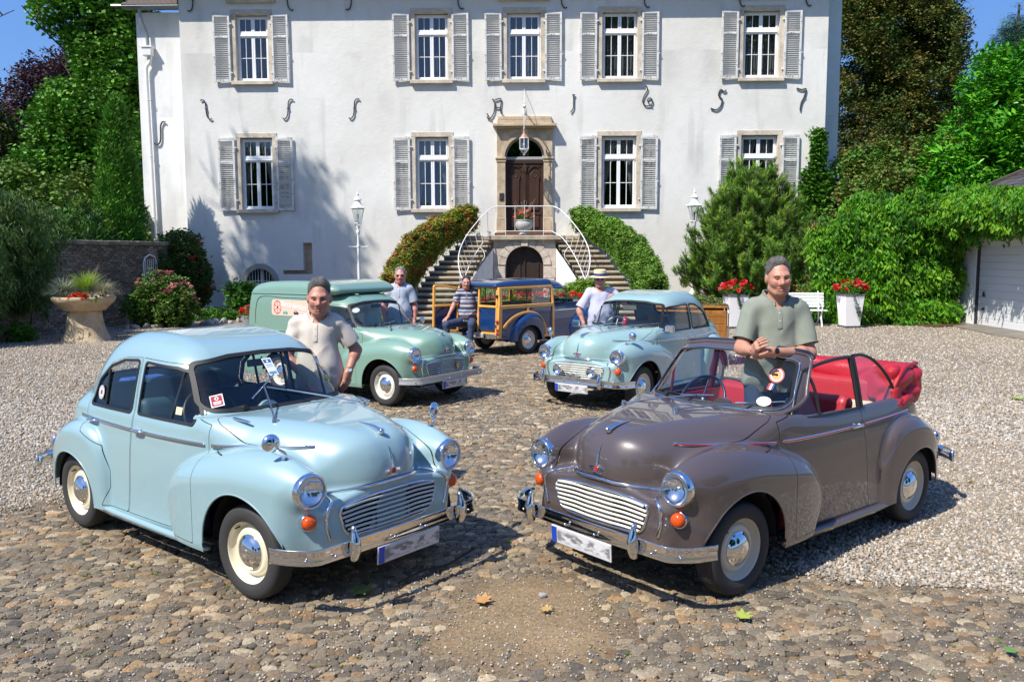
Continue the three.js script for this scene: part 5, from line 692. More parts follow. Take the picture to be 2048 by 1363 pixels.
  // gravel: small pale chips, thick outside the cobbles, sparse between them
  const chip = [1, 2, 3].map(s => pebble(s + 30, 1, false)), chips = [], ct = [[0.42, 0.37, 0.295], [0.34, 0.29, 0.225], [0.53, 0.485, 0.405], [0.28, 0.225, 0.165], [0.21, 0.2, 0.185], [0.42, 0.34, 0.25], [0.34, 0.31, 0.28]];
  for (let i = 0; i < 330000; i++) {
    const z = -2.5 - 22 * Math.pow(r(), 1.5), x = (r() * 2 - 1) * (-z * 0.64 + 0.3), c = isCobble(x, z);
    if (c > 0.05 && r() > (0.30 * sstep(1.2, 0.1, c) + 0.20 * (z > -5 ? 1 : 0.6))) continue;
    if (z < -12 && r() < 0.4) continue;
    const q = (c > 0.25 ? 0.6 : 1) * (0.004 + 0.0075 * Math.pow(r(), 1.8)) + (c < 0 ? 0.002 : 0) + (-z > 9 ? 0.004 : 0);
    chips.push({ p: V3(x, (c > 0.1 ? 0.001 : 0.002) + q * 0.3, z), q: new THREE.Quaternion().setFromEuler(new THREE.Euler(r() * 6, r() * 6, r() * 6)), s: V3(q * (0.8 + 0.6 * r()), q * 0.75, q), c: shade(ct[Math.floor(r() * ct.length)], 0.8 + 0.35 * r()) });
  }
  const gm = mat([1, 1, 1], 0.85);
  for (let v = 0; v < 3; v++) { const m = inst('gravel', chip[v], gm, courtyard, chips.filter((e, i) => i % 3 == v)); }
  // tufts of grass and moss in the joints
  const blade = []; for (let i = 0; i < 14; i++) { const a = r() * 6.28, h = 0.5 + r() * 0.5, l = 0.35 + 0.5 * r(), w = 0.05, x = 0.5 * (r() - 0.5), z = 0.5 * (r() - 0.5), c = Math.cos(a), s = Math.sin(a); const g = new THREE.BufferGeometry(); g.setAttribute('position', new THREE.Float32BufferAttribute([x - s * w, 0, z + c * w, x + s * w, 0, z - c * w, x + c * l * 0.4, h * 0.8, z + s * l * 0.4, x + c * l, h, z + s * l], 3)); g.setIndex([0, 1, 2, 1, 3, 2]); g.computeVertexNormals(); blade.push(g); }
  const bg = join(blade), tuft = [];
  for (let i = 0; i < 900; i++) { const z = -2.7 - 9 * Math.pow(r(), 1.7), x = (r() * 2 - 1) * (-z * 0.62 + 0.2), dens = vnoise(x * 1.5 + 20, z * 1.5 + 20, 4096, 99); if (dens < 0.5 || (r() > 0.55 && x < 0.4)) continue; const q = 0.012 + 0.026 * Math.pow(r(), 2.5); tuft.push({ p: V3(x, 0, z), q: new THREE.Quaternion().setFromAxisAngle(Y, r() * 6), s: V3(q, q * 0.8, q), c: [0.10 + 0.10 * r(), 0.17 + 0.08 * r(), 0.03] }); }
  tag(inst('grass_tufts', bg, mat([1, 1, 1], 0.8), scene, tuft), 'small green grass tufts growing between the cobbles in the foreground', 'grass');
  // fallen leaves
  const leafS = extr([[0, -1], [0.2, -0.5], [0.75, -0.7], [0.6, -0.2], [1, 0.15], [0.45, 0.3], [0.3, 0.75], [0, 0.55], [-0.3, 0.8], [-0.42, 0.3], [-0.95, 0.2], [-0.6, -0.2], [-0.75, -0.65], [-0.2, -0.5]], 0.02); leafS.rotateX(-Math.PI / 2); { const p = leafS.attributes.position; for (let i = 0; i < p.count; i++) p.setY(i, p.getY(i) + 0.28 * p.getX(i) ** 2 + 0.15 * p.getZ(i) ** 2); leafS.computeVertexNormals(); }
  const leaves = [[[-0.18, -4.85], 0.065, [0.42, 0.22, 0.07], 'dry orange leaf lying on the cobbles between the two front cars'], [[0.19, -4.72], 0.042, [0.40, 0.26, 0.08], 'yellow brown leaf lying in front on the sandy patch'], [[-0.92, -5.0], 0.085, [0.15, 0.19, 0.04], 'green maple leaf lying in the shade under the blue saloon bumper'], [[1.3, -4.62], 0.06, [0.30, 0.36, 0.06], 'pale green leaf on cobbles before the grey convertible'], [[2.56, -4.19], 0.04, [0.10, 0.22, 0.04], 'small green leaf on the cobbles at the right edge'], [[7.05, -11.74], 0.11, [0.25, 0.33, 0.07], 'pale green leaf on the gravel behind the grey convertible']];
  for (const [p, s, c, l] of leaves) { const m = tag(put('fallen_leaf', leafS, mat(c, 0.7)), l, 'leaf'); m.position.set(p[0], 0.026, p[1]); m.scale.setScalar(s); m.rotation.set(0.08, r() * 6, 0.06); }
  const tw = tag(put('twig', tube([[-0.71, 0.03, -5.11], [-0.58, 0.04, -5.28], [-0.43, 0.03, -5.42], [-0.33, 0.045, -5.56], [-0.26, 0.06, -5.64]], 0.008, 6, 24), M.bark), 'thin pale dry stick lying under the front of the blue saloon', 'twig');
  const pb = tag(put('pebble', big[0], mat([0.3, 0.3, 0.29], 0.8)), 'single round grey pebble lying on the sandy patch in front', 'stone'); pb.position.set(0.18, 0.014, -4.95); pb.scale.set(0.022, 0.02, 0.02);
}
// ------------------------------------------------------------------ the small 1950s cars. Local axes: x forward from the front axle, y up, z to the car's right
const WB = 2.184;
const sHull = gridSDF([[-2.9, 0.2], [-1.5, 0.19], [0.0, 0.19], [0.40, 0.2], [0.475, 0.27], [0.492, 0.36], [0.497, 0.46], [0.502, 0.56], [0.507, 0.635], [0.522, 0.70], [0.518, 0.775], [0.497, 0.855], [0.452, 0.925], [0.375, 0.968], [0.25, 0.993], [0.08, 1.011], [-0.15, 1.025], [-0.4, 1.033], [-0.6, 1.02], [-0.85, 0.992], [-1.2, 0.985], [-1.7, 0.985], [-2.1, 0.99], [-2.35, 0.99], [-2.55, 0.955], [-2.72, 0.885], [-2.86, 0.77], [-2.95, 0.61], [-2.985, 0.45], [-2.97, 0.3]]);
const pHull = gridSDF([[0.75, 0.27], [0.6, 0.29], [0.48, 0.318], [0.35, 0.365], [0.2, 0.425], [0, 0.502], [-0.3, 0.597], [-0.6, 0.655], [-1.0, 0.688], [-1.5, 0.70], [-1.9, 0.692], [-2.2, 0.662], [-2.45, 0.595], [-2.68, 0.48], [-2.86, 0.34], [-3.0, 0.2], [-3.1, 0.05], [-3.1, -0.5], [0.75, -0.5]]);
const fHull = gridSDF([[0.722, 0.15], [0.718, 0.24], [0.705, 0.29], [0.693, 0.42], [0.69, 0.6], [0.685, 0.74], [0.668, 0.87], [0.646, 0.97], [0.62, 1.05], [0.55, 1.3], [-0.6, 1.3], [-0.6, 0.1], [0.7, 0.1]]);
const sCab = gridSDF([[-0.44, 0.93], [-0.485, 1.02], [-0.60, 1.15], [-0.72, 1.285], [-0.82, 1.385], [-0.92, 1.438], [-1.08, 1.476], [-1.32, 1.505], [-1.58, 1.508], [-1.85, 1.483], [-2.08, 1.425], [-2.28, 1.325], [-2.45, 1.185], [-2.58, 1.04], [-2.66, 0.92], [-2.66, 0.75], [-1.5, 0.72], [-0.5, 0.75]]);
const fCab = gridSDF([[0.665, 0.7], [0.66, 0.9], [0.643, 1.0], [0.608, 1.18], [0.573, 1.33], [0.53, 1.48], [0.48, 1.65], [0.4, 1.8], [-0.6, 1.8], [-0.6, 0.65]]);
const sWing = gridSDF([[0.38, 0.2], [0.425, 0.32], [0.462, 0.46], [0.488, 0.58], [0.502, 0.69], [0.496, 0.775], [0.462, 0.832], [0.40, 0.868], [0.27, 0.898], [0.1, 0.907], [-0.1, 0.897], [-0.3, 0.865], [-0.5, 0.808], [-0.68, 0.737], [-0.82, 0.645], [-0.905, 0.535], [-0.928, 0.43], [-0.905, 0.34], [-0.84, 0.255], [-0.75, 0.15], [0.2, 0.13]]);
const pWing = gridSDF([[0.75, 0.52], [0.6, 0.60], [0.48, 0.662], [0.38, 0.705], [0.22, 0.747], [0.05, 0.769], [-0.2, 0.777], [-0.5, 0.773], [-0.7, 0.757], [-0.85, 0.73], [-1.0, 0.69], [-1.15, 0.6], [-1.15, 0.34], [-0.6, 0.36], [-0.2, 0.40], [0.1, 0.43], [0.35, 0.455], [0.55, 0.47], [0.75, 0.47]]);
const sRear = gridSDF([[-1.67, 0.12], [-1.665, 0.36], [-1.685, 0.55], [-1.75, 0.70], [-1.86, 0.80], [-2.02, 0.842], [-2.2, 0.828], [-2.4, 0.755], [-2.58, 0.625], [-2.69, 0.475], [-2.735, 0.33], [-2.73, 0.2], [-2.3, 0.1]]);
const pRear = gridSDF([[-1.5, 0.69], [-1.7, 0.735], [-1.95, 0.768], [-2.15, 0.778], [-2.4, 0.757], [-2.6, 0.705], [-2.8, 0.62], [-3.0, 0.48], [-3.0, 0.3], [-1.5, 0.3]]);
function hullField(x, y, z) {
  const r = x > -0.62 ? lerp(0.07, 0.24, sstep(-0.62, -0.2, x)) : lerp(0.24, 0.07, sstep(-2.6, -2.1, x));
  return rmax(rmax(sHull(x, y), pHull(x, z), r), fHull(z, y), 0.03);
}
function wingField(x, y, z) {
  const w = rmax(sWing(x, y), pWing(x, z), lerp(0.10, 0.20, sstep(-0.95, -0.2, x)));
  const l = Math.max(Math.hypot(y - 0.717, z - 0.578) - 0.102, x - 0.45, 0.15 - x) ;
  return smin(w, l + 0.004, 0.07);
}
const panelField = (x, y, z) => rmax(rmax(x - 0.496, z - 0.535, 0.045), Math.max(y - 0.668 + 0.26 * z * z, 0.22 - y, 0.12 - x), 0.03);
const rearField = (x, y, z) => rmax(sRear(x, y), pRear(x, z), 0.105);
function cabField(x, y, z) { const z2 = z * z, xb = x > -1.35 ? x + 0.27 * z2 * sstep(-1.35, -0.85, x) : x - 1.0 * z2 * sstep(-1.5, -2.15, x), s = 1 - 0.05 * sstep(-1.1, -0.5, x) - 0.09 * sstep(-1.7, -2.5, x); return rmax(sCab(xb, y), fCab(z / s, y), 0.185); }
const bodyField = (cab, rear) => (x, y, z) => { z = Math.abs(z); let d = hullField(x, y, z); if (x > 0.05) d = smin(d, panelField(x, y, z), 0.05); if (x > -1.3) d = smin(d, wingField(x, y, z), 0.022 + 0.10 * sstep(-0.35, 0.2, x)); if (rear && x < -1.3) d = smin(d, rearField(x, y, z), 0.026); if (cab) { const c = cabField(x, y, z); d = smin(d, c, lerp(0.03, 0.12, sstep(-1.9, -2.4, x))); } return d; };
const FIELD = bodyField(true, true);
function sideZ(x, y, f = FIELD) { let a = 0.9, b = 0.25; for (let i = 0; i < 60; i++) { const z = a - i * 0.011; if (f(x, y, z) < 0) { b = z; a = z + 0.011; break; } } for (let i = 0; i < 14; i++) { const c = (a + b) / 2; if (f(x, y, c) < 0) b = c; else a = c; } return (a + b) / 2; }
function frontX(y, z, f = FIELD, from = 0.62) { let a = from, b = from - 0.8; for (let i = 0; i < 80; i++) { const x = from - i * 0.01; if (f(x, y, z) < 0) { b = x; a = x + 0.01; break; } } for (let i = 0; i < 14; i++) { const c = (a + b) / 2; if (f(c, y, z) < 0) b = c; else a = c; } return (a + b) / 2; }
function topY(x, z, f = FIELD, from = 1.6) { let a = from, b = 0.3; for (let i = 0; i < 130; i++) { const y = from - i * 0.01; if (f(x, y, z) < 0) { b = y; a = y + 0.01; break; } } for (let i = 0; i < 14; i++) { const c = (a + b) / 2; if (f(x, c, z) < 0) b = c; else a = c; } return (a + b) / 2; }
const roundPoly = (pts, r) => { const f = polySDF(pts); return (x, y) => f(x, y) - r; };
const archF = (x, y) => y > 0.295 ? Math.hypot(x + 0.005, y - 0.295) - 0.357 : Math.abs(x + 0.005) - 0.357;
const archR = (x, y) => y > 0.265 ? Math.hypot((x + 2.172) / 1.03, y - 0.265) - 0.333 : Math.abs(x + 2.172) / 1.03 - 0.333;
const WSCREEN = roundPoly([[-0.5, 1.10], [-0.3, 1.093], [0, 1.09], [0.3, 1.093], [0.5, 1.10], [0.455, 1.285], [0.25, 1.315], [0, 1.322], [-0.25, 1.315], [-0.455, 1.285]], 0.052);
const RSCREEN = roundPoly([[-0.38, 1.16], [0.38, 1.16], [0.34, 1.29], [-0.34, 1.29]], 0.05);
const W4 = [roundPoly([[-1.295, 0.995], [-0.66, 0.995], [-0.845, 1.255], [-0.95, 1.28], [-1.285, 1.295]], 0.026), roundPoly([[-1.44, 0.995], [-1.425, 1.297], [-1.60, 1.285], [-1.77, 1.235], [-1.91, 1.13], [-1.975, 0.995]], 0.03)];
const W2 = [roundPoly([[-1.395, 0.995], [-0.66, 0.995], [-0.845, 1.255], [-0.95, 1.28], [-1.39, 1.297]], 0.026), roundPoly([[-1.50, 0.995], [-1.495, 1.295], [-1.64, 1.28], [-1.79, 1.225], [-1.92, 1.12], [-1.99, 0.995]], 0.03)];
const D4 = [polySDF([[-0.47, 0.262], [-0.47, 0.99], [-0.62, 1.02], [-0.82, 1.32], [-0.96, 1.337], [-1.363, 1.35], [-1.365, 0.95], [-1.40, 0.6], [-1.425, 0.262]]), polySDF([[-1.372, 1.35], [-1.6, 1.335], [-1.8, 1.28], [-1.97, 1.16], [-2.045, 1.0], [-2.05, 0.9], [-1.98, 0.78], [-1.77, 0.69], [-1.69, 0.52], [-1.685, 0.4], [-1.74, 0.262], [-1.433, 0.262], [-1.408, 0.6], [-1.373, 0.95]])];
const D2 = [polySDF([[-0.47, 0.262], [-0.47, 0.99], [-0.62, 1.02], [-0.82, 1.32], [-0.96, 1.337], [-1.445, 1.35], [-1.455, 0.9], [-1.52, 0.5], [-1.535, 0.262]])];

const paint = (c, o = {}) => mat(c, 0.36, { phys: 1, clearcoat: 1, clearcoatRoughness: 0.025, ...o });
const CM = {
  chrome: mat([0.78, 0.78, 0.79], 0.07, { metalness: 1 }), chromeDull: mat([0.62, 0.62, 0.62], 0.22, { metalness: 1 }), rubber: mat([0.018, 0.018, 0.018], 0.55), seal: mat([0.012, 0.012, 0.012], 0.6),
  glass: mat([0.93, 0.96, 0.95], 0.01, { phys: 1, transmission: 1, thickness: 0, ior: 1.5 }), lens: mat([0.95, 0.96, 0.97], 0.03, { phys: 1, transmission: 1, thickness: 0, ior: 1.5, bumpMap: tex(64, gray((u) => 0.5 + 0.5 * Math.sin(u * 6.283 * 8))), bumpScale: 0.002 }),
  reflector: mat([0.86, 0.87, 0.88], 0.12, { metalness: 1 }), amber: mat([0.62, 0.075, 0.003], 0.10, { phys: 1, clearcoat: 0.5 }), red: mat([0.45, 0.015, 0.01], 0.15, { phys: 1, clearcoat: 1 }),
  under: mat([0.012, 0.012, 0.012], 0.9), gap: mat([0.004, 0.004, 0.004], 1), blackTrim: mat([0.02, 0.02, 0.02], 0.4),
  ash: mat([1.0, 0.54, 0.11], 0.32, { phys: 1, clearcoat: 0.8, clearcoatRoughness: 0.12, map: rep(TX.ashWood, 1.4), bumpMap: rep(TX.wood, 1.4), bumpScale: 0.001 }),
  plate: mat([0.60, 0.60, 0.59], 0.35), plateBlue: mat([0.01, 0.06, 0.42], 0.35), plateDark: mat([0.33, 0.33, 0.33], 0.4), bulb: mat([0.9, 0.9, 0.85], 0.2),
};
// tyre, rim and hub cap as lathes about the axle (z outward)
const tyreTex = tex(512, gray((u, v) => { const q = (v * 12) % 1; return 0.5 + (Math.abs(v - 0.5) < 0.13 ? -0.5 * (Math.abs((v - 0.37) * 30 % 1 - 0.5) < 0.12 || Math.abs(((u * 80 + v * 9) % 1) - 0.5) < 0.10 ? 1 : 0) : 0.12 * (fbm(u, v, 32, 2, 8) - 0.5) + (Math.abs(q - 0.5) < 0.06 ? 0.1 : 0)); }));
const WHEEL = (() => {
  const L = (pts, n = 56) => lathe(pts, n).rotateX(Math.PI / 2);
  const ty = L([[0.188, -0.062], [0.2, -0.070], [0.225, -0.0755], [0.25, -0.0735], [0.268, -0.066], [0.279, -0.055], [0.2845, -0.04], [0.2865, -0.02], [0.287, 0], [0.2865, 0.02], [0.2845, 0.04], [0.279, 0.055], [0.268, 0.066], [0.25, 0.0735], [0.225, 0.0755], [0.2, 0.070], [0.188, 0.062]].map(p => [p[0] * 1.005, p[1]]), 72);
  const rim = L([[0.196, 0.050], [0.1975, 0.058], [0.196, 0.063], [0.190, 0.0625], [0.185, 0.057], [0.183, 0.045], [0.178, 0.028], [0.165, 0.016], [0.158, 0.010], [0.152, 0.012], [0.146, 0.026], [0.138, 0.036], [0.125, 0.040], [0.11, 0.038], [0.1, 0.034], [0.02, 0.034], [0.0, 0.034]]);
  const back = L([[0.196, 0.05], [0.19, -0.06], [0.05, -0.06], [0, -0.05]], 40);
  const cap = L([[0.108, 0.034], [0.109, 0.041], [0.106, 0.046], [0.098, 0.048], [0.092, 0.055], [0.078, 0.066], [0.055, 0.076], [0.03, 0.081], [0.0, 0.0825]], 44);
  const emblem = L([[0.03, 0.080], [0.028, 0.0845], [0.022, 0.0838], [0.0, 0.0845]], 24);
  return { ty, rim, back, cap, emblem };
})();
const tyreMat = mat([0.032, 0.031, 0.030], 0.72, { bumpMap: rep(tyreTex, 1), bumpScale: 0.006 });
function addWheel(car, x, s, rimMat, steer = 0) {
  const w = part('wheel', car); w.position.set(x, 0.2885, s * 0.638); w.rotation.y = steer + (s < 0 ? Math.PI : 0);
  const sp = part2 => { part2.rotation.z = x * 1.3 + s; return part2; };
  sp(put('tyre', WHEEL.ty, tyreMat, w)); sp(put('rim', [WHEEL.rim, WHEEL.back], rimMat, w)); sp(put('hub_cap', [WHEEL.cap, WHEEL.emblem], CM.chrome, w));
  const vs = put('valve', T(cyl(0.005, 0.005, 0.035, 0, 0, 0, 6), 0.172, 0, 0.04, Math.PI / 2.4), CM.rubber, w); vs.rotation.z = 2.3;
}
const alongSide = (pts, s, off = 0.004, f = FIELD, n = 60) => { const c = new THREE.CatmullRomCurve3(pts.map(p => V3(p[0], p[1], 0))).getSpacedPoints(n); return c.map(p => V3(p.x, p.y, s * (sideZ(p.x, p.y, f) + off))); };
const alongFront = (pts, off = 0.004, f = FIELD, n = 60) => { const c = new THREE.CatmullRomCurve3(pts.map(p => V3(p[0], p[1], 0))).getSpacedPoints(n); return c.map(p => V3(frontX(p.y, p.x, f) + off, p.y, p.x)); };
const tubeOn = (P, r, n = 6) => new THREE.TubeGeometry(new THREE.CatmullRomCurve3(P), P.length * 2, r, n);
const stripOn = (P, w, t) => sweep(P, [[-t, -w], [t * 0.4, -w], [t, -w * 0.5], [t, w * 0.5], [t * 0.4, w], [-t, w]]);

const shellCache = {};
function bodyShell(kind, cell) {                         // half shell split into its panels
  const key = kind + cell; if (shellCache[key]) return shellCache[key];
  const cab = kind !== 'open', rear = kind === 'four' || kind === 'two' || kind === 'open', f = bodyField(cab, rear);
  let m = nets(f, [rear ? -3.06 : -1.72, 0.14, -2 * cell], [0.62, 1.56, 0.84], cell);
  m = split(m, (x, y, z) => -z)[0];                                           // right half
  m = split(m, (x, y, z) => (z < 0.40 ? 1 : archF(x, y)))[1]; m = split(m, (x, y, z) => (z < 0.40 ? 1 : archR(x, y)))[1];
  m = split(m, (x, y, z) => { const sill = x > 0.05 ? lerp(0.24, 0.335, sstep(0.1, 0.36, x)) : x > -1.9 ? 0.232 : 0.28; return y - sill; })[1];
  m = split(m, (x, y, z) => x < 0.3 ? 1 : Math.hypot(y - 0.717, z - 0.577) - 0.092)[1];
  const o = { f };
  if (kind === 'van' || kind === 'wood') m = split(m, (x, y, z) => -(x + (kind === 'van' ? 1.47 : 1.445)))[0];
  if (kind === 'open') { const cp = roundPoly([[-0.72, -1], [-0.72, 0.50], [-0.8, 0.555], [-1.4, 0.575], [-1.95, 0.56], [-2.18, 0.46], [-2.28, 0.3], [-2.3, -1]], 0.055); m = split(m, (x, y, z) => y < 0.9 ? 1 : cp(x, z))[1]; }
  // glass openings with their rubbers
  const cut = (name, sd, where, sealW, insetD = 0.006) => { let a; [a, m] = split(m, (x, y, z, nx, ny, nz) => where(x, y, z, nx, ny, nz) ? sd(x, y, z) - sealW : 1); const [gl, se] = split(a, (x, y, z) => sd(x, y, z) + 0.010); o[name] = offset(gl, -insetD); o[name + '_seal'] = cat(offset(se, 0.006), offset(se, -0.004)); };
  if (cab) {
    cut('windscreen', (x, y, z) => WSCREEN(z, y), (x, y, z, nx) => x > -0.98 && nx > 0.15 && y > 1.0, 0.012);
    if (rear) cut('rear_window', (x, y, z) => RSCREEN(z, y), (x, y, z, nx) => x < -2.0 && nx < -0.2, 0.012);
    const W = kind === 'four' ? W4 : W2; W.forEach((w, i) => { if (i == 0 || rear) cut('side_window' + i, (x, y) => w(x, y), (x, y, z, nx, ny, nz) => nz > 0.5, 0.007); });
  }
  const gapOf = (sd, where, w = 0.0042) => { let a; [a, m] = split(m, (x, y, z, nx, ny, nz) => where(x, y, z, nx, ny, nz) ? sd(x, y, z) : 1); const b = split(a, (x, y, z) => sd(x, y, z) + w); o.gap = o.gap ? cat(o.gap, offset(b[1], -0.007)) : offset(b[1], -0.007); return b[0]; };
  const Ds = kind === 'four' ? D4 : D2; o.doors = Ds.map(d => gapOf((x, y) => d(x, y), (x, y, z, nx, ny, nz) => z > 0.42 && nz > 0.2));
  const hp = roundPoly([[0.70, -1], [0.70, 0.45], [0.45, 0.455], [0.2, 0.475], [-0.1, 0.52], [-0.42, 0.57], [-0.47, 0.56], [-0.455, 0.2], [-0.45, -1]], 0.01);
  o.bonnet = gapOf((x, y, z) => Math.max(hp(x, z), 0.688 - 0.29 * z * z - y), (x, y, z) => x > -0.6, 0.0036);
  o.body = m; return shellCache[key] = o;
}
function plateTex() { return plateTex.t ??= tex(128, (u, v) => { const q = fbm(u, v * 0.5, 9, 3, 204), e = sstep(0.5, 0.2, Math.abs(v - 0.5)), k = 0.80 - 0.32 * e * sstep(0.35, 0.62, q); return [k, k, k * 1.01]; }, true); }
function plateMesh(car, x, y, tilt, seed) {              // the numbers are not legible: soft grey marks only
  const p = part('number_plate', car); p.position.set(x, y, 0); p.rotation.z = tilt;
  put('plate', cbox(0.012, 0.11, 0.52, 0, 0, 0, 0.004), CM.plate, p); const fp = put('plate_face', new THREE.PlaneGeometry(0.455, 0.096).rotateY(Math.PI / 2), mat([1, 1, 1], 0.4, { map: plateTex() }), p); fp.position.set(0.0078, 0, -0.024); put('country_band', cbox(0.004, 0.1, 0.045, 0.0075, 0, 0.232), CM.plateBlue, p);
  return p;
}
function makeCar(o) {
  const { kind, colour, cell = 0.02, trimMat = CM.chrome, barMat, rimMat, seatMat, name, label, category = 'car', pos, yaw } = o;
  const car = thing(name, label, category, pos, yaw), S = bodyShell(kind, cell), P = colour, both = m => toGeo(cat(m, mirror(m))), f = S.f;
  const open = kind === 'open', cutBack = kind === 'van' || kind === 'wood';
  put('body_shell', both(S.body), P, car); put('bonnet', both(S.bonnet), P, car); put('panel_gap', both(S.gap), CM.gap, car);
  if (!open) {
    put('windscreen', both(S.windscreen), CM.glass, car); put('windscreen_seal', both(S.windscreen_seal), CM.seal, car);
    if (S.rear_window) { put('rear_window', both(S.rear_window), CM.glass, car); put('rear_window_seal', both(S.rear_window_seal), CM.seal, car); }
  }
  for (const s of [1, -1]) {
    const sd = m => toGeo(s > 0 ? m : mirror(m));
    S.doors.forEach((d, i) => {
      const D = put('door', sd(d), P, car), hx = kind === 'four' ? [-1.27, -1.93][i] : -1.36, hy = 0.862, hz = sideZ(hx, hy, f);
      put('door_handle', [T(new THREE.SphereGeometry(0.014, 10, 8), hx - 0.035, hy, s * (hz + 0.028), 0, 0, 0), sweep([V3(hx - 0.05, hy, s * (hz + 0.026)), V3(hx, hy + 0.002, s * (hz + 0.036)), V3(hx + 0.05, hy, s * (hz + 0.03)), V3(hx + 0.075, hy - 0.004, s * (hz + 0.018))], [[-0.006, -0.009], [0.006, -0.009], [0.006, 0.009], [-0.006, 0.009]]), rod([hx - 0.04, hy, s * (hz - 0.01)], [hx - 0.04, hy, s * (hz + 0.03)], 0.011, 10), T(new THREE.SphereGeometry(0.038, 14, 10), hx + 0.03, hy, s * (hz - 0.018), 0, 0, 0, [1, 0.8, 0.5])], CM.chrome, D);
      if (!open) { const w = S['side_window' + i]; if (w && !empty(w)) { put('side_window', sd(w), CM.glass, D); put('window_seal', sd(S['side_window' + i + '_seal']), CM.seal, D); } }
      if (i == 0 && !open) { const x0 = -0.905, za = sideZ(x0, 1.0, f), zb = sideZ(x0 + 0.02, 1.28, f); put('vent_frame', [rod([x0 - 0.005, 0.985, s * (za + 0.001)], [x0 + 0.02, 1.285, s * (zb + 0.001)], 0.010, 8)], CM.blackTrim, D); }
    });
    if (kind === 'two' && S.side_window1) { put('side_window', sd(S.side_window1), CM.glass, car); put('window_seal', sd(S.side_window1_seal), CM.seal, car); }
    if (kind === 'four') { const x0 = -1.79, za = sideZ(x0, 1.0, f), zb = sideZ(x0, 1.21, f); put('quarter_bar', rod([x0, 0.985, s * (za + 0.001)], [x0, 1.235, s * (zb - 0.002)], 0.011, 8), CM.blackTrim, car); }
    // arch lips
    const arc = (cx, cy, rx, ry) => Array.from({ length: 17 }, (_, i) => { const a = lerp(-0.02, Math.PI + 0.02, i / 16); return [cx - rx * Math.cos(a), cy + ry * Math.sin(a)]; });
    const lip = pts => tubeOn(pts.map(p => V3(p[0], p[1], s * (sideZ(p[0], p[1] + 0.004, f) - 0.004))), 0.007, 6);
    put('arch_lip', lip(arc(-0.005, 0.30, 0.360, 0.356)), P, car); if (!cutBack) put('arch_lip', lip(arc(-2.172, 0.268, 0.345, 0.335)), P, car);
    put('sill', sweep([V3(-0.42, 0.232, s * 0.70), V3(-1.0, 0.232, s * 0.715), V3(-1.6, 0.232, s * 0.715), V3(-1.84, 0.235, s * 0.705)], [[-0.02, -0.02], [0.02, -0.02], [0.022, 0.018], [-0.02, 0.02]]), P, car);
    // side trim with its spear on the bonnet flank
    if (o.trim) {
      const tp = o.trim(), fT = (x, y, z) => x > -0.46 ? hullField(x, y, Math.abs(z)) : f(x, y, z), Pn = alongSide(tp, s, 0.003, fT, 70), cuts = kind === 'four' ? [-0.47, -1.365] : [-0.47, -1.455];
      let seg = [], segs = []; for (const p of Pn) { const near = cuts.some(c => Math.abs(p.x - c) < 0.012); if (near) { if (seg.length > 2) segs.push(seg); seg = []; } else seg.push(p); } if (seg.length > 2) segs.push(seg);
      for (const g of segs) for (const p of g) if (p.x > -0.46) p.z += s * 0.012 * sstep(-0.46, -0.40, p.x) * (1 - 0.7 * sstep(0.1, 0.22, p.x));
      for (const g of segs) put('side_moulding', stripOn(g, 0.0105, 0.006), trimMat, car);
      if (o.stripe) for (const g of segs) put('side_stripe', stripOn(g.map(p => V3(p.x, p.y, p.z + s * 0.0025)), 0.0058, 0.006), o.stripe, car);
      const zz = frontX; const mx = -0.36, my = 0.855; put('model_script', Array.from({ length: 10 }, (_, i) => { const x = mx + i * 0.0125, z = sideZ(x, my - 0.012, f) + 0.003; return cbox(0.008, i % 3 == 1 ? 0.008 : 0.014, 0.004, x, my - 0.012, s * z, 0.001); }), CM.blackTrim, car);
    }
    // headlight, indicator
    const hl = part('headlight', car); hl.position.set(0.462, 0.717, s * 0.577); hl.rotation.set(0, -s * 0.03, 0);
    const LX = (pts, n = 36) => lathe(pts, n).rotateZ(-Math.PI / 2);
    put('chrome_ring', LX([[0.104, -0.05], [0.1065, -0.012], [0.1062, 0.006], [0.102, 0.018], [0.096, 0.023], [0.0895, 0.023], [0.0875, 0.017], [0.0875, 0.0]]), CM.chrome, hl);
    put('reflector', [LX([[0.09, 0.006], [0.08, -0.012], [0.055, -0.035], [0.02, -0.048], [0, -0.05]]), T(new THREE.SphereGeometry(0.014, 10, 8), -0.02, 0, 0)], CM.reflector, hl);
    put('lens', LX([[0.0895, 0.014], [0.075, 0.024], [0.05, 0.033], [0.025, 0.038], [0, 0.0395]]), CM.lens, hl);
    const ind = part('indicator', car), iz = 0.588, iy = 0.537, ix = frontX(iy, iz, f); ind.position.set(ix - 0.008, iy, s * iz); ind.rotation.set(0, -s * 0.22, 0.05);
    put('base_ring', LX([[0.052, -0.03], [0.053, 0.008], [0.05, 0.016], [0.043, 0.018], [0.042, 0.0]]), CM.chrome, ind); put('amber_lens', LX([[0.0425, 0.01], [0.041, 0.03], [0.035, 0.043], [0.02, 0.051], [0, 0.053]]), CM.amber, ind);
    addWheel(car, 0, s, rimMat, o.steer || 0); addWheel(car, -WB, s, rimMat);
    const well = (x, r) => T(new THREE.CylinderGeometry(r, r, 0.30, 24, 1, true, Math.PI / 2 * 0, Math.PI), x, 0.30, s * 0.54, 0, 0, 0);
    put('wheel_well', [T(new THREE.CylinderGeometry(0.368, 0.368, 0.3, 24, 1, true, Math.PI / 2, Math.PI), -0.005, 0.295, s * 0.545, Math.PI / 2), box(0.76, 0.38, 0.01, -0.005, 0.44, s * 0.40)], CM.under, car);
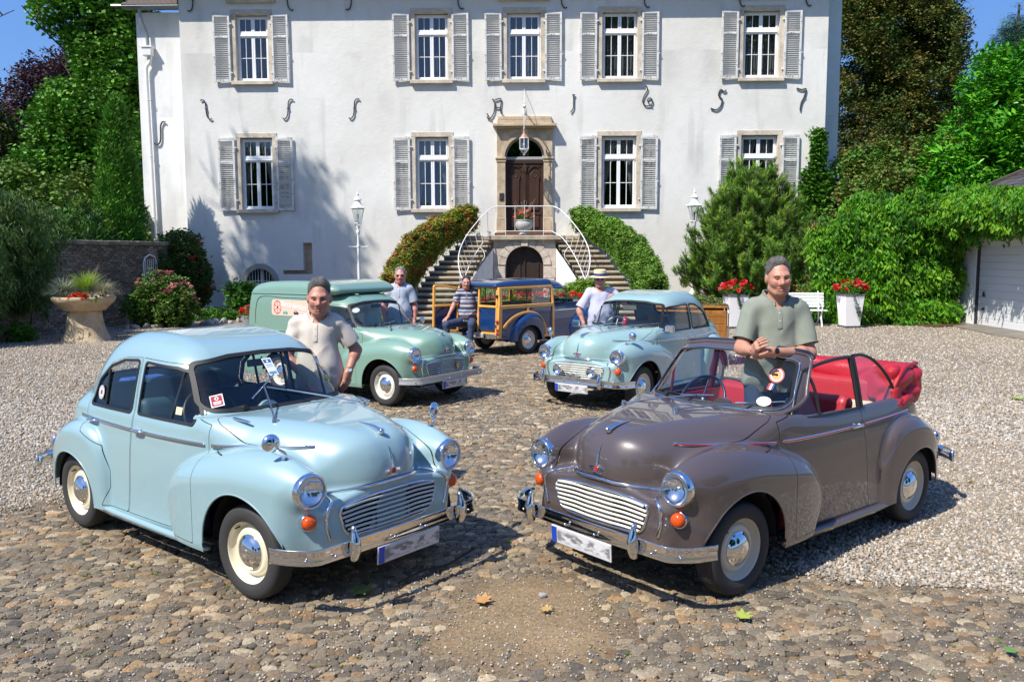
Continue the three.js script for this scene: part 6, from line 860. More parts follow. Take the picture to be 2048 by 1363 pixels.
    if (!cutBack) put('wheel_well', [T(new THREE.CylinderGeometry(0.350, 0.350, 0.3, 24, 1, true, Math.PI / 2, Math.PI), -2.172, 0.265, s * 0.545, Math.PI / 2), box(0.72, 0.36, 0.01, -2.172, 0.42, s * 0.40)], CM.under, car);
    if (o.mirrors) { const mx = 0.27, mz = 0.60, my = topY(mx, mz, f), g = part('wing_mirror', car); put('stem', [tube([[mx, my - 0.01, s * mz], [mx + 0.015, my + 0.03, s * (mz + 0.008)], [mx - 0.005, my + 0.06, s * (mz + 0.04)], [mx - 0.025, my + 0.085, s * (mz + 0.065)]], 0.008, 8, 20), cyl(0.022, 0.026, 0.012, mx, my + 0.002, s * mz, 14)], CM.chrome, g); put('mirror_head', T(lathe([[0, 0.03], [0.03, 0.026], [0.05, 0.012], [0.055, -0.004], [0.0545, -0.008], [0, -0.010]], 24).rotateZ(-Math.PI / 2), mx - 0.035, my + 0.095, s * (mz + 0.07), 0, -s * 0.25, 0), CM.chrome, g); }
  }
  // front: panel surround, grille, bumper
  const half = [[0.475, 0.415], [0.497, 0.50], [0.503, 0.56], [0.485, 0.605], [0.43, 0.632], [0.30, 0.657], [0.15, 0.67], [0, 0.675]], surr = [...half, ...half.slice(0, -1).reverse().map(p => [-p[0], p[1]])];
  put('panel_surround', tubeOn(alongFront(surr, 0.003, f, 90), 0.0115, 8), CM.chrome, car);
  const gh = [[0.30, 0.402], [0.355, 0.43], [0.382, 0.49], [0.398, 0.55], [0.385, 0.578], [0.33, 0.593], [0.17, 0.612], [0, 0.617]], go = [...gh, ...gh.slice(0, -1).reverse().map(p => [-p[0], p[1]]), [-0.15, 0.394], [0, 0.392], [0.15, 0.394]];
  const gp = (p, off) => V3(frontX(p[1], p[0], f) + off, p[1], p[0]), loop = go.map(p => gp(p, 0.004));
  const gr = part('grille', car), lc = new THREE.CatmullRomCurve3(loop, true);
  put('chrome_frame', new THREE.TubeGeometry(lc, 140, 0.0095, 8, true), CM.chrome, gr);
  const lp = lc.getPoints(80).map(v => [v.z, v.y]), inP = polySDF(lp);
  { const sh = new THREE.ShapeGeometry(shapeOf(lp)); const pa = sh.attributes.position; for (let i = 0; i < pa.count; i++) { const z = pa.getX(i), y = pa.getY(i); pa.setXYZ(i, frontX(y, z, f) + 0.0035, y, z); } sh.computeVertexNormals(); put('grille_back', sh, CM.gap, gr); }
  for (let k = 0; k < 7; k++) { const yb = 0.418 + k * 0.0262; const row = []; for (let i = 0; i <= 40; i++) { const z = lerp(-0.41, 0.41, i / 40), y = yb + 0.018 * (1 - (z / 0.4) ** 2) * (k / 6) + 0.002; if (inP(z, y) < -0.004) row.push(V3(frontX(y, z, f) + 0.012, y, z)); } if (row.length > 3) put('grille_bar', sweep(row, [[-0.006, -0.0075], [0.003, -0.0085], [0.0075, -0.004], [0.0035, 0.005], [-0.006, 0.0065]].map(p => [p[0], p[1]])), barMat, gr); }
  for (const z of [-0.13, 0.13]) put('grille_stay', rod([frontX(0.42, z, f) + 0.006, 0.405, z], [frontX(0.59, z, f) + 0.006, 0.60, z], 0.004, 6), CM.gap, gr);
  // bumper
  const bp = []; for (let i = 0; i <= 64; i++) { const q = i / 64 * 2 - 1, a = Math.abs(q), z = q * 0.81, x = 0.655 - 0.035 * (a / 0.8) ** 2 - (a > 0.78 ? 0.24 * Math.pow((a - 0.78) / 0.22, 1.7) : 0); bp.push(V3(x, 0.392 - 0.012 * a * a, z * (a > 0.94 ? 1 - (a - 0.94) * 0.35 : 1))); }
  const bSec = [[-0.004, -0.046], [0.010, -0.040], [0.021, -0.022], [0.025, 0], [0.021, 0.022], [0.010, 0.040], [-0.004, 0.046], [-0.009, 0.04], [-0.004, 0.02], [-0.002, 0], [-0.004, -0.02], [-0.009, -0.04]];
  const B = part('front_bumper', car);
  put('bumper_blade', sweep(bp, bSec.map(p => [p[0], p[1]])), o.bumperMat || CM.chrome, B);
  for (const z of [-0.70, -0.55, -0.12, 0.12, 0.55, 0.70]) { const q = bp.reduce((a, b) => Math.abs(b.z - z) < Math.abs(a.z - z) ? b : a); put('bumper_bolt', T(new THREE.SphereGeometry(0.009, 8, 6), q.x + 0.021, q.y - 0.012, q.z), CM.chromeDull, B); }
  if (!o.noOverriders) for (const s of [-1, 1]) { const g = nets((x, y, z) => { const t = clamp((y + 0.11) / 0.22), w = 0.015 + 0.015 * Math.sin(Math.PI * Math.min(1, t * 1.15 + 0.05)); return rmax(Math.hypot((x - 0.02 * Math.sin(t * 3.1)) / 1.25, z) - w, Math.abs(y) - 0.108, 0.02); }, [-0.09, -0.14, -0.07], [0.1, 0.14, 0.07], 0.008, 3, 0.002); const q = put('overrider', toGeo(g), CM.chrome, B); q.position.set(0.668, 0.422, s * 0.447); }
  plateMesh(car, 0.662, 0.292, -0.06);
  put('plate_bracket', cbox(0.02, 0.05, 0.3, 0.645, 0.345, 0, 0.004), CM.blackTrim, car);
  // bonnet ornament and badge
  const bx = 0.30, oy = topY(bx, 0, f); const ornPts = []; for (let i = 0; i <= 10; i++) { const x = lerp(0.42, 0.22, i / 10); ornPts.push(V3(x, topY(x, 0, f) + lerp(0.018, 0.002, i / 10), 0)); }
  put('bonnet_ornament', [T(new THREE.SphereGeometry(0.023, 14, 10), 0.425, topY(0.415, 0, f) + 0.016, 0, 0, 0, 0.3, [1.2, 0.9, 0.9]), ...ornPts.slice(0, -1).map((p, i) => rod(p.toArray(), ornPts[i + 1].toArray(), lerp(0.017, 0.003, i / 10), 8, lerp(0.017, 0.003, (i + 1) / 10)))], CM.chrome, car);
  const bdg = part('bonnet_badge', car), by = 0.735, fx = frontX(by, 0, f);
  put('badge_wings', [T(cyl(0.026, 0.028, 0.012, 0, 0, 0, 20), fx + 0.004, by, 0, 0, 0, -1.45), ...[-1, 1].map(s => T(cbox(0.008, 0.02, 0.045, 0, 0, 0, 0.003), fx + 0.002, by + 0.002, s * 0.04, s * 0.1)), T(cbox(0.007, 0.012, 0.075, 0, 0, 0, 0.003), frontX(by - 0.026, 0, f) + 0.003, by - 0.028, 0), ...[0, 1, 2, 3, 4].map(i => { const y0 = by + 0.02 + i * 0.026, y1 = y0 + 0.026; return rod([frontX(y0, 0, f) + 0.004, y0, 0], [frontX(y1, 0, f) + 0.006, y1, 0], 0.011 - i * 0.0021, 6, 0.009 - i * 0.0019); })], CM.chrome, bdg);
  put('badge_enamel', T(cyl(0.017, 0.017, 0.006, 0, 0, 0, 16), fx + 0.012, by, 0, 0, 0, -1.45), mat([0.35, 0.03, 0.03], 0.3), bdg);
  for (const z of [-0.07, 0.07]) { const pts = []; for (let i = 0; i <= 14; i++) { const x = lerp(0.40, -0.42, i / 14); pts.push(V3(x, topY(x, z * (0.75 + 0.03 * i), f) + 0.0005, z * (0.75 + 0.03 * i))); } }
  // wipers and washer jets
  for (const [z0, zt, yt, h1, h2] of o.wiperUp ? [[0.37, 0.13, 1.165, 0.10, 0.07], [-0.37, -0.03, 1.125, -0.16, 0.05]] : [[0.40, 0.06, 1.075, 0.14, 0.006], [-0.06, -0.40, 1.075, 0.14, 0.006]]) {
    const x0 = frontX(1.035, z0, f), g = part('wiper', car), pv = V3(x0 + 0.035, topY(x0 + 0.035, z0, f) + 0.012, z0), SF = open ? (x, y, z) => cabField(x, y, Math.abs(z)) : f, sx = (y, z, e) => frontX(y, z, SF, -0.3) + e;
    const mz = lerp(z0, zt, 0.5), my = lerp(pv.y, yt, 0.5); put('wiper_arm', [tube([pv.toArray(), [Math.max(sx(Math.max(my, 1.06), mz, 0.028), lerp(pv.x, sx(yt, zt, 0.02), 0.5)), my + 0.006, mz], [sx(yt, zt, 0.02), yt, zt]], 0.006, 6, 14), T(cyl(0.016, 0.02, 0.03, 0, 0, 0, 12), pv.x, pv.y, pv.z)], CM.chromeDull, g);
    const dz = zt - z0, dl = Math.hypot(dz, yt - 1.04), uz = dz / dl, uy = (yt - 1.04) / dl, L = 0.14, P = k => [sx(yt + uy * k * L, zt + uz * k * L, 0.012), Math.max(1.055, yt + uy * k * L), zt + uz * k * L]; put('wiper_blade', [rod(P(-1), P(0), 0.0055, 6), rod(P(0), P(1), 0.0055, 6)], CM.chromeDull, g);
  }
  // under side, floor, bulkhead, dash, wheel, seats
  put('floor', [box(2.4, 0.02, 1.3, -1.35, 0.262, 0), box(0.95, 0.02, 0.78, 0.02, 0.30, 0), box(0.02, 0.6, 1.1, -0.50, 0.56, 0), box(0.9, 0.02, 1.0, -2.5, 0.45, 0)], CM.under, car);
  put('axle', [rod([-0.0, 0.27, -0.6], [-0.0, 0.27, 0.6], 0.03), rod([-WB, 0.29, -0.6], [-WB, 0.29, 0.6], 0.035), cbox(0.5, 0.2, 0.3, 0.05, 0.36, 0)], CM.under, car);
  const inn = o.trimInner || seatMat;
  put('dashboard', [cbox(0.16, 0.17, 1.14, -0.66, 0.92, 0, 0.03), T(cyl(0.09, 0.09, 0.03, 0, 0, 0, 24), -0.745, 0.95, 0, 0, 0, Math.PI / 2)], o.dashMat || P, car);
  const sw = part('steering_wheel', car); sw.position.set(-0.93, 0.955, 0.33); sw.rotation.z = 0.48; put('wheel_rim', [T(new THREE.TorusGeometry(0.195, 0.0115, 8, 40), 0, 0, 0, 0, Math.PI / 2), ...[0, 2.1, 4.2].map(a => rod([0, 0, 0], [0, 0.19 * Math.cos(a), 0.19 * Math.sin(a)], 0.008, 6)), T(new THREE.SphereGeometry(0.045, 14, 10), 0.005, 0, 0, 0, 0, 0, [0.6, 1, 1])], o.wheelMat || CM.blackTrim, sw); put('column', rod([0, 0, 0], [0.42, -0.1, 0], 0.018, 8), CM.blackTrim, sw);
  const cushion = (w, h, d, x, y, z, tilt, r = 0.05) => T(toGeo(nets((a, b, c) => rmax(rmax(Math.abs(a) - w / 2, Math.abs(b) - h / 2 + 0.012 * Math.cos(c * 3.1 / d), r), Math.abs(c) - d / 2, r), [-w / 2 - 0.05, -h / 2 - 0.05, -d / 2 - 0.05], [w / 2 + 0.05, h / 2 + 0.05, d / 2 + 0.05], 0.03, 2)), x, y, z, 0, 0, tilt);
  for (const s of [-1, 1]) { const st = part('front_seat', car); put('cushion', cushion(0.5, 0.16, 0.50, -1.12, 0.52, s * 0.31, 0.1), seatMat, st); put('backrest', cushion(0.13, 0.52, 0.50, -1.44, 0.79, s * 0.31, 0.24, 0.06), seatMat, st); }
  if (!cutBack) { const st = part('rear_seat', car); put('cushion', cushion(0.46, 0.2, 1.10, -1.88, 0.53, 0, 0.1), o.seatPanel || seatMat, st); put('backrest', cushion(0.14, 0.54, open ? 1.12 : 0.98, -2.13, 0.82, 0, 0.24, 0.06), seatMat, st); if (o.seatPanel) put('seat_panel', cushion(0.08, 0.32, 0.98, -2.055, 0.76, 0, 0.26, 0.03), o.seatPanel, st); put('parcel_shelf', box(0.26, 0.02, open ? 0.6 : 0.74, -2.33, 0.955, 0), inn, car); }
  for (const s of [-1, 1]) put('door_card', box(cutBack ? 0.95 : 1.5, 0.68, 0.02, cutBack ? -0.98 : -1.28, 0.62, s * 0.625), inn, car);
  if (!open) put('rear_view_mirror', [cbox(0.02, 0.05, 0.2, -0.83, 1.30, 0, 0.008), rod([-0.8, 1.34, 0], [-0.83, 1.30, 0], 0.006, 6)], CM.blackTrim, car);
  // rear bumper and lamps
  if (!cutBack) {
    const rb = []; for (let i = 0; i <= 48; i++) { const q = i / 48 * 2 - 1, a = Math.abs(q), z = q * 0.70; rb.push(V3(-3.05 + 0.05 * a * a + (a > 0.74 ? 0.12 * Math.pow((a - 0.74) / 0.26, 1.6) : 0), 0.405, -z)); }
    put('rear_bumper', sweep(rb, bSec), CM.chrome, car);
    for (const s of [-1, 1]) { const g = part('rear_lamp', car), y = 0.60, z = 0.68; let x = -2.8; while (f(x, y, z) > 0 && x < -2.2) x += 0.004; g.position.set(x - 0.005, y, s * z); put('lamp_base', T(new THREE.SphereGeometry(0.045, 14, 10), 0, 0, 0, 0, 0, 0, [0.7, 1.4, 0.9]), CM.chrome, g); put('lamp_lens', [T(new THREE.SphereGeometry(0.034, 12, 10), -0.022, 0.02, 0, 0, 0, 0, [0.8, 1, 0.9])], CM.amber, g); }
  }
  return { car, S, f, P, both };
}
const PAL = {
  blue: paint([0.255, 0.395, 0.425]), grey: paint([0.078, 0.060, 0.058]), green: paint([0.185, 0.315, 0.245]), pale: paint([0.28, 0.425, 0.41]), navy: paint([0.004, 0.036, 0.135]),
  cream: mat([0.74, 0.68, 0.50], 0.3, { phys: 1, clearcoat: 0.6 }), creamB: mat([0.62, 0.55, 0.42], 0.3, { phys: 1, clearcoat: 0.6 }), ivory: mat([0.74, 0.71, 0.62], 0.3, { phys: 1, clearcoat: 0.6 }),
  barWhite: mat([0.80, 0.78, 0.68], 0.3), barSilver: mat([0.55, 0.56, 0.56], 0.25, { metalness: 0.9 }), barGrey: mat([0.42, 0.48, 0.49], 0.35), silver: mat([0.52, 0.53, 0.53], 0.34, { metalness: 0.5 }),
  seatBlue: mat([0.012, 0.05, 0.075], 0.6), seatRed: mat([0.36, 0.018, 0.026], 0.42, { bumpMap: rep(TX.fine, 3), bumpScale: 0.001 }), seatBeige: mat([0.50, 0.42, 0.30], 0.7), seatDark: mat([0.03, 0.028, 0.027], 0.6), hoodRed: mat([0.42, 0.010, 0.022], 0.46, { bumpMap: rep(TX.fine, 3), bumpScale: 0.0015 }),
};
const spear = f => () => [[0.23, 0.907], [0.1, 0.896], [-0.2, 0.880], [-0.46, 0.866], [-1.0, 0.857], [-1.5, 0.857], [-2.0, 0.87], [-2.12, 0.877]];
const seatSwap = (c, k) => c;
// flat stickers laid on a surface: pts on the glass
function canvasTex(w, h, draw) { const c = document.createElement('canvas'); c.width = w; c.height = h; draw(c.getContext('2d'), w, h); const t = new THREE.CanvasTexture(c); t.colorSpace = THREE.SRGBColorSpace; return t; }
function sticker(car, name, shape, w, h, tx, place, rough = 0.5) {   // shape 'disc' or 'rect'; place: [centre, axis u, axis v]
  const g = shape === 'disc' ? new THREE.CircleGeometry(0.5, 28) : new THREE.PlaneGeometry(1, 1); g.scale(w, h, 1);
  const m = put(name, g, mat([1, 1, 1], rough, { map: tx }), car), M4 = new THREE.Matrix4(), n = V3(0, 0, 0).crossVectors(place[1], place[2]).normalize(); M4.makeBasis(place[1].clone().normalize(), place[2].clone().normalize(), n); m.quaternion.setFromRotationMatrix(M4); m.position.copy(place[0]); return m;
}
const wsPlace = (z, y, f, off = 0.006) => { const P = (a, b) => V3(frontX(b, a, f, -0.3), b, a), c = P(z, y), u = P(z - 0.03, y).sub(P(z + 0.03, y)), v = P(z, y + 0.03).sub(P(z, y - 0.03)); const n = V3(0, 0, 0).crossVectors(u, v).normalize(); return [c.add(n.multiplyScalar(off)), u, v]; };
const sidePlace = (x, y, s, f, off = 0.004) => { const P = (a, b) => V3(a, b, s * sideZ(a, b, f)), c = P(x, y), u = s > 0 ? P(x + 0.03, y).sub(P(x - 0.03, y)) : P(x - 0.03, y).sub(P(x + 0.03, y)), v = P(x, y + 0.03).sub(P(x, y - 0.03)), n = V3(0, 0, 0).crossVectors(u, v).normalize(); return [c.add(n.multiplyScalar(off)), u, v]; };
const roundel = (bg, ring, mid) => canvasTex(128, 128, (c) => { c.fillStyle = bg; c.fillRect(0, 0, 128, 128); c.strokeStyle = ring; c.lineWidth = 8; c.beginPath(); c.arc(64, 64, 52, 0, 7); c.stroke(); c.beginPath(); c.arc(64, 64, 30, 0, 7); c.lineWidth = 5; c.stroke(); c.fillStyle = mid; c.beginPath(); c.arc(64, 64, 22, 0, 7); c.fill(); });

// 1. pale blue four-door saloon, front left
{
  const A = makeCar({ kind: 'four', cell: 0.0165, colour: PAL.blue, name: 'saloon_car', label: 'light blue four-door vintage saloon parked in the left foreground', pos: [-1.1478, 0, -5.4766], yaw: -0.67929, trim: spear(), trimMat: CM.chromeDull, barMat: PAL.barGrey, rimMat: PAL.cream, seatMat: PAL.seatBlue, mirrors: true, wiperUp: true, steer: 0.06 });
  sticker(A.car, 'window_sticker', 'rect', 0.085, 0.085, canvasTex(64, 64, c => { c.fillStyle = '#eee'; c.fillRect(0, 0, 64, 64); c.fillStyle = '#a8202c'; c.fillRect(5, 5, 54, 54); c.fillStyle = '#f4f0ea'; c.beginPath(); c.arc(32, 20, 10, 0, 7); c.fill(); c.fillRect(12, 36, 40, 6); c.fillRect(14, 46, 36, 5); c.fillStyle = '#20243c'; c.beginPath(); c.arc(32, 20, 5, 0, 7); c.fill(); }), wsPlace(0.47, 1.105, A.f));
  sticker(A.car, 'window_sticker', 'rect', 0.075, 0.15, canvasTex(64, 128, c => { c.fillStyle = '#e9edf0'; c.fillRect(0, 0, 64, 128); c.fillStyle = '#3c6a94'; c.fillRect(6, 10, 52, 26); c.fillStyle = '#6e93b4'; c.fillRect(10, 48, 44, 6); c.fillRect(10, 62, 44, 5); c.fillRect(6, 100, 52, 20); c.fillStyle = '#f2f2f2'; c.beginPath(); c.arc(32, 23, 8, 0, 7); c.fill(); }), wsPlace(0.0, 1.275, A.f));
  sticker(A.car, 'window_sticker', 'disc', 0.075, 0.085, roundel('#eceff0', '#30343a', '#c8ccd0'), wsPlace(-0.45, 1.27, A.f));
  sticker(A.car, 'window_sticker', 'disc', 0.085, 0.095, canvasTex(64, 64, c => { c.fillStyle = '#f2efe4'; c.fillRect(0, 0, 64, 64); c.fillStyle = '#2a64ac'; c.fillRect(0, 6, 64, 26); c.fillStyle = '#6fae3c'; c.fillRect(0, 32, 64, 26); c.fillStyle = '#e8d23c'; c.beginPath(); c.arc(32, 36, 9, 0, 7); c.fill(); }), wsPlace(-0.47, 1.165, A.f));
  sticker(A.car, 'window_sticker', 'disc', 0.095, 0.1, roundel('#e6e8e8', '#22304c', '#7a2c34'), sidePlace(-1.885, 1.06, 1, A.f, 0.004));
  sticker(A.car, 'window_sticker', 'rect', 0.06, 0.05, canvasTex(32, 32, c => { c.fillStyle = '#e2dcae'; c.fillRect(0, 0, 32, 32); }), sidePlace(-0.83, 1.04, 1, A.f, 0.004));
  for (const s of [1, -1]) { const x = -0.36, z = 0.5, y = topY(x, z, A.f); put('vent_trim', T(toGeo(nets((a, b, c) => Math.hypot(Math.max(Math.abs(a) - 0.07, 0), b * (1.6 + 9 * Math.max(0, a)), c * (1.3 + 6 * Math.max(0, a))) - 0.014, [-0.1, -0.03, -0.03], [0.1, 0.03, 0.03], 0.008, 2, 0.002)), x + 0.05, y + 0.006, s * z, 0, -s * -0.1, -0.06), CM.chrome, A.car); }
  put('rear_tray_box', cbox(0.2, 0.10, 0.34, -2.27, 1.03, 0.1, 0.02), mat([0.02, 0.07, 0.3], 0.5), A.car);
}
// 2. brownish grey convertible, front right, hood folded
{
  const B = makeCar({ kind: 'open', cell: 0.0165, colour: PAL.grey, name: 'convertible_car', label: 'grey brown open convertible with red seats parked in the right foreground', pos: [0.92855, 0, -5.5073], yaw: -2.4492, trim: spear(), trimMat: CM.chrome, stripe: mat([0.34, 0.02, 0.018], 0.3), barMat: PAL.barWhite, rimMat: PAL.creamB, seatMat: PAL.seatRed, seatPanel: PAL.seatBeige, trimInner: PAL.seatRed, steer: -0.04, wheelMat: mat([0.01, 0.02, 0.05], 0.3) });
  const car = B.car, cab = cabField, C = (x, y, z) => cab(x, y, Math.abs(z));
  let m = nets(C, [-1.15, 0.98, -0.033], [-0.36, 1.52, 0.74], 0.0165); m = split(m, (x, y, z) => -z)[0];
  m = split(m, (x, y, z, nx) => (x > -0.98 && nx > 0.12 && y > 1.0) ? WSCREEN(z, y) - 0.047 : 1)[0];
  const [g, fr] = split(m, (x, y, z) => WSCREEN(z, y) + 0.006), both = q => toGeo(cat(q, mirror(q)));
  put('windscreen', both(offset(g, -0.006)), CM.glass, car);
  const fp = split(fr, (x, y, z) => WSCREEN(z, y) - 0.012); put('windscreen_seal', both(offset(fp[0], 0.006)), CM.seal, car); put('windscreen_frame', [both(fp[1]), both(offset(fp[1], -0.024))], B.P, car);
  const ring = d => { const L = []; for (let i = 0; i < 96; i++) { const a = i / 96 * 2 * Math.PI, c = Math.cos(a), s = Math.sin(a); let r = 0.05, R = 0.9; for (let k = 0; k < 26; k++) { const q = (r + R) / 2; if (WSCREEN(q * c, 1.19 + q * s) < d) r = q; else R = q; } const z = r * c, y = 1.19 + r * s; L.push(V3(frontX(y, z, C, -0.3), y, z)); } return L; };
  put('windscreen_edge', new THREE.TubeGeometry(new THREE.CatmullRomCurve3(ring(0.047), true), 200, 0.014, 8, true), B.P, car);
  put('windscreen_bead', new THREE.TubeGeometry(new THREE.CatmullRomCurve3(ring(0.012).map(p => V3(p.x + 0.008, p.y, p.z)), true), 200, 0.0055, 6, true), CM.chrome, car);
  put('header_rail', new THREE.TubeGeometry(new THREE.CatmullRomCurve3(ring(0.05).filter(p => p.y > 1.315).map(p => V3(p.x - 0.012, p.y + 0.006, p.z)).sort((a, b) => a.z - b.z)), 60, 0.02, 8), mat([0.012, 0.014, 0.03], 0.45), car);
  const sg = (x, y) => sideZ(x, y, C);
  for (const s of [-1, 1]) {                              // frames of the raised side windows
    const fm = s < 0 ? CM.blackTrim : mat([0.10, 0.012, 0.015], 0.4), P = (x, y) => V3(x, y, s * (sg(x, y) - 0.006)), line = (pts, r) => new THREE.TubeGeometry(new THREE.CatmullRomCurve3(new THREE.CatmullRomCurve3(pts.map(p => V3(p[0], p[1], 0)), false, 'centripetal').getPoints(24).map(p => P(p.x, p.y))), 40, r, 8);
    const fg = part('door_window_frame', car);
    put('frame', [line([[-0.67, 0.985], [-0.78, 1.15], [-0.875, 1.27]], 0.013), line([[-0.875, 1.27], [-1.0, 1.305], [-1.2, 1.325], [-1.42, 1.328]], 0.013), line([[-1.42, 1.33], [-1.43, 1.15], [-1.435, 0.97]], 0.016), line([[-0.94, 0.985], [-0.925, 1.15], [-0.90, 1.285]], 0.011), line([[-0.67, 0.978], [-1.0, 0.976], [-1.435, 0.972]], 0.010)], fm, fg);
    put('quarter_frame', [line([[-1.475, 0.97], [-1.47, 1.15], [-1.465, 1.332]], 0.015), line([[-1.465, 1.332], [-1.58, 1.33], [-1.72, 1.29], [-1.86, 1.2], [-1.97, 1.09], [-2.03, 0.96]], 0.012)], fm, fg);
    const quad = pts => { const sh = new THREE.ShapeGeometry(shapeOf(pts)); const a = sh.attributes.position; for (let i = 0; i < a.count; i++) { const p = P(a.getX(i), a.getY(i)); a.setXYZ(i, p.x, p.y, p.z); } sh.computeVertexNormals(); return sh; };
    put('vent_glass', quad([[-0.69, 0.985], [-0.875, 1.26], [-0.9, 1.275], [-0.94, 0.985]]), CM.glass, fg);
    put('quarter_glass', quad([[-1.475, 0.97], [-1.467, 1.33], [-1.58, 1.325], [-1.72, 1.285], [-1.86, 1.195], [-1.97, 1.085], [-2.02, 0.97]]), CM.glass, fg);
  }
  // folded hood
  const fold = (x, y, z) => { const az = Math.abs(z), cr = a => Math.pow(1 - Math.abs(Math.sin(a)), 3.5), w = 0.022 * cr(z * 4.2 + x * 5 + 1.6 * Math.sin(y * 8 + z * 2)) + 0.018 * cr(z * 6.3 - x * 4 + y * 9 + 2) + 0.014 * cr(y * 15 + z * 3 + 1.2 * Math.sin(x * 9)) * sstep(0.2, 0.6, az) - 0.012 + 0.004 * Math.sin(z * 11 + 4 * x) * Math.cos(x * 7 - z * 3) + 0.006 * Math.sin(z * 23 + y * 14 + 2 * Math.sin(x * 8)) + 0.014 * (vnoise(z * 5 + 40, x * 6 + y * 5 + 40, 4096, 33) - 0.5) + 0.007 * Math.sin(y * 46 + z * 5 + x * 8) * sstep(0.35, 0.6, az); const front = lerp(-2.16, -1.98, sstep(0.25, 0.62, az)), back = -2.80 + 0.40 * Math.pow(az / 0.66, 2.2), xm = (front + back) / 2, hx = (front - back) / 2, top = 1.19 + 0.07 * (x + 2.2), d = rmax(rmax(Math.abs(x - xm + 0.25 * (y - 1.08)) - hx, y - top, 0.055), az - 0.645 + 0.12 * Math.max(0, y - 1.0), 0.07); return smax(d, 0.955 - 0.05 * sstep(0.4, 0.6, az) - y, 0.02) + w; };
  put('folded_hood', toGeo(nets(fold, [-3.0, 0.85, -0.75], [-1.75, 1.4, 0.75], 0.02, 3, 0.006)), PAL.hoodRed, car);
  put('hood_lip', tube([[-1.98, 1.0, -0.60], [-2.06, 1.13, -0.62], [-2.2, 1.19, -0.6], [-2.5, 1.19, -0.54]], 0.018, 8, 30), PAL.hoodRed, car);
  put('hood_catch', [rod([-2.02, 0.985, -0.55], [-2.1, 0.985, -0.5], 0.014), T(new THREE.SphereGeometry(0.02, 10, 8), -2.02, 0.985, -0.55)], CM.chrome, car);
  put('seat_flute', Array.from({ length: 9 }, (_, i) => T(cyl(0.012, 0.012, 0.29, 0, 0, 0, 6), -2.018, 0.76, -0.4 + i * 0.1, 0, 0, 0.26)), PAL.seatBeige, car);
  // rosette badge and round tax disc on the windscreen
  sticker(car, 'rosette', 'disc', 0.105, 0.115, canvasTex(128, 128, c => { const ring = (r, f) => { c.fillStyle = f; c.beginPath(); c.arc(64, 64, r, 0, 7); c.fill(); }; c.fillStyle = '#b83030'; c.fillRect(0, 0, 128, 128); ring(62, '#b23a3c'); ring(50, '#e8e6e2'); ring(42, '#40508c'); ring(36, '#e88a22'); ring(20, '#f0a030'); c.fillStyle = '#c0481c'; c.fillRect(54, 50, 20, 26); }), wsPlace(-0.43, 1.245, C, 0.004));
  sticker(car, 'rosette_ribbon', 'rect', 0.035, 0.06, canvasTex(32, 64, c => { c.fillStyle = '#b23a3c'; c.fillRect(0, 0, 11, 64); c.fillStyle = '#e8e6e2'; c.fillRect(11, 0, 11, 64); c.fillStyle = '#40508c'; c.fillRect(22, 0, 10, 64); }), wsPlace(-0.43, 1.175, C, 0.003));
  sticker(car, 'tax_disc', 'disc', 0.082, 0.085, canvasTex(64, 64, c => { c.fillStyle = '#f2f2f0'; c.fillRect(0, 0, 64, 64); c.strokeStyle = '#d0d0d4'; c.lineWidth = 3; c.beginPath(); c.arc(32, 32, 24, 0, 7); c.stroke(); }), wsPlace(-0.435, 1.085, C, 0.004));
}
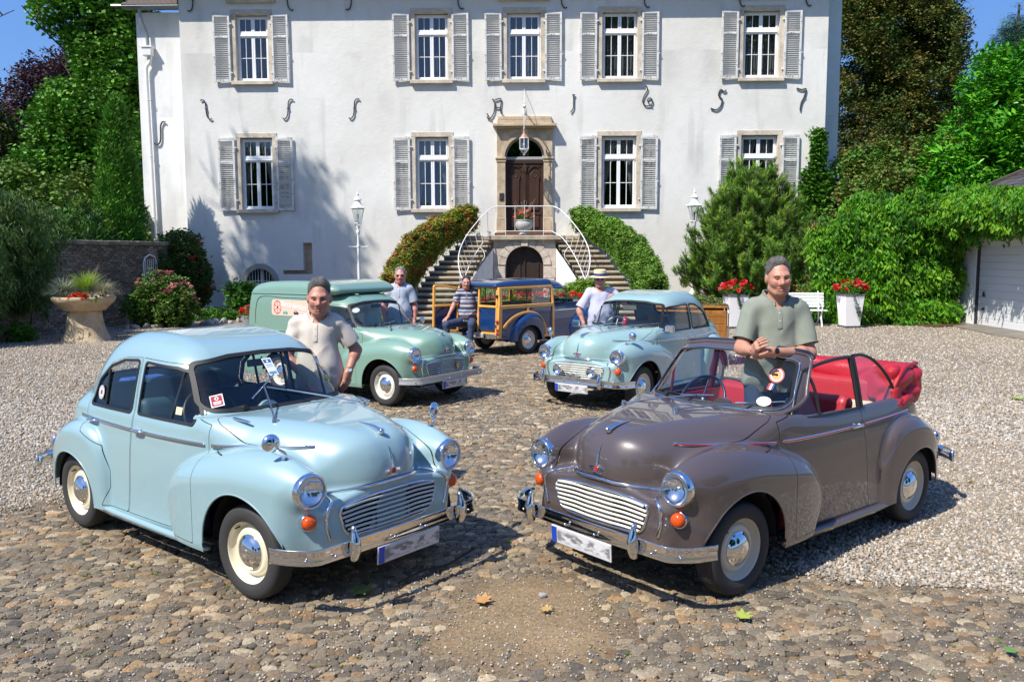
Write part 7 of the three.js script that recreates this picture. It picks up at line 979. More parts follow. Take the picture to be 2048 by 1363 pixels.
// 3. sage green panel van
{
  const Cc = makeCar({ kind: 'van', cell: 0.02, colour: PAL.green, name: 'panel_van', label: 'sage green vintage panel van with a pink sign on its side', category: 'van', pos: [-1.32082, 0, -11.9947], yaw: -0.62853, barMat: PAL.barSilver, rimMat: PAL.ivory, seatMat: PAL.seatDark, bumperMat: PAL.silver, noOverriders: true });
  const car = Cc.car, P = Cc.P;
  const sBox = gridSDF([[-2.98, 0.2], [-2.975, 0.6], [-2.95, 1.0], [-2.90, 1.35], [-2.86, 1.48], [-2.78, 1.57], [-2.58, 1.625], [-2.2, 1.652], [-1.7, 1.662], [-1.4, 1.655], [-1.18, 1.632], [-1.06, 1.59], [-1.0, 1.53], [-1.06, 1.488], [-1.24, 1.47], [-1.37, 1.42], [-1.38, 1.2], [-1.38, 0.2]]);
  const fBox = gridSDF([[0.712, 0.15], [0.712, 0.8], [0.71, 1.15], [0.70, 1.42], [0.685, 1.60], [0.66, 1.8], [-0.5, 1.8], [-0.5, 0.15]]);
  const fV = (x, y, z) => { z = Math.abs(z); const nose = 0.12 * sstep(-1.4, -0.85, x) * 1.2; const b = rmax(sBox(x, y), fBox(z + nose * z, y), 0.11); return smin(b, rearField(x, y, z), 0.03); };
  let m = nets(fV, [-3.1, 0.14, -0.04], [-0.72, 1.74, 0.86], 0.02); m = split(m, (x, y, z) => -z)[0]; m = split(m, (x, y, z) => (z < 0.4 ? 1 : archR(x, y)))[1]; m = split(m, (x, y) => y - 0.24)[1];
  const [roof, box_] = split(m, (x, y) => 1.475 - y); const both = q => toGeo(cat(q, mirror(q))); put('van_body', both(box_), P, car); put('van_roof', both(offset(roof, 0.006)), P, car);
  for (const s of [-1, 1]) {
    const al = (pts, n = 90) => { const c = new THREE.CatmullRomCurve3(pts.map(p => V3(p[0], p[1], 0)), false, 'centripetal').getSpacedPoints(n); return c.map(p => V3(p.x, p.y, s * (sideZ(p.x, p.y, fV) + 0.003))); };
    put('gutter', tubeOn(al([[-2.84, 1.47], [-2.0, 1.478], [-1.3, 1.478], [-0.92, 1.475]]), 0.010), P, car);
    put('panel_bead', tubeOn(al([[-2.62, 0.93], [-2.7, 1.0], [-2.66, 1.35], [-2.58, 1.42], [-2.0, 1.425], [-1.55, 1.425]]), 0.008), P, car); put('panel_bead', tubeOn(al([[-2.62, 0.93], [-2.2, 0.925], [-1.5, 0.93]]), 0.008), P, car);
    const sgn = put('sign_panel', (() => { const sh = new THREE.Shape(); const w = 0.41, h = 0.118, r = 0.06; sh.moveTo(-w + r, -h); sh.lineTo(w - r, -h); sh.quadraticCurveTo(w, -h, w, -h + r); sh.lineTo(w, h - r); sh.quadraticCurveTo(w, h, w - r, h); sh.lineTo(-w + r, h); sh.quadraticCurveTo(-w, h, -w, h - r); sh.lineTo(-w, -h + r); sh.quadraticCurveTo(-w, -h, -w + r, -h); const g = new THREE.ShapeGeometry(sh, 8), uv = g.attributes.uv, p = g.attributes.position; for (let i = 0; i < uv.count; i++) uv.setXY(i, (p.getX(i) + w) / (2 * w), (p.getY(i) + h) / (2 * h)); return g; })(), mat([1, 1, 1], 0.5, { map: vanSign() }), car);
    sgn.position.set(-1.9, 1.27, s * (sideZ(-1.9, 1.27, fV) + 0.004)); sgn.rotation.set(s * -0.03, s < 0 ? Math.PI : 0, 0);
    addWheelWell(car, s);
  }
  sticker(car, 'oval_sticker', 'disc', 0.11, 0.075, roundel('#e8eaec', '#5a6a86', '#c4c8d0'), wsPlace(0.46, 1.26, Cc.f));
  put('grille_emblem', [T(new THREE.TorusGeometry(0.03, 0.006, 6, 4), 0.53, 0.51, -0.22, 0, Math.PI / 2, 0, [1, 1.6, 1]), T(new THREE.TorusGeometry(0.018, 0.005, 6, 4), 0.533, 0.51, -0.22, 0, Math.PI / 2, 0, [1, 1.6, 1])], mat([0.75, 0.6, 0.25], 0.25, { metalness: 0.9 }), car);
  for (const s of [1, -1]) { const g = part('door_mirror', car); const z = sideZ(-0.68, 1.0, Cc.f); put('stem', rod([-0.68, 0.97, s * z], [-0.62, 1.03, s * (z + 0.13)], 0.008, 6), CM.chrome, g); put('mirror_head', T(lathe([[0, 0.028], [0.03, 0.024], [0.052, 0.01], [0.056, -0.006], [0, -0.01]], 20).rotateZ(-Math.PI / 2), -0.62, 1.05, s * (z + 0.14)), CM.chrome, g); }
}
function addWheelWell(car, s) { put('wheel_well', [T(new THREE.CylinderGeometry(0.350, 0.350, 0.3, 24, 1, true, Math.PI / 2, Math.PI), -2.172, 0.265, s * 0.545, Math.PI / 2), box(0.72, 0.36, 0.01, -2.172, 0.42, s * 0.40)], CM.under, car); }
function vanSign() {
  return vanSign.t ??= canvasTex(1024, 296, (c, W, H) => {
    c.fillStyle = '#e9b9a4'; c.fillRect(0, 0, W, H); c.fillStyle = '#f0cbb9'; for (let y = 16; y < H; y += 30) c.fillRect(0, y, W, 8);
    c.strokeStyle = '#8c1c1c'; c.lineWidth = 17; c.beginPath(); c.ellipse(165, 148, 98, 118, 0, 0, 7); c.stroke(); c.lineWidth = 12; for (let a = 0; a < 6; a++) { c.beginPath(); c.moveTo(165, 148); c.lineTo(165 + 95 * Math.cos(a * 1.047 + 0.5), 148 + 112 * Math.sin(a * 1.047 + 0.5)); c.stroke(); } c.fillStyle = '#8c1c1c'; c.beginPath(); c.arc(165, 148, 20, 0, 7); c.fill();
    c.save(); c.transform(1, 0.10, -0.22, 1, 235, 110); c.font = 'bold italic 118px serif'; c.fillStyle = '#70584c'; c.fillText('Morris Services', 8, 8, 720); c.fillStyle = '#ffffff'; c.fillText('Morris Services', 0, 0, 720); c.restore();
    for (const [x, col] of [[390, '#58a898'], [690, '#2c3858']]) { c.fillStyle = col; c.beginPath(); c.ellipse(x, 240, 75, 26, 0, 0, 7); c.fill(); c.beginPath(); c.ellipse(x - 12, 218, 42, 26, 0, 0, 7); c.fill(); c.fillStyle = '#dfe8ea'; c.fillRect(x - 34, 206, 40, 14); c.fillStyle = '#222'; for (const d of [-40, 42]) { c.beginPath(); c.arc(x + d, 258, 15, 0, 7); c.fill(); } }
  });
}
// 4. pale blue-green two-door saloon
{
  const D = makeCar({ kind: 'two', cell: 0.02, colour: PAL.pale, name: 'saloon_car', label: 'pale blue green two-door vintage saloon with spot lamps standing behind the convertible', pos: [1.19435, 0, -11.60785], yaw: -2.25383, trim: () => spear()().slice(0), trimMat: CM.chromeDull, barMat: PAL.barWhite, rimMat: PAL.ivory, seatMat: mat([0.30, 0.27, 0.22], 0.6), mirrors: true, wheelMat: mat([0.6, 0.58, 0.5], 0.4) });
  const car = D.car;
  for (const z of [0.27, -0.27]) { const g = part('spot_lamp', car); g.position.set(0.60, 0.515, z); const LX = pts => lathe(pts, 28).rotateZ(-Math.PI / 2); put('housing', LX([[0, -0.06], [0.04, -0.05], [0.066, -0.01], [0.069, 0.012], [0.064, 0.02], [0.06, 0.012]]), CM.chrome, g); put('reflector', LX([[0.06, 0.008], [0.035, -0.02], [0, -0.03]]), CM.reflector, g); put('lens', LX([[0.061, 0.012], [0.04, 0.021], [0, 0.027]]), CM.lens, g); put('mount', rod([0, -0.06, 0], [-0.0, -0.13, 0], 0.012), CM.chrome, g); }
  const h = part('horn', car); put('horn_pair', [...[0, 1].map(i => T(cyl(0.034, 0.034, 0.09, 0, 0, 0, 18), 0.60, 0.455, -0.02 + i * 0.085, 0, 0, Math.PI / 2)), cbox(0.05, 0.02, 0.22, 0.59, 0.415, 0.02, 0.004)], CM.chromeDull, h);
  const st = put('dash_bottle', lathe([[0, 0], [0.035, 0], [0.036, 0.1], [0.03, 0.12], [0.014, 0.135], [0.014, 0.17], [0, 0.17]], 16), mat([0.4, 0.02, 0.05], 0.3), car); st.position.set(-0.67, 1.0, 0.0);
  for (const s of [-1, 1]) { const g = part('door_mirror', car), z = sideZ(-0.62, 1.0, D.f); put('stem', rod([-0.6, 0.97, s * z], [-0.58, 1.0, s * (z + 0.1)], 0.01, 6), CM.chrome, g); put('mirror_head', cbox(0.05, 0.095, 0.14, -0.57, 1.03, s * (z + 0.15), 0.014), CM.chrome, g); }
  put('door_mirror_inside', cbox(0.015, 0.07, 0.22, -0.82, 1.285, 0.02, 0.01), CM.chrome, car);
}
// 5. dark blue estate with a timber-framed rear body
{
  const E = makeCar({ kind: 'wood', cell: 0.022, colour: PAL.navy, name: 'estate_car', label: 'dark blue timber-framed estate car with its rear door open', pos: [1.42, 0, -19.5], yaw: 0.77, barMat: PAL.barSilver, rimMat: PAL.ivory, seatMat: PAL.seatDark, mirrors: true, trim: () => [[0.2, 0.905], [-0.2, 0.880], [-0.46, 0.866], [-1.42, 0.857]] });
  const car = E.car, P = E.P, W = CM.ash, zB = 0.655;
  const sRf = gridSDF([[-1.38, 1.36], [-1.37, 1.50], [-1.7, 1.518], [-2.3, 1.512], [-2.75, 1.49], [-2.95, 1.455], [-3.0, 1.41], [-2.95, 1.37], [-2.2, 1.355]]);
  const rf = nets((x, y, z) => rmax(sRf(x, y), Math.abs(z) - 0.615 + 0.16 * Math.max(0, y - 1.36), 0.085), [-3.1, 1.28, -0.7], [-1.3, 1.58, 0.7], 0.022); put('roof', toGeo(rf), P, car);
  const beam = (a, b, w, d) => { const A = V3(...a), Bv = V3(...b), L = A.distanceTo(Bv), g = cbox(w, L, d, 0, 0, 0, 0.008); g.applyQuaternion(new THREE.Quaternion().setFromUnitVectors(V3(0, 1, 0), Bv.clone().sub(A).normalize())); const c = A.add(Bv).multiplyScalar(0.5); return g.translate(c.x, c.y, c.z); };
  for (const s of [1, -1]) {
    const z = s * zB, zt = s * 0.61, sf = part('side_frame', car);
    put('waist_rail', beam([-1.40, 0.985, z], [-2.92, 0.985, z], 0.075, 0.05), W, sf); put('top_rail', beam([-1.40, 1.365, zt], [-2.90, 1.355, zt], 0.05, 0.05), W, sf);
    put('front_post', [beam([-1.42, 0.30, s * 0.675], [-1.405, 0.985, z], 0.062, 0.05), beam([-1.405, 0.985, z], [-1.41, 1.36, zt], 0.055, 0.05)], W, sf); put('rear_post', [beam([-2.965, 0.36, s * 0.64], [-2.94, 0.985, s * 0.65], 0.10, 0.06), beam([-2.94, 0.985, s * 0.65], [-2.90, 1.38, s * 0.60], 0.085, 0.06)], W, sf);
    put('middle_post', beam([-2.17, 0.86, s * 0.672], [-2.17, 0.96, z], 0.06, 0.045), W, sf); put('bottom_rail', beam([-1.42, 0.345, s * 0.68], [-1.72, 0.345, s * 0.68], 0.06, 0.05), W, sf);
    const arch = []; for (let i = 0; i <= 26; i++) { const a = lerp(-0.02, Math.PI * 0.86, i / 26); arch.push(V3(-2.17 + 0.53 * Math.cos(a) * (a > 1.57 ? 1.46 : 1), 0.35 + 0.505 * Math.sin(a), s * 0.678)); } put('arch_frame', sweep(arch, [[-0.024, -0.03], [0.02, -0.03], [0.026, -0.022], [0.026, 0.022], [0.02, 0.03], [-0.024, 0.03]]), W, sf);
    put('side_panel', box(1.5, 0.66, 0.012, -2.18, 0.66, s * 0.648), P, sf);
    const wg = nets((x, y, zz) => rearField(x, y, Math.abs(zz)), [-2.75, 0.14, 0.36], [-1.55, 0.9, 0.86], 0.022); let w2 = split(wg, (x, y, zz) => archR(x, y))[1]; w2 = split(w2, (x, y) => y - 0.28)[1]; w2 = split(w2, (x, y, zz) => zz - 0.62)[1]; put('rear_wing', toGeo(s > 0 ? w2 : mirror(w2)), P, car);
    for (const [a, b] of [[-1.45, -2.15], [-2.19, -2.88]]) put('side_glass', new THREE.BufferGeometry().copy(box(Math.abs(b - a), 0.34, 0.005, (a + b) / 2, 1.175, s * 0.628)), CM.glass, sf);
    put('slide_rail', beam([-2.17, 1.02, s * 0.635], [-2.17, 1.345, s * 0.615], 0.022, 0.012), CM.blackTrim, sf);
    addWheelWell(car, s);
    // rear doors
    const door = part('rear_door', car); door.position.set(-2.955, 0, s * 0.60); door.rotation.y = s > 0 ? 0 : -1.82;
    const d = (y0, z0, y1, z1, w) => beam([(y => -0.0 + 0.055 * (y - 0.42))(y0) * 1, y0, z0 * s], [(y => 0.055 * (y - 0.42))(y1), y1, z1 * s], w, 0.045).applyMatrix4(new THREE.Matrix4());
    put('door_frame', [d(0.42, -0.035, 1.32, -0.045, 0.07), d(0.42, -0.585, 1.40, -0.585, 0.06), d(0.45, -0.04, 0.45, -0.58, 0.075), d(0.99, -0.04, 0.99, -0.58, 0.085), d(1.335, -0.045, 1.385, -0.30, 0.065), d(1.385, -0.29, 1.40, -0.59, 0.065)], W, door);
    put('door_panel', box(0.012, 0.5, 0.5, 0.015, 0.72, -0.31 * s), P, door); put('door_glass', box(0.005, 0.36, 0.5, 0.042, 1.18, -0.31 * s), CM.glass, door);
    put('door_hinge', [cbox(0.05, 0.07, 0.05, -0.02, 1.2, 0, 0.008), cbox(0.05, 0.07, 0.05, -0.03, 0.6, 0, 0.008)], CM.blackTrim, door);
    if (s > 0) { put('door_handle', [rod([-0.03, 0.97, -0.56 * s], [-0.06, 0.97, -0.56 * s], 0.012), rod([-0.06, 0.97, -0.56 * s], [-0.06, 0.97, -0.50 * s], 0.009)], CM.chrome, door); put('script', [cbox(0.004, 0.012, 0.12, 0.007, 0.57, -0.16, 0.001), cbox(0.004, 0.01, 0.09, 0.007, 0.54, -0.16, 0.001)], CM.chromeDull, door); }
    const rl = part('rear_lamp', car); rl.position.set(-3.02, 0, s * 0.645); put('lamp_lens', [T(new THREE.SphereGeometry(0.042, 12, 10), 0, 0.70, 0, 0, 0, 0, [0.6, 1, 0.8]), T(new THREE.SphereGeometry(0.032, 12, 10), 0, 0.46, 0, 0, 0, 0, [0.7, 1, 1])], CM.red, rl); put('indicator_lens', T(new THREE.SphereGeometry(0.034, 12, 10), 0, 0.54, 0, 0, 0, 0, [0.7, 1, 1]), CM.amber, rl);
  }
  put('cargo_floor', [box(1.55, 0.03, 1.2, -2.2, 0.50, 0), box(0.02, 0.45, 0.6, -1.9, 0.75, -0.3)], mat([0.05, 0.03, 0.02], 0.8), car); put('rear_sill', cbox(0.08, 0.08, 1.3, -2.95, 0.375, 0, 0.01), P, car);
  put('rear_bumper', [cbox(0.03, 0.075, 0.34, -3.06, 0.40, 0.52, 0.01), cbox(0.03, 0.075, 0.34, -3.06, 0.40, -0.52, 0.01), cbox(0.05, 0.03, 1.1, -3.03, 0.36, 0, 0.008)], CM.chrome, car);
  plateMesh(car, -3.045, 0.40, 0.0).rotation.set(0, Math.PI, 0); put('under_tray', box(1.4, 0.1, 1.1, -2.2, 0.36, 0), CM.under, car);
}
// ------------------------------------------------------------------ people: one continuous body each, clothes as shells over it
const vsub = (a, b) => [a[0] - b[0], a[1] - b[1], a[2] - b[2]], vadd = (a, b, k = 1) => [a[0] + b[0] * k, a[1] + b[1] * k, a[2] + b[2] * k], vdot = (a, b) => a[0] * b[0] + a[1] * b[1] + a[2] * b[2], vlen = a => Math.hypot(a[0], a[1], a[2]), vn = a => { const l = vlen(a) || 1; return [a[0] / l, a[1] / l, a[2] / l]; }, vcross = (a, b) => [a[1] * b[2] - a[2] * b[1], a[2] * b[0] - a[0] * b[2], a[0] * b[1] - a[1] * b[0]];
const capS = (a, b, ra, rb) => { const ab = vsub(b, a), L = vdot(ab, ab); return (x, y, z) => { const px = x - a[0], py = y - a[1], pz = z - a[2], t = clamp((px * ab[0] + py * ab[1] + pz * ab[2]) / L), dx = px - ab[0] * t, dy = py - ab[1] * t, dz = pz - ab[2] * t; return Math.sqrt(dx * dx + dy * dy + dz * dz) - lerp(ra, rb, t); }; };
const ellS = (c, r) => (x, y, z) => { const a = (x - c[0]) / r[0], b = (y - c[1]) / r[1], d = (z - c[2]) / r[2], k0 = Math.sqrt(a * a + b * b + d * d), k1 = Math.sqrt((a / r[0]) ** 2 + (b / r[1]) ** 2 + (d / r[2]) ** 2); return k1 < 1e-6 ? -Math.min(...r) : k0 * (k0 - 1) / k1; };
const blend = (list, k) => (x, y, z) => { let d = 9; for (const f of list) d = smin(d, f(x, y, z), k); return d; };
// a head about its centre (eye level), facing +z
const headF = (() => {
  const add = [ellS([0, 0.035, -0.018], [0.077, 0.092, 0.098]), ellS([0, -0.04, 0.018], [0.061, 0.082, 0.074])], soft = [ellS([0, -0.098, 0.058], [0.027, 0.022, 0.024]), ellS([0.037, -0.024, 0.058], [0.028, 0.03, 0.028]), ellS([-0.037, -0.024, 0.058], [0.028, 0.03, 0.028]), capS([-0.042, 0.023, 0.073], [-0.012, 0.021, 0.083], 0.011, 0.011), capS([0.042, 0.023, 0.073], [0.012, 0.021, 0.083], 0.011, 0.011), capS([0.055, -0.07, 0.005], [0.03, -0.098, 0.05], 0.02, 0.018), capS([-0.055, -0.07, 0.005], [-0.03, -0.098, 0.05], 0.02, 0.018)];
  const nose = [capS([0, 0.014, 0.084], [0, -0.030, 0.106], 0.0095, 0.0145), capS([-0.013, -0.036, 0.094], [0.013, -0.036, 0.094], 0.0095, 0.0095)], lips = [capS([-0.021, -0.063, 0.082], [0.021, -0.063, 0.082], 0.0075, 0.0075), capS([-0.018, -0.076, 0.080], [0.018, -0.076, 0.080], 0.008, 0.008), capS([0, -0.063, 0.087], [0, -0.075, 0.085], 0.006, 0.006)];
  const ears = [1, -1].map(s => ellS([s * 0.080, -0.004, -0.012], [0.011, 0.032, 0.019])), sock = [1, -1].map(s => ellS([s * 0.031, 0.003, 0.094], [0.019, 0.012, 0.017])), mouth = capS([-0.022, -0.0695, 0.090], [0.022, -0.0695, 0.090], 0.0032, 0.0032), neck = capS([0, -0.05, -0.022], [0, -0.19, -0.035], 0.054, 0.060);
  const A = blend(add, 0.05), B = blend(soft, 0.01), N = blend(nose, 0.012), Lp = blend(lips, 0.006), E = blend(ears, 0.004), S = blend(sock, 0.004);
  return (x, y, z) => { let d = A(x, y, z); d = smin(d, B(x, y, z), 0.028); d = smax(d, -S(x, y, z), 0.012); d = smin(d, N(x, y, z), 0.014); d = smin(d, Lp(x, y, z), 0.010); d = smax(d, -mouth(x, y, z), 0.004); d = smin(d, E(x, y, z), 0.010); return smin(d, neck(x, y, z), 0.03); };
})();
let headMesh = null;
// a hand: wrist at 0, fingers along +y, palm faces +z, thumb at +x
function handField(curl, spread = 0.12, thumbIn = 0.4) {
  const parts = [capS([-0.012, 0.0, 0], [-0.014, 0.075, 0], 0.024, 0.020), capS([0.016, 0.0, 0], [0.020, 0.078, 0], 0.022, 0.018), capS([0, -0.05, 0], [0, 0.02, 0], 0.026, 0.026)], palm = blend(parts, 0.022), fs = [];
  [[0.027, 0.068, 0.9], [0.0085, 0.077, 1], [-0.0105, 0.071, 0.93], [-0.0285, 0.062, 0.74]].forEach(([x, l, k], i) => { let p = [x, 0.078 - 0.006 * Math.abs(i - 1.2), 0.002], a = curl * 0.55, sx = (1.5 - i) * spread * 0.5; const seg = [0.043, 0.026, 0.021]; const q = []; seg.forEach((s, j) => { const n = [p[0] + sx * s * k, p[1] + Math.cos(a) * s * k, p[2] + Math.sin(a) * s * k]; q.push(capS(p, n, 0.0092 - j * 0.0008, 0.0086 - j * 0.0009)); p = n; a += curl * (j ? 0.7 : 0.95); }); fs.push(blend(q, 0.004)); });
  const t = []; let p = [0.022, 0.015, 0.004]; [[0.030, 0.035, 0.010], [0.014, 0.028, 0.012 + 0.01 * thumbIn], [0.004, 0.024, 0.010 + 0.012 * thumbIn]].forEach((d, j) => { const n = vadd(p, d); t.push(capS(p, n, 0.0125 - j * 0.0015, 0.0112 - j * 0.0015)); p = n; }); fs.push(blend(t, 0.008));
  return (x, y, z) => { let d = 9; for (const f of fs) d = Math.min(d, f(x, y, z)); return smin(d, palm(x, y, z) + 0.15 * Math.max(0, Math.abs(z) - 0.017), 0.010); };
}
const xform = (m, M) => { const N = new THREE.Matrix3().getNormalMatrix(M), v = V3(0, 0, 0), o = { p: [], n: [], i: m.i.slice() }; for (let i = 0; i < m.p.length; i += 3) { v.set(m.p[i], m.p[i + 1], m.p[i + 2]).applyMatrix4(M); o.p.push(v.x, v.y, v.z); v.set(m.n[i], m.n[i + 1], m.n[i + 2]).applyMatrix3(N).normalize(); o.n.push(v.x, v.y, v.z); } return o; };
function handMesh(side, curl, wrist, dir, palmN, k = 1) { const key = `${curl}`, base = (handMesh.c ??= {})[key] ??= nets(handField(curl), [-0.06, -0.06, -0.05], [0.11, 0.21, 0.12], 0.0042, 3, 0.0015); const y = V3(...vn(dir)), z0 = V3(...palmN), x = V3(0, 0, 0).crossVectors(y, z0).normalize(), z = V3(0, 0, 0).crossVectors(x, y); const M = new THREE.Matrix4().makeBasis(x.multiplyScalar(k), y.multiplyScalar(k), z.multiplyScalar(k)).setPosition(...wrist); let b = base; if (side < 0) { b = { p: base.p.map((v, i) => i % 3 ? v : -v), n: base.n.map((v, i) => i % 3 ? v : -v), i: base.i.slice() }; for (let i = 0; i < b.i.length; i += 3) [b.i[i + 1], b.i[i + 2]] = [b.i[i + 2], b.i[i + 1]]; } return xform(b, M); }
const denim = mat([0.035, 0.055, 0.11], 0.85, { bumpMap: rep(TX.fine, 6), bumpScale: 0.002 });
function hairStrands(hg, q, parent) {                    // short combed strands standing off the cap
  const r = rng(404), p = hg.attributes.position, n = hg.attributes.normal, ix = hg.index, N = 5200, pos = [], col = [];
  for (let i = 0; i < N; i++) { const t = Math.floor(r() * ix.count / 3) * 3, w = [r(), r(), r()], W = w[0] + w[1] + w[2], P = [0, 0, 0], D = [0, 0, 0]; for (let k = 0; k < 3; k++) { const v = ix.getX(t + k); P[0] += p.getX(v) * w[k] / W; P[1] += p.getY(v) * w[k] / W; P[2] += p.getZ(v) * w[k] / W; D[0] += n.getX(v) * w[k] / W; D[1] += n.getY(v) * w[k] / W; D[2] += n.getZ(v) * w[k] / W; }
    const top = sstep(0.05, 0.10, P[1]), comb = [0.5 * top + (r() - 0.5) * 0.35, -0.75 * (1 - top) + (r() - 0.5) * 0.25, -0.8 + (r() - 0.5) * 0.3], d = vn(vadd(vadd(comb, D, -vdot(comb, D) * 0.9), D, 0.10 + 0.22 * r() * top)), L = (0.013 + 0.014 * r()) * (0.6 + 0.75 * top), s2 = vn(vcross(d, D)), wd = 0.0011; const a = vadd(P, D, -0.002);
    pos.push(...vadd(a, s2, -wd), ...vadd(a, s2, wd), ...vadd(vadd(a, d, L), D, 0.001)); const g = Math.pow(r(), 1.5), k = 0.35 + 1.1 * g + 1.1 * (0.4 + g) * (q.grey ?? 0.6) * (1 - top); for (let c = 0; c < 3; c++) col.push(...q.colour.map(x => x * k)); }
  const g = new THREE.BufferGeometry(); g.setAttribute('position', new THREE.Float32BufferAttribute(pos, 3)); g.setAttribute('color', new THREE.Float32BufferAttribute(col, 3)); g.computeVertexNormals(); tag(put('hair_strands', metreUV(g), mat([1, 1, 1], 0.6, { vertexColors: true }), parent), null, null, null, 'stuff');
}
function makePerson(o) {
  const g = thing('person', o.label, 'person', o.base), J = o.joints, fat = o.fat ?? 1, sh = J.shL.map((v, i) => (v + J.shR[i]) / 2), hip = J.hip, neck = [lerp(sh[0], J.head[0], 0.4), sh[1] + 0.04, sh[2] - 0.01];
  const mid = (t) => sh.map((v, i) => lerp(v, hip[i], t)), H = vlen(vsub(sh, hip)), w = Math.abs(J.shL[0] - J.shR[0]) / 2;
  const torso = blend([ellS(vadd(mid(0.26), [0, 0, 0.005]), [w * 0.86, H * 0.40, 0.118]), ellS(vadd(mid(0.66), [0, 0, 0.018 * fat]), [0.160 * fat, H * 0.40, 0.128 * fat]), ellS(hip, [0.168, 0.14, 0.125]), capS(vadd(J.shR, [0.05, -0.01, 0]), vadd(J.shL, [-0.05, -0.01, 0]), 0.062, 0.062), capS(vadd(J.shR, [0.04, 0.015, -0.01]), neck, 0.050, 0.046), capS(vadd(J.shL, [-0.04, 0.015, -0.01]), neck, 0.050, 0.046)], 0.055);
  const arm = (s, e, q) => blend([capS(s, e, 0.058, 0.046), capS(e, q, 0.045, 0.0275), ellS(vadd(e, vsub(q, e), 0.22), [0.047, 0.05, 0.047])], 0.02);
  const armR = arm(J.shR, J.elR, J.wrR), armL = arm(J.shL, J.elL, J.wrL), leg = (k, a, s) => blend([capS(vadd(hip, [s * 0.095, -0.04, 0]), k, 0.088, 0.060), capS(k, a, 0.057, 0.040)], 0.03);
  const legs = [leg(J.knR, J.anR, -1), leg(J.knL, J.anL, 1)];
  const nk = capS(neck, [J.head[0], J.head[1] - 0.1, J.head[2] - 0.02], 0.062, 0.056);
  const body = (x, y, z) => { let d = torso(x, y, z); d = smin(d, armR(x, y, z), 0.035); d = smin(d, armL(x, y, z), 0.035); d = smin(d, nk(x, y, z), 0.03); return smin(d, Math.min(legs[0](x, y, z), legs[1](x, y, z)), 0.04); };
  const all = Object.values(J), lo = [0, 1, 2].map(i => Math.min(...all.map(p => p[i])) - 0.25), hi = [0, 1, 2].map(i => Math.max(...all.map(p => p[i])) + 0.25); hi[1] = J.head[1] - 0.04;
  const cell = o.cell ?? 0.016; let skin = nets(body, lo, hi, cell, 2); 
  // hidden skin under the clothes is dropped where cloth covers it
  const hk = o.headScale ?? 1; headMesh ??= nets(headF, [-0.11, -0.2, -0.14], [0.11, 0.15, 0.14], 0.0055, 3, 0.002);
  const HM = new THREE.Matrix4().compose(V3(...J.head), new THREE.Quaternion().setFromEuler(new THREE.Euler(o.pitch ?? 0, o.turn ?? 0, o.roll ?? 0, 'YXZ')), V3(hk * (o.wide ?? 1), hk, hk));
  const hd = xform(headMesh, HM), hL = handMesh(1, o.curlL ?? 0.5, J.wrL, o.handL[0], o.handL[1], 1.02), hR = handMesh(-1, o.curlR ?? 0.5, J.wrR, o.handR[0], o.handR[1], 1.02);
  const full = cat(skin, hd, hL, hR), geo = toGeo(full), col = new Float32Array(full.p.length), base = o.skin ?? [0.50, 0.255, 0.175], inv = HM.clone().invert(), v = V3(0, 0, 0);
  for (let i = 0; i < full.p.length; i += 3) { v.set(full.p[i], full.p[i + 1], full.p[i + 2]).applyMatrix4(inv); let c = base.slice(); const n = 0.94 + 0.12 * vnoise(v.x * 60 + 50, v.y * 60 + v.z * 30 + 50, 4096, 7); c = c.map(k => k * n);
    if (Math.abs(v.x) < 0.12 && Math.abs(v.y) < 0.16 && Math.abs(v.z) < 0.2) { const lip = Math.exp(-(((v.x) / 0.022) ** 2 + ((v.y + 0.070) / 0.010) ** 2)) * (v.z > 0.06 ? 1 : 0), ck = Math.exp(-(((Math.abs(v.x) - 0.04) / 0.022) ** 2 + ((v.y + 0.025) / 0.025) ** 2)) * (v.z > 0 ? 1 : 0), ns = Math.exp(-((v.x / 0.018) ** 2 + ((v.y + 0.03) / 0.02) ** 2)) * (v.z > 0.06 ? 1 : 0), st = (o.stubble ?? 0.10) * sstep(-0.03, -0.07, v.y) * (v.z > -0.02 && v.y > -0.125 ? 1 : 0); c = [c[0] * (1 - 0.18 * lip - 0.14 * st), c[1] * (1 - 0.42 * lip - 0.18 * ck - 0.14 * ns - 0.12 * st), c[2] * (1 - 0.40 * lip - 0.18 * ck - 0.14 * ns + 0.02 * st)]; }
    col.set(c, i); }
  geo.setAttribute('color', new THREE.BufferAttribute(col, 3)); const bodyM = put('body', geo, mat([1, 1, 1], 0.42, { vertexColors: true, bumpMap: rep(TX.fine, 14), bumpScale: 0.0012 }), g);
  const H3 = part('face', g); H3.applyMatrix4(HM);
  if (!o.glasses) for (const s of [-1, 1]) { put('eye', T(new THREE.SphereGeometry(1, 14, 10), s * 0.031, 0.002, 0.0815, 0, s * 0.25, 0, [0.0118, 0.0046, 0.006]), mat([0.36, 0.33, 0.30], 0.25), H3); put('iris', T(new THREE.SphereGeometry(1, 12, 8), s * 0.031 + (o.look ?? 0) * 0.004, 0.0022, 0.0855, 0, 0, 0, [0.0050, 0.0046, 0.0032]), mat([0.02, 0.018, 0.016], 0.15), H3); put('eyelid', T(toGeo(nets((x, y, z) => ellS([0, 0, 0], [0.0145, 0.0030, 0.0055])(x, y + x * x * 12, z), [-0.02, -0.012, -0.01], [0.02, 0.01, 0.01], 0.0025, 2, 0.001)), s * 0.031, 0.0075, 0.0835, 0, s * 0.25, 0), mat(base.map(k => k * 0.62), 0.5), H3); }
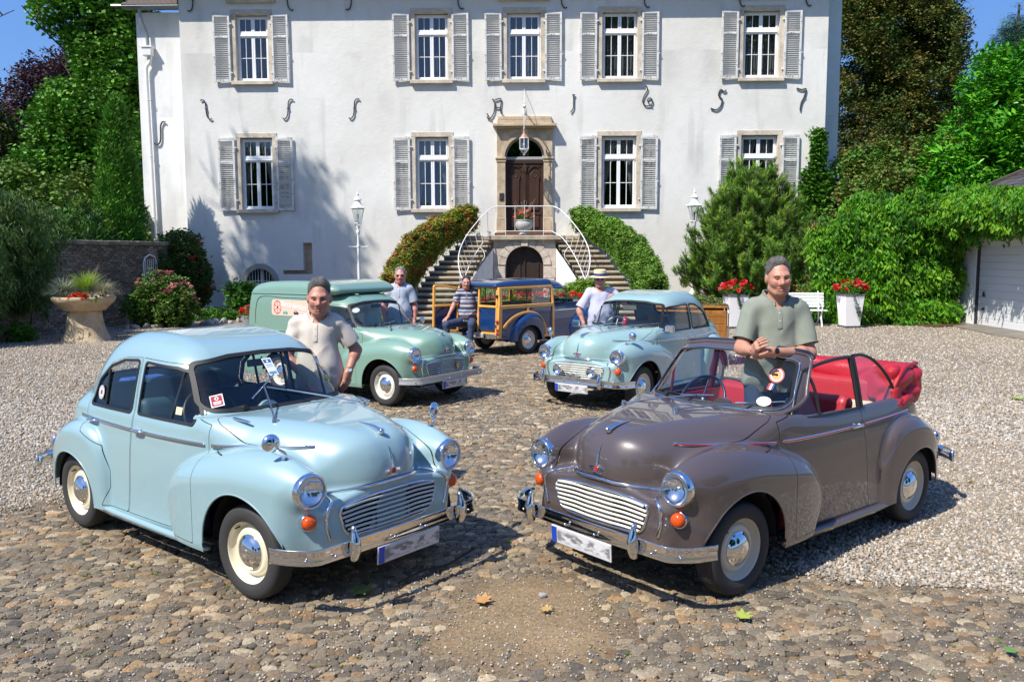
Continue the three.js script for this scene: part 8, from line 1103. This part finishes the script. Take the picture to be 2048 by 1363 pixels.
  const browM = mat(o.brow ?? [0.06, 0.045, 0.035], 0.9); for (const s of [-1, 1]) put('eyebrow', T(toGeo(nets((x, y, z) => ellS([0, 0, 0], [0.0175, 0.0036, 0.004])(x, y + x * x * 9, z), [-0.03, -0.012, -0.01], [0.03, 0.012, 0.01], 0.003, 2, 0.001)), s * 0.031, 0.0265, 0.0855, 0, s * 0.38, s * -0.08), browM, H3);
  if (o.teeth) put('teeth', T(new THREE.SphereGeometry(1, 16, 8), 0, -0.0695, 0.0865, 0, 0, 0, [0.013, 0.0028, 0.004]), mat([0.55, 0.52, 0.47], 0.3), H3);
  if (o.glasses) { put('sunglasses', [...[-1, 1].map(s => T(new THREE.SphereGeometry(0.024, 16, 12), s * 0.032, 0.001, 0.088, 0, s * 0.2, 0, [1.05, 0.82, 0.3])), rod([-0.014, 0.006, 0.096], [0.014, 0.006, 0.096], 0.003, 6), ...[-1, 1].map(s => rod([s * 0.056, 0.008, 0.082], [s * 0.081, 0.008, -0.01], 0.0028, 6))], mat(o.glasses, 0.08, { phys: 1, clearcoat: 1 }), H3); }
  // hair: a thick noisy cap with its own hair line
  if (o.hair) { const q = o.hair, sk = ellS([0, 0.037, -0.020], [0.079 + q.side, 0.096 + q.top, 0.101]); const hf = (x, y, z) => { const line = (z > 0.02 ? lerp(0.012, q.line - 1.6 * x * x + 0.012 * Math.exp(-(((Math.abs(x) - 0.043) / 0.014) ** 2)), sstep(0.015, 0.07, z)) + 0.022 * (vnoise(x * 75 + 30, z * 60 + 30, 4096, 9) - 0.5) : z > -0.025 ? lerp(-0.03, 0.012, sstep(-0.025, 0.02, z)) : -0.06) ; const nz = 0.012 * (vnoise(x * 40 + 40, z * 24 + y * 24 + 40, 4096, 6) - 0.5); const ear = Math.abs(x) > 0.062 && z > -0.036 && z < 0.012 ? 0.024 - y : -1, fade = 0.006 * (1 - sstep(0, 0.03, y - line)) + 0.004 * (1 - sstep(-0.02, 0.06, y)); const swept = sk(x, y - q.top * 0.5 * sstep(-0.02, 0.07, z), z); return smax(smax(swept + nz + fade, line - y, 0.003), ear, 0.004); }; const hg = toGeo(nets(hf, [-0.115, -0.08, -0.15], [0.115, 0.17, 0.12], 0.005, 2, 0.002)), hp2 = hg.attributes.position, hc2 = new Float32Array(hp2.count * 3); for (let i = 0; i < hp2.count; i++) { const x = hp2.getX(i), y = hp2.getY(i), z = hp2.getZ(i), m = 0.55 + 0.9 * (q.grey ?? 0.6) * sstep(0.07, 0.0, y); for (let c = 0; c < 3; c++) hc2[3 * i + c] = q.colour[c] * m; } hg.setAttribute('color', new THREE.BufferAttribute(hc2, 3)); put('hair', hg, mat([1, 1, 1], 0.65, { vertexColors: true, bumpMap: rep(TX.fine, 16), bumpScale: 0.003 }), H3); hairStrands(hg, q, H3); }
  if (o.hat) { const hm = mat([0.74, 0.60, 0.36], 0.85, { bumpMap: rep(tex(64, gray((u, v) => 0.5 + 0.25 * Math.sin(u * 50) + 0.25 * Math.sin(v * 50))), 6), bumpScale: 0.002 }); put('straw_hat', lathe([[0, 0.148], [0.085, 0.148], [0.097, 0.142], [0.099, 0.06], [0.102, 0.052], [0.155, 0.046], [0.158, 0.041], [0.10, 0.046], [0.09, 0.05]], 44).scale(0.95, 1, 1.1).rotateX(0.08), hm, H3); put('hat_band', lathe([[0.1005, 0.062], [0.1012, 0.098], [0.099, 0.098]], 44).scale(0.95, 1, 1.1).rotateX(0.08), mat([0.03, 0.045, 0.22], 0.7), H3); }
  // shirt
  const cutS = (s, e) => { const p = vadd(s, vsub(e, s), o.sleeve ?? 0.72), d = vn(vsub(e, s)); return { p, d }; }, cR = cutS(J.shR, J.elR), cL = cutS(J.shL, J.elL), wr = o.wrinkle ?? 1;
  const sl = (s, e) => capS(s, e, 0.068, 0.074), sR = sl(J.shR, J.elR), sLf = sl(J.shL, J.elL), hemY = o.hem ?? hip[1] - 0.10;
  const shirtF = (x, y, z) => { let d = torso(x, y, z) - 0.014 - 0.012 * sstep(sh[1] - 0.1, hip[1], y); const a = smin(sR(x, y, z), sLf(x, y, z), 0.01); d = smin(d, a, 0.035); const dx = x - sh[0], low = sstep(sh[1] - 0.15, hip[1], y), n1 = Math.sin((dx * 30 + y * 26 * Math.sign(dx) + 2.5 * Math.sin(y * 11 + dx * 5)) ) * (0.35 + 0.65 * sstep(0.05, 0.17, Math.abs(dx))), n2 = vnoise(x * 15 + 40, y * 8 + z * 9 + 40, 4096, 12) - 0.5, n3 = Math.abs(vnoise(x * 9 + y * 4 + 60, y * 6 - x * 5 + 60, 4096, 19) - 0.5) * 2; return d + wr * (0.0042 * n1 + 0.012 * n2 - 0.014 * (0.3 + low) * (1 - n3) * (1 - n3)); };
  let sm = nets(shirtF, lo, hi, cell * 0.9, 2); sm = split(sm, (x, y, z) => y - hemY)[1];
  const armClip = (c, sgn) => (x, y, z) => { const p = vsub([x, y, z], c.p), t = vdot(p, c.d), r = Math.sqrt(Math.max(0, vdot(p, p) - t * t)); return r < 0.11 && sgn * (x - sh[0]) > w * 0.45 ? t : -1; };
  sm = split(sm, armClip(cR, -1))[0]; sm = split(sm, armClip(cL, 1))[0];
  const nc = [neck[0], sh[1] + 0.070, neck[2] + 0.015]; sm = split(sm, (x, y, z) => { const dx = x - nc[0], dz = z - nc[2]; const open = o.tee ? 0 : 0.075 * sstep(0.03, 0.09, dz) * Math.max(0, 1 - Math.abs(dx) / 0.035); return Math.max(nc[1] + 0.002 - 0.62 * Math.max(0, dz) - open - y, (Math.hypot(dx, dz) - (o.tee ? 0.105 : 0.093))); })[1];
  const shirtM = o.shirtMat; put(o.tee ? 't_shirt' : 'polo_shirt', [toGeo(sm)], shirtM, g);
  const cuffs = [[cR, -1], [cL, 1]].map(([c]) => { const q = new THREE.Quaternion().setFromUnitVectors(V3(0, 0, 1), V3(...c.d)); const t = new THREE.TorusGeometry(0.0725, 0.006, 8, 36); t.applyQuaternion(q); t.translate(c.p[0] - c.d[0] * 0.004, c.p[1] - c.d[1] * 0.004, c.p[2] - c.d[2] * 0.004); return t; }); put('sleeve_hem', cuffs, shirtM, g);
  if (!o.tee) { // collar and placket
    const col2 = nets((x, y, z) => { const dx = x - nc[0], dz = z - nc[2] + 0.012, R = Math.hypot(dx, dz), a = Math.atan2(dx, dz), front = Math.cos(a), yc = nc[1] + 0.018 - 0.055 * sstep(0.1, 1, front) + 0.016 * sstep(0.3, -0.8, front), r0 = 0.083 + 0.75 * Math.max(0, (yc + 0.014) - y); return smax(rmax(Math.abs(R - r0) - 0.0065, Math.abs(y - yc) - 0.029, 0.005), (0.024 + 0.5 * Math.max(0, yc - y)) - Math.abs(a) * 0.09 - (front < 0 ? 1 : 0), 0.004); }, vadd(nc, [-0.16, -0.13, -0.16]), vadd(nc, [0.16, 0.09, 0.17]), 0.007, 2, 0.002); put('collar', toGeo(col2), o.collarMat || shirtM, g);
    const pl = []; for (let i = 0; i < 9; i++) { const y = nc[1] - 0.055 - i * 0.018; let a = 0.4, b = 0; for (let k = 0; k < 18; k++) { const q = (a + b) / 2; if (shirtF(nc[0], y, nc[2] + q) < 0) b = q; else a = q; } pl.push(V3(nc[0] - 0.004, y, nc[2] + a + 0.001)); } put('placket', sweep(pl, [[-0.002, -0.016], [0.0035, -0.016], [0.0035, 0.016], [-0.002, 0.016]], false, V3(1, 0, 0)), o.collarMat || shirtM, g); put('button', [2, 5].map(i => T(new THREE.SphereGeometry(0.0055, 8, 6), pl[i].x, pl[i].y, pl[i].z + 0.004, 0, 0, 0, [1, 1, 0.5])), mat([0.6, 0.58, 0.52], 0.4), g);
  }
  // trousers
  const tf = (x, y, z) => { const l = smin(legs[0](x, y, z), legs[1](x, y, z), 0.02), p = ellS(hip, [0.168, 0.14, 0.125])(x, y, z); return smin(l - 0.016, p - 0.010, 0.04) + 0.006 * (vnoise(x * 16 + 30, y * 11 + z * 14 + 30, 4096, 15) - 0.5) * 2; };
  let tm = nets(tf, lo, hi, cell, 2); tm = split(tm, (x, y) => y - (hip[1] + 0.10))[0]; const aY = Math.min(J.anR[1], J.anL[1]) - 0.02; tm = split(tm, (x, y) => y - aY)[1]; put('trousers', toGeo(tm), o.trouserMat || denim, g);
  for (const [a, s] of [[J.anR, -1], [J.anL, 1]]) put('shoe', toGeo(nets((x, y, z) => rmax(smin(ellS([a[0] + s * 0.01, a[1] - 0.045, a[2] + 0.07], [0.05, 0.05, 0.14])(x, y, z), ellS([a[0], a[1] - 0.03, a[2]], [0.045, 0.07, 0.06])(x, y, z), 0.03), a[1] - 0.088 - y, 0.01), [a[0] - 0.1, a[1] - 0.12, a[2] - 0.1], [a[0] + 0.1, a[1] + 0.07, a[2] + 0.25], 0.014, 2)), mat([0.05, 0.04, 0.035], 0.6), g);
  if (o.watch) { const wj = o.watch.side > 0 ? [J.elL, J.wrL] : [J.elR, J.wrR], d = vn(vsub(wj[1], wj[0])), p = vadd(wj[1], d, -0.02), q = new THREE.Quaternion().setFromUnitVectors(V3(0, 0, 1), V3(...d)), ww = part('wrist_watch', g); const st = new THREE.CylinderGeometry(0.0325, 0.034, 0.022, 24, 1, true).rotateX(Math.PI / 2); st.applyQuaternion(q); st.translate(...p); put('strap', st, mat(o.watch.strap, 0.5), ww); const f = V3(...vn(vsub(o.watch.face, vadd([0, 0, 0], d, vdot(o.watch.face, d))))); const fc = new THREE.CylinderGeometry(0.019, 0.0195, 0.010, 24); fc.applyQuaternion(new THREE.Quaternion().setFromUnitVectors(V3(0, 1, 0), f)); fc.translate(p[0] + f.x * 0.036, p[1] + f.y * 0.036, p[2] + f.z * 0.036); put('dial', fc, mat(o.watch.dial, 0.2, { metalness: 0.3 }), ww); }
  return g;
}
const cloth = (c, o = {}) => mat(c, 0.9, { phys: 1, sheen: 0.3, bumpMap: rep(TX.fine, 9), bumpScale: 0.0015, ...o });
const gHair = { colour: [0.13, 0.12, 0.112], line: 0.100, side: 0.001, top: 0.013, grey: 0.8 };
makePerson({ label: 'man in a beige polo shirt standing behind the light blue saloon, hand on hip', base: [-1.6, 0, -7.0], headScale: 1.13, turn: 0.16, pitch: 0.05, cell: 0.014, fat: 1.08, hair: { colour: [0.13, 0.118, 0.105], line: 0.104, side: 0.002, top: 0.020, grey: 0.9 }, skin: [0.47, 0.215, 0.145], shirtMat: cloth([0.58, 0.52, 0.45]), watch: { side: 1, strap: [0.03, 0.03, 0.03], dial: [0.6, 0.6, 0.6], face: [0.2, 0, 1] }, curlL: 0.35, curlR: 0.5,
  handL: [[-0.22, -0.95, 0.1], [-0.8, 0.1, -0.6]], handR: [[0.5, -0.5, 0.6], [0, -1, -0.2]], joints: { head: [0.03, 1.70, 0.06], shR: [-0.175, 1.475, 0.0], shL: [0.165, 1.485, 0.0], elR: [-0.25, 1.22, 0.04], wrR: [-0.04, 1.0, 0.14], elL: [0.30, 1.265, -0.06], wrL: [0.250, 1.085, 0.06], hip: [0, 0.97, 0], knR: [-0.11, 0.52, 0.02], knL: [0.12, 0.52, 0.02], anR: [-0.12, 0.09, -0.02], anL: [0.14, 0.09, -0.02] } });
makePerson({ label: 'man in a sage green polo shirt leaning on the convertible windscreen with clasped hands', base: [1.84, 0.275, -5.95], turn: -0.02, pitch: 0.03, roll: 0.05, cell: 0.013, fat: 1.0, look: -0.3, hair: { ...gHair, line: 0.100 }, skin: [0.50, 0.245, 0.165], shirtMat: cloth([0.225, 0.245, 0.20]), watch: { side: 1, strap: [0.85, 0.33, 0.01], dial: [0.015, 0.015, 0.015], face: [-0.1, 0.35, 1] }, curlL: 0.85, curlR: 0.7, sleeve: 0.80,
  handL: [[-0.92, 0.08, 0.2], [0.1, 0.35, -1]], handR: [[-0.1, 0.55, 0.75], [0.9, 0.3, 0.2]], joints: { head: [0.0, 1.612, 0.06], shR: [-0.155, 1.40, 0.0], shL: [0.165, 1.39, 0.0], elR: [-0.25, 1.13, 0.08], wrR: [-0.205, 1.125, 0.265], elL: [0.22, 1.095, 0.09], wrL: [-0.105, 1.125, 0.285], hip: [0.0, 0.92, -0.04], knR: [-0.10, 0.50, 0], knL: [0.10, 0.50, 0], anR: [-0.10, 0.09, -0.04], anL: [0.10, 0.09, -0.04] } });
makePerson({ label: 'man in a pale grey blue polo shirt and sunglasses behind the green van', base: [-1.82, 0, -13.8], headScale: 1.08, turn: 0.08, cell: 0.017, fat: 1.12, glasses: [0.02, 0.012, 0.01], hair: { colour: [0.30, 0.29, 0.28], line: 0.104, side: -0.002, top: 0.002 }, skin: [0.56, 0.235, 0.185], shirtMat: cloth([0.40, 0.45, 0.53]), handL: [[0.02, -1, 0.1], [-1, 0, 0]], handR: [[-0.02, -1, 0.1], [1, 0, 0]],
  joints: { head: [0.02, 1.705, 0.03], shR: [-0.165, 1.49, 0], shL: [0.165, 1.49, 0], elR: [-0.26, 1.21, 0.0], wrR: [-0.22, 0.98, 0.1], elL: [0.245, 1.21, -0.02], wrL: [0.24, 0.96, 0.06], hip: [0, 0.97, 0], knR: [-0.10, 0.52, 0.02], knL: [0.11, 0.52, 0.02], anR: [-0.11, 0.09, -0.02], anL: [0.12, 0.09, -0.02] } });
{
  const P2 = makePerson({ label: 'man in a straw boater hat and pale lilac t-shirt behind the two-door saloon', base: [1.40, 0, -13.5], headScale: 1.06, turn: -0.1, cell: 0.016, fat: 1.12, tee: true, teeth: true, hat: true, glasses: [0.05, 0.015, 0.05], skin: [0.50, 0.24, 0.18], stubble: 0.5, shirtMat: cloth([0.47, 0.48, 0.62]), curlL: 0.6, curlR: 0.4, sleeve: 0.85, handR: [[0.18, -0.95, 0.2], [0.9, 0, -0.4]], handL: [[-0.7, 0.1, 0.6], [0, -1, 0]],
    joints: { head: [-0.01, 1.645, 0.03], shR: [-0.18, 1.435, 0], shL: [0.19, 1.44, 0], elR: [-0.335, 1.16, 0.04], wrR: [-0.275, 0.965, 0.13], elL: [0.37, 1.28, 0.05], wrL: [0.21, 1.40, 0.18], hip: [0, 0.95, 0], knR: [-0.10, 0.50, 0.02], knL: [0.11, 0.50, 0.02], anR: [-0.11, 0.09, -0.02], anL: [0.12, 0.09, -0.02] } });
  const { FontLoader } = await import('three/addons/loaders/FontLoader.js'), { TextGeometry } = await import('three/addons/geometries/TextGeometry.js'), font = await new FontLoader().loadAsync('fonts/droid/droid_serif_bold.typeface.json');
  const t = put('shirt_print', new TextGeometry('SY', { font, size: 0.05, depth: 0.004, curveSegments: 4 }), mat([0.02, 0.02, 0.03], 0.8), P2); t.position.set(-0.12, 1.055, 0.176);
}
{
  const c = canvasTex(64, 512, (c, W, H) => { const band = [['#2c3348', 30], ['#8f9bb0', 16], ['#c8c6c8', 7], ['#5d6a86', 22], ['#c98c80', 11], ['#e2dfdc', 9], ['#8490a8', 26], ['#39435e', 20], ['#b77a70', 10], ['#dad8d6', 10], ['#6f7c98', 20]]; let y = 0; while (y < H) for (const [f, h] of band) { c.fillStyle = f; c.fillRect(0, y, W, h); y += h; } }); c.wrapS = c.wrapT = THREE.RepeatWrapping; c.repeat.set(1, 1.35);
  makePerson({ label: 'man in striped polo shirt and jeans sitting in the open rear of the estate', base: [-0.92, 0, -17.62], headScale: 1.08, turn: 0.12, pitch: 0.03, cell: 0.016, fat: 1.06, teeth: true, hair: { colour: [0.045, 0.04, 0.038], line: 0.09, side: -0.001, top: 0.006 }, skin: [0.52, 0.24, 0.17], shirtMat: cloth([1, 1, 1], { map: c }), collarMat: cloth([0.16, 0.18, 0.26]), curlR: 0.45, handR: [[-0.5, -0.45, 0.75], [0.1, -0.9, -0.3]], handL: [[0.1, -1, 0.2], [-1, 0, 0]], hem: 0.66,
    joints: { head: [-0.02, 1.46, 0.05], shR: [-0.165, 1.255, 0], shL: [0.17, 1.255, -0.02], elR: [-0.285, 0.99, 0.06], wrR: [-0.39, 0.765, 0.30], elL: [0.25, 1.0, -0.08], wrL: [0.22, 0.78, 0.05], hip: [0.0, 0.69, -0.06], knR: [-0.41, 0.625, 0.42], knL: [0.10, 0.64, 0.44], anR: [-0.40, 0.11, 0.40], anL: [0.06, 0.11, 0.46] } });
}
renderer.render(scene, camera);
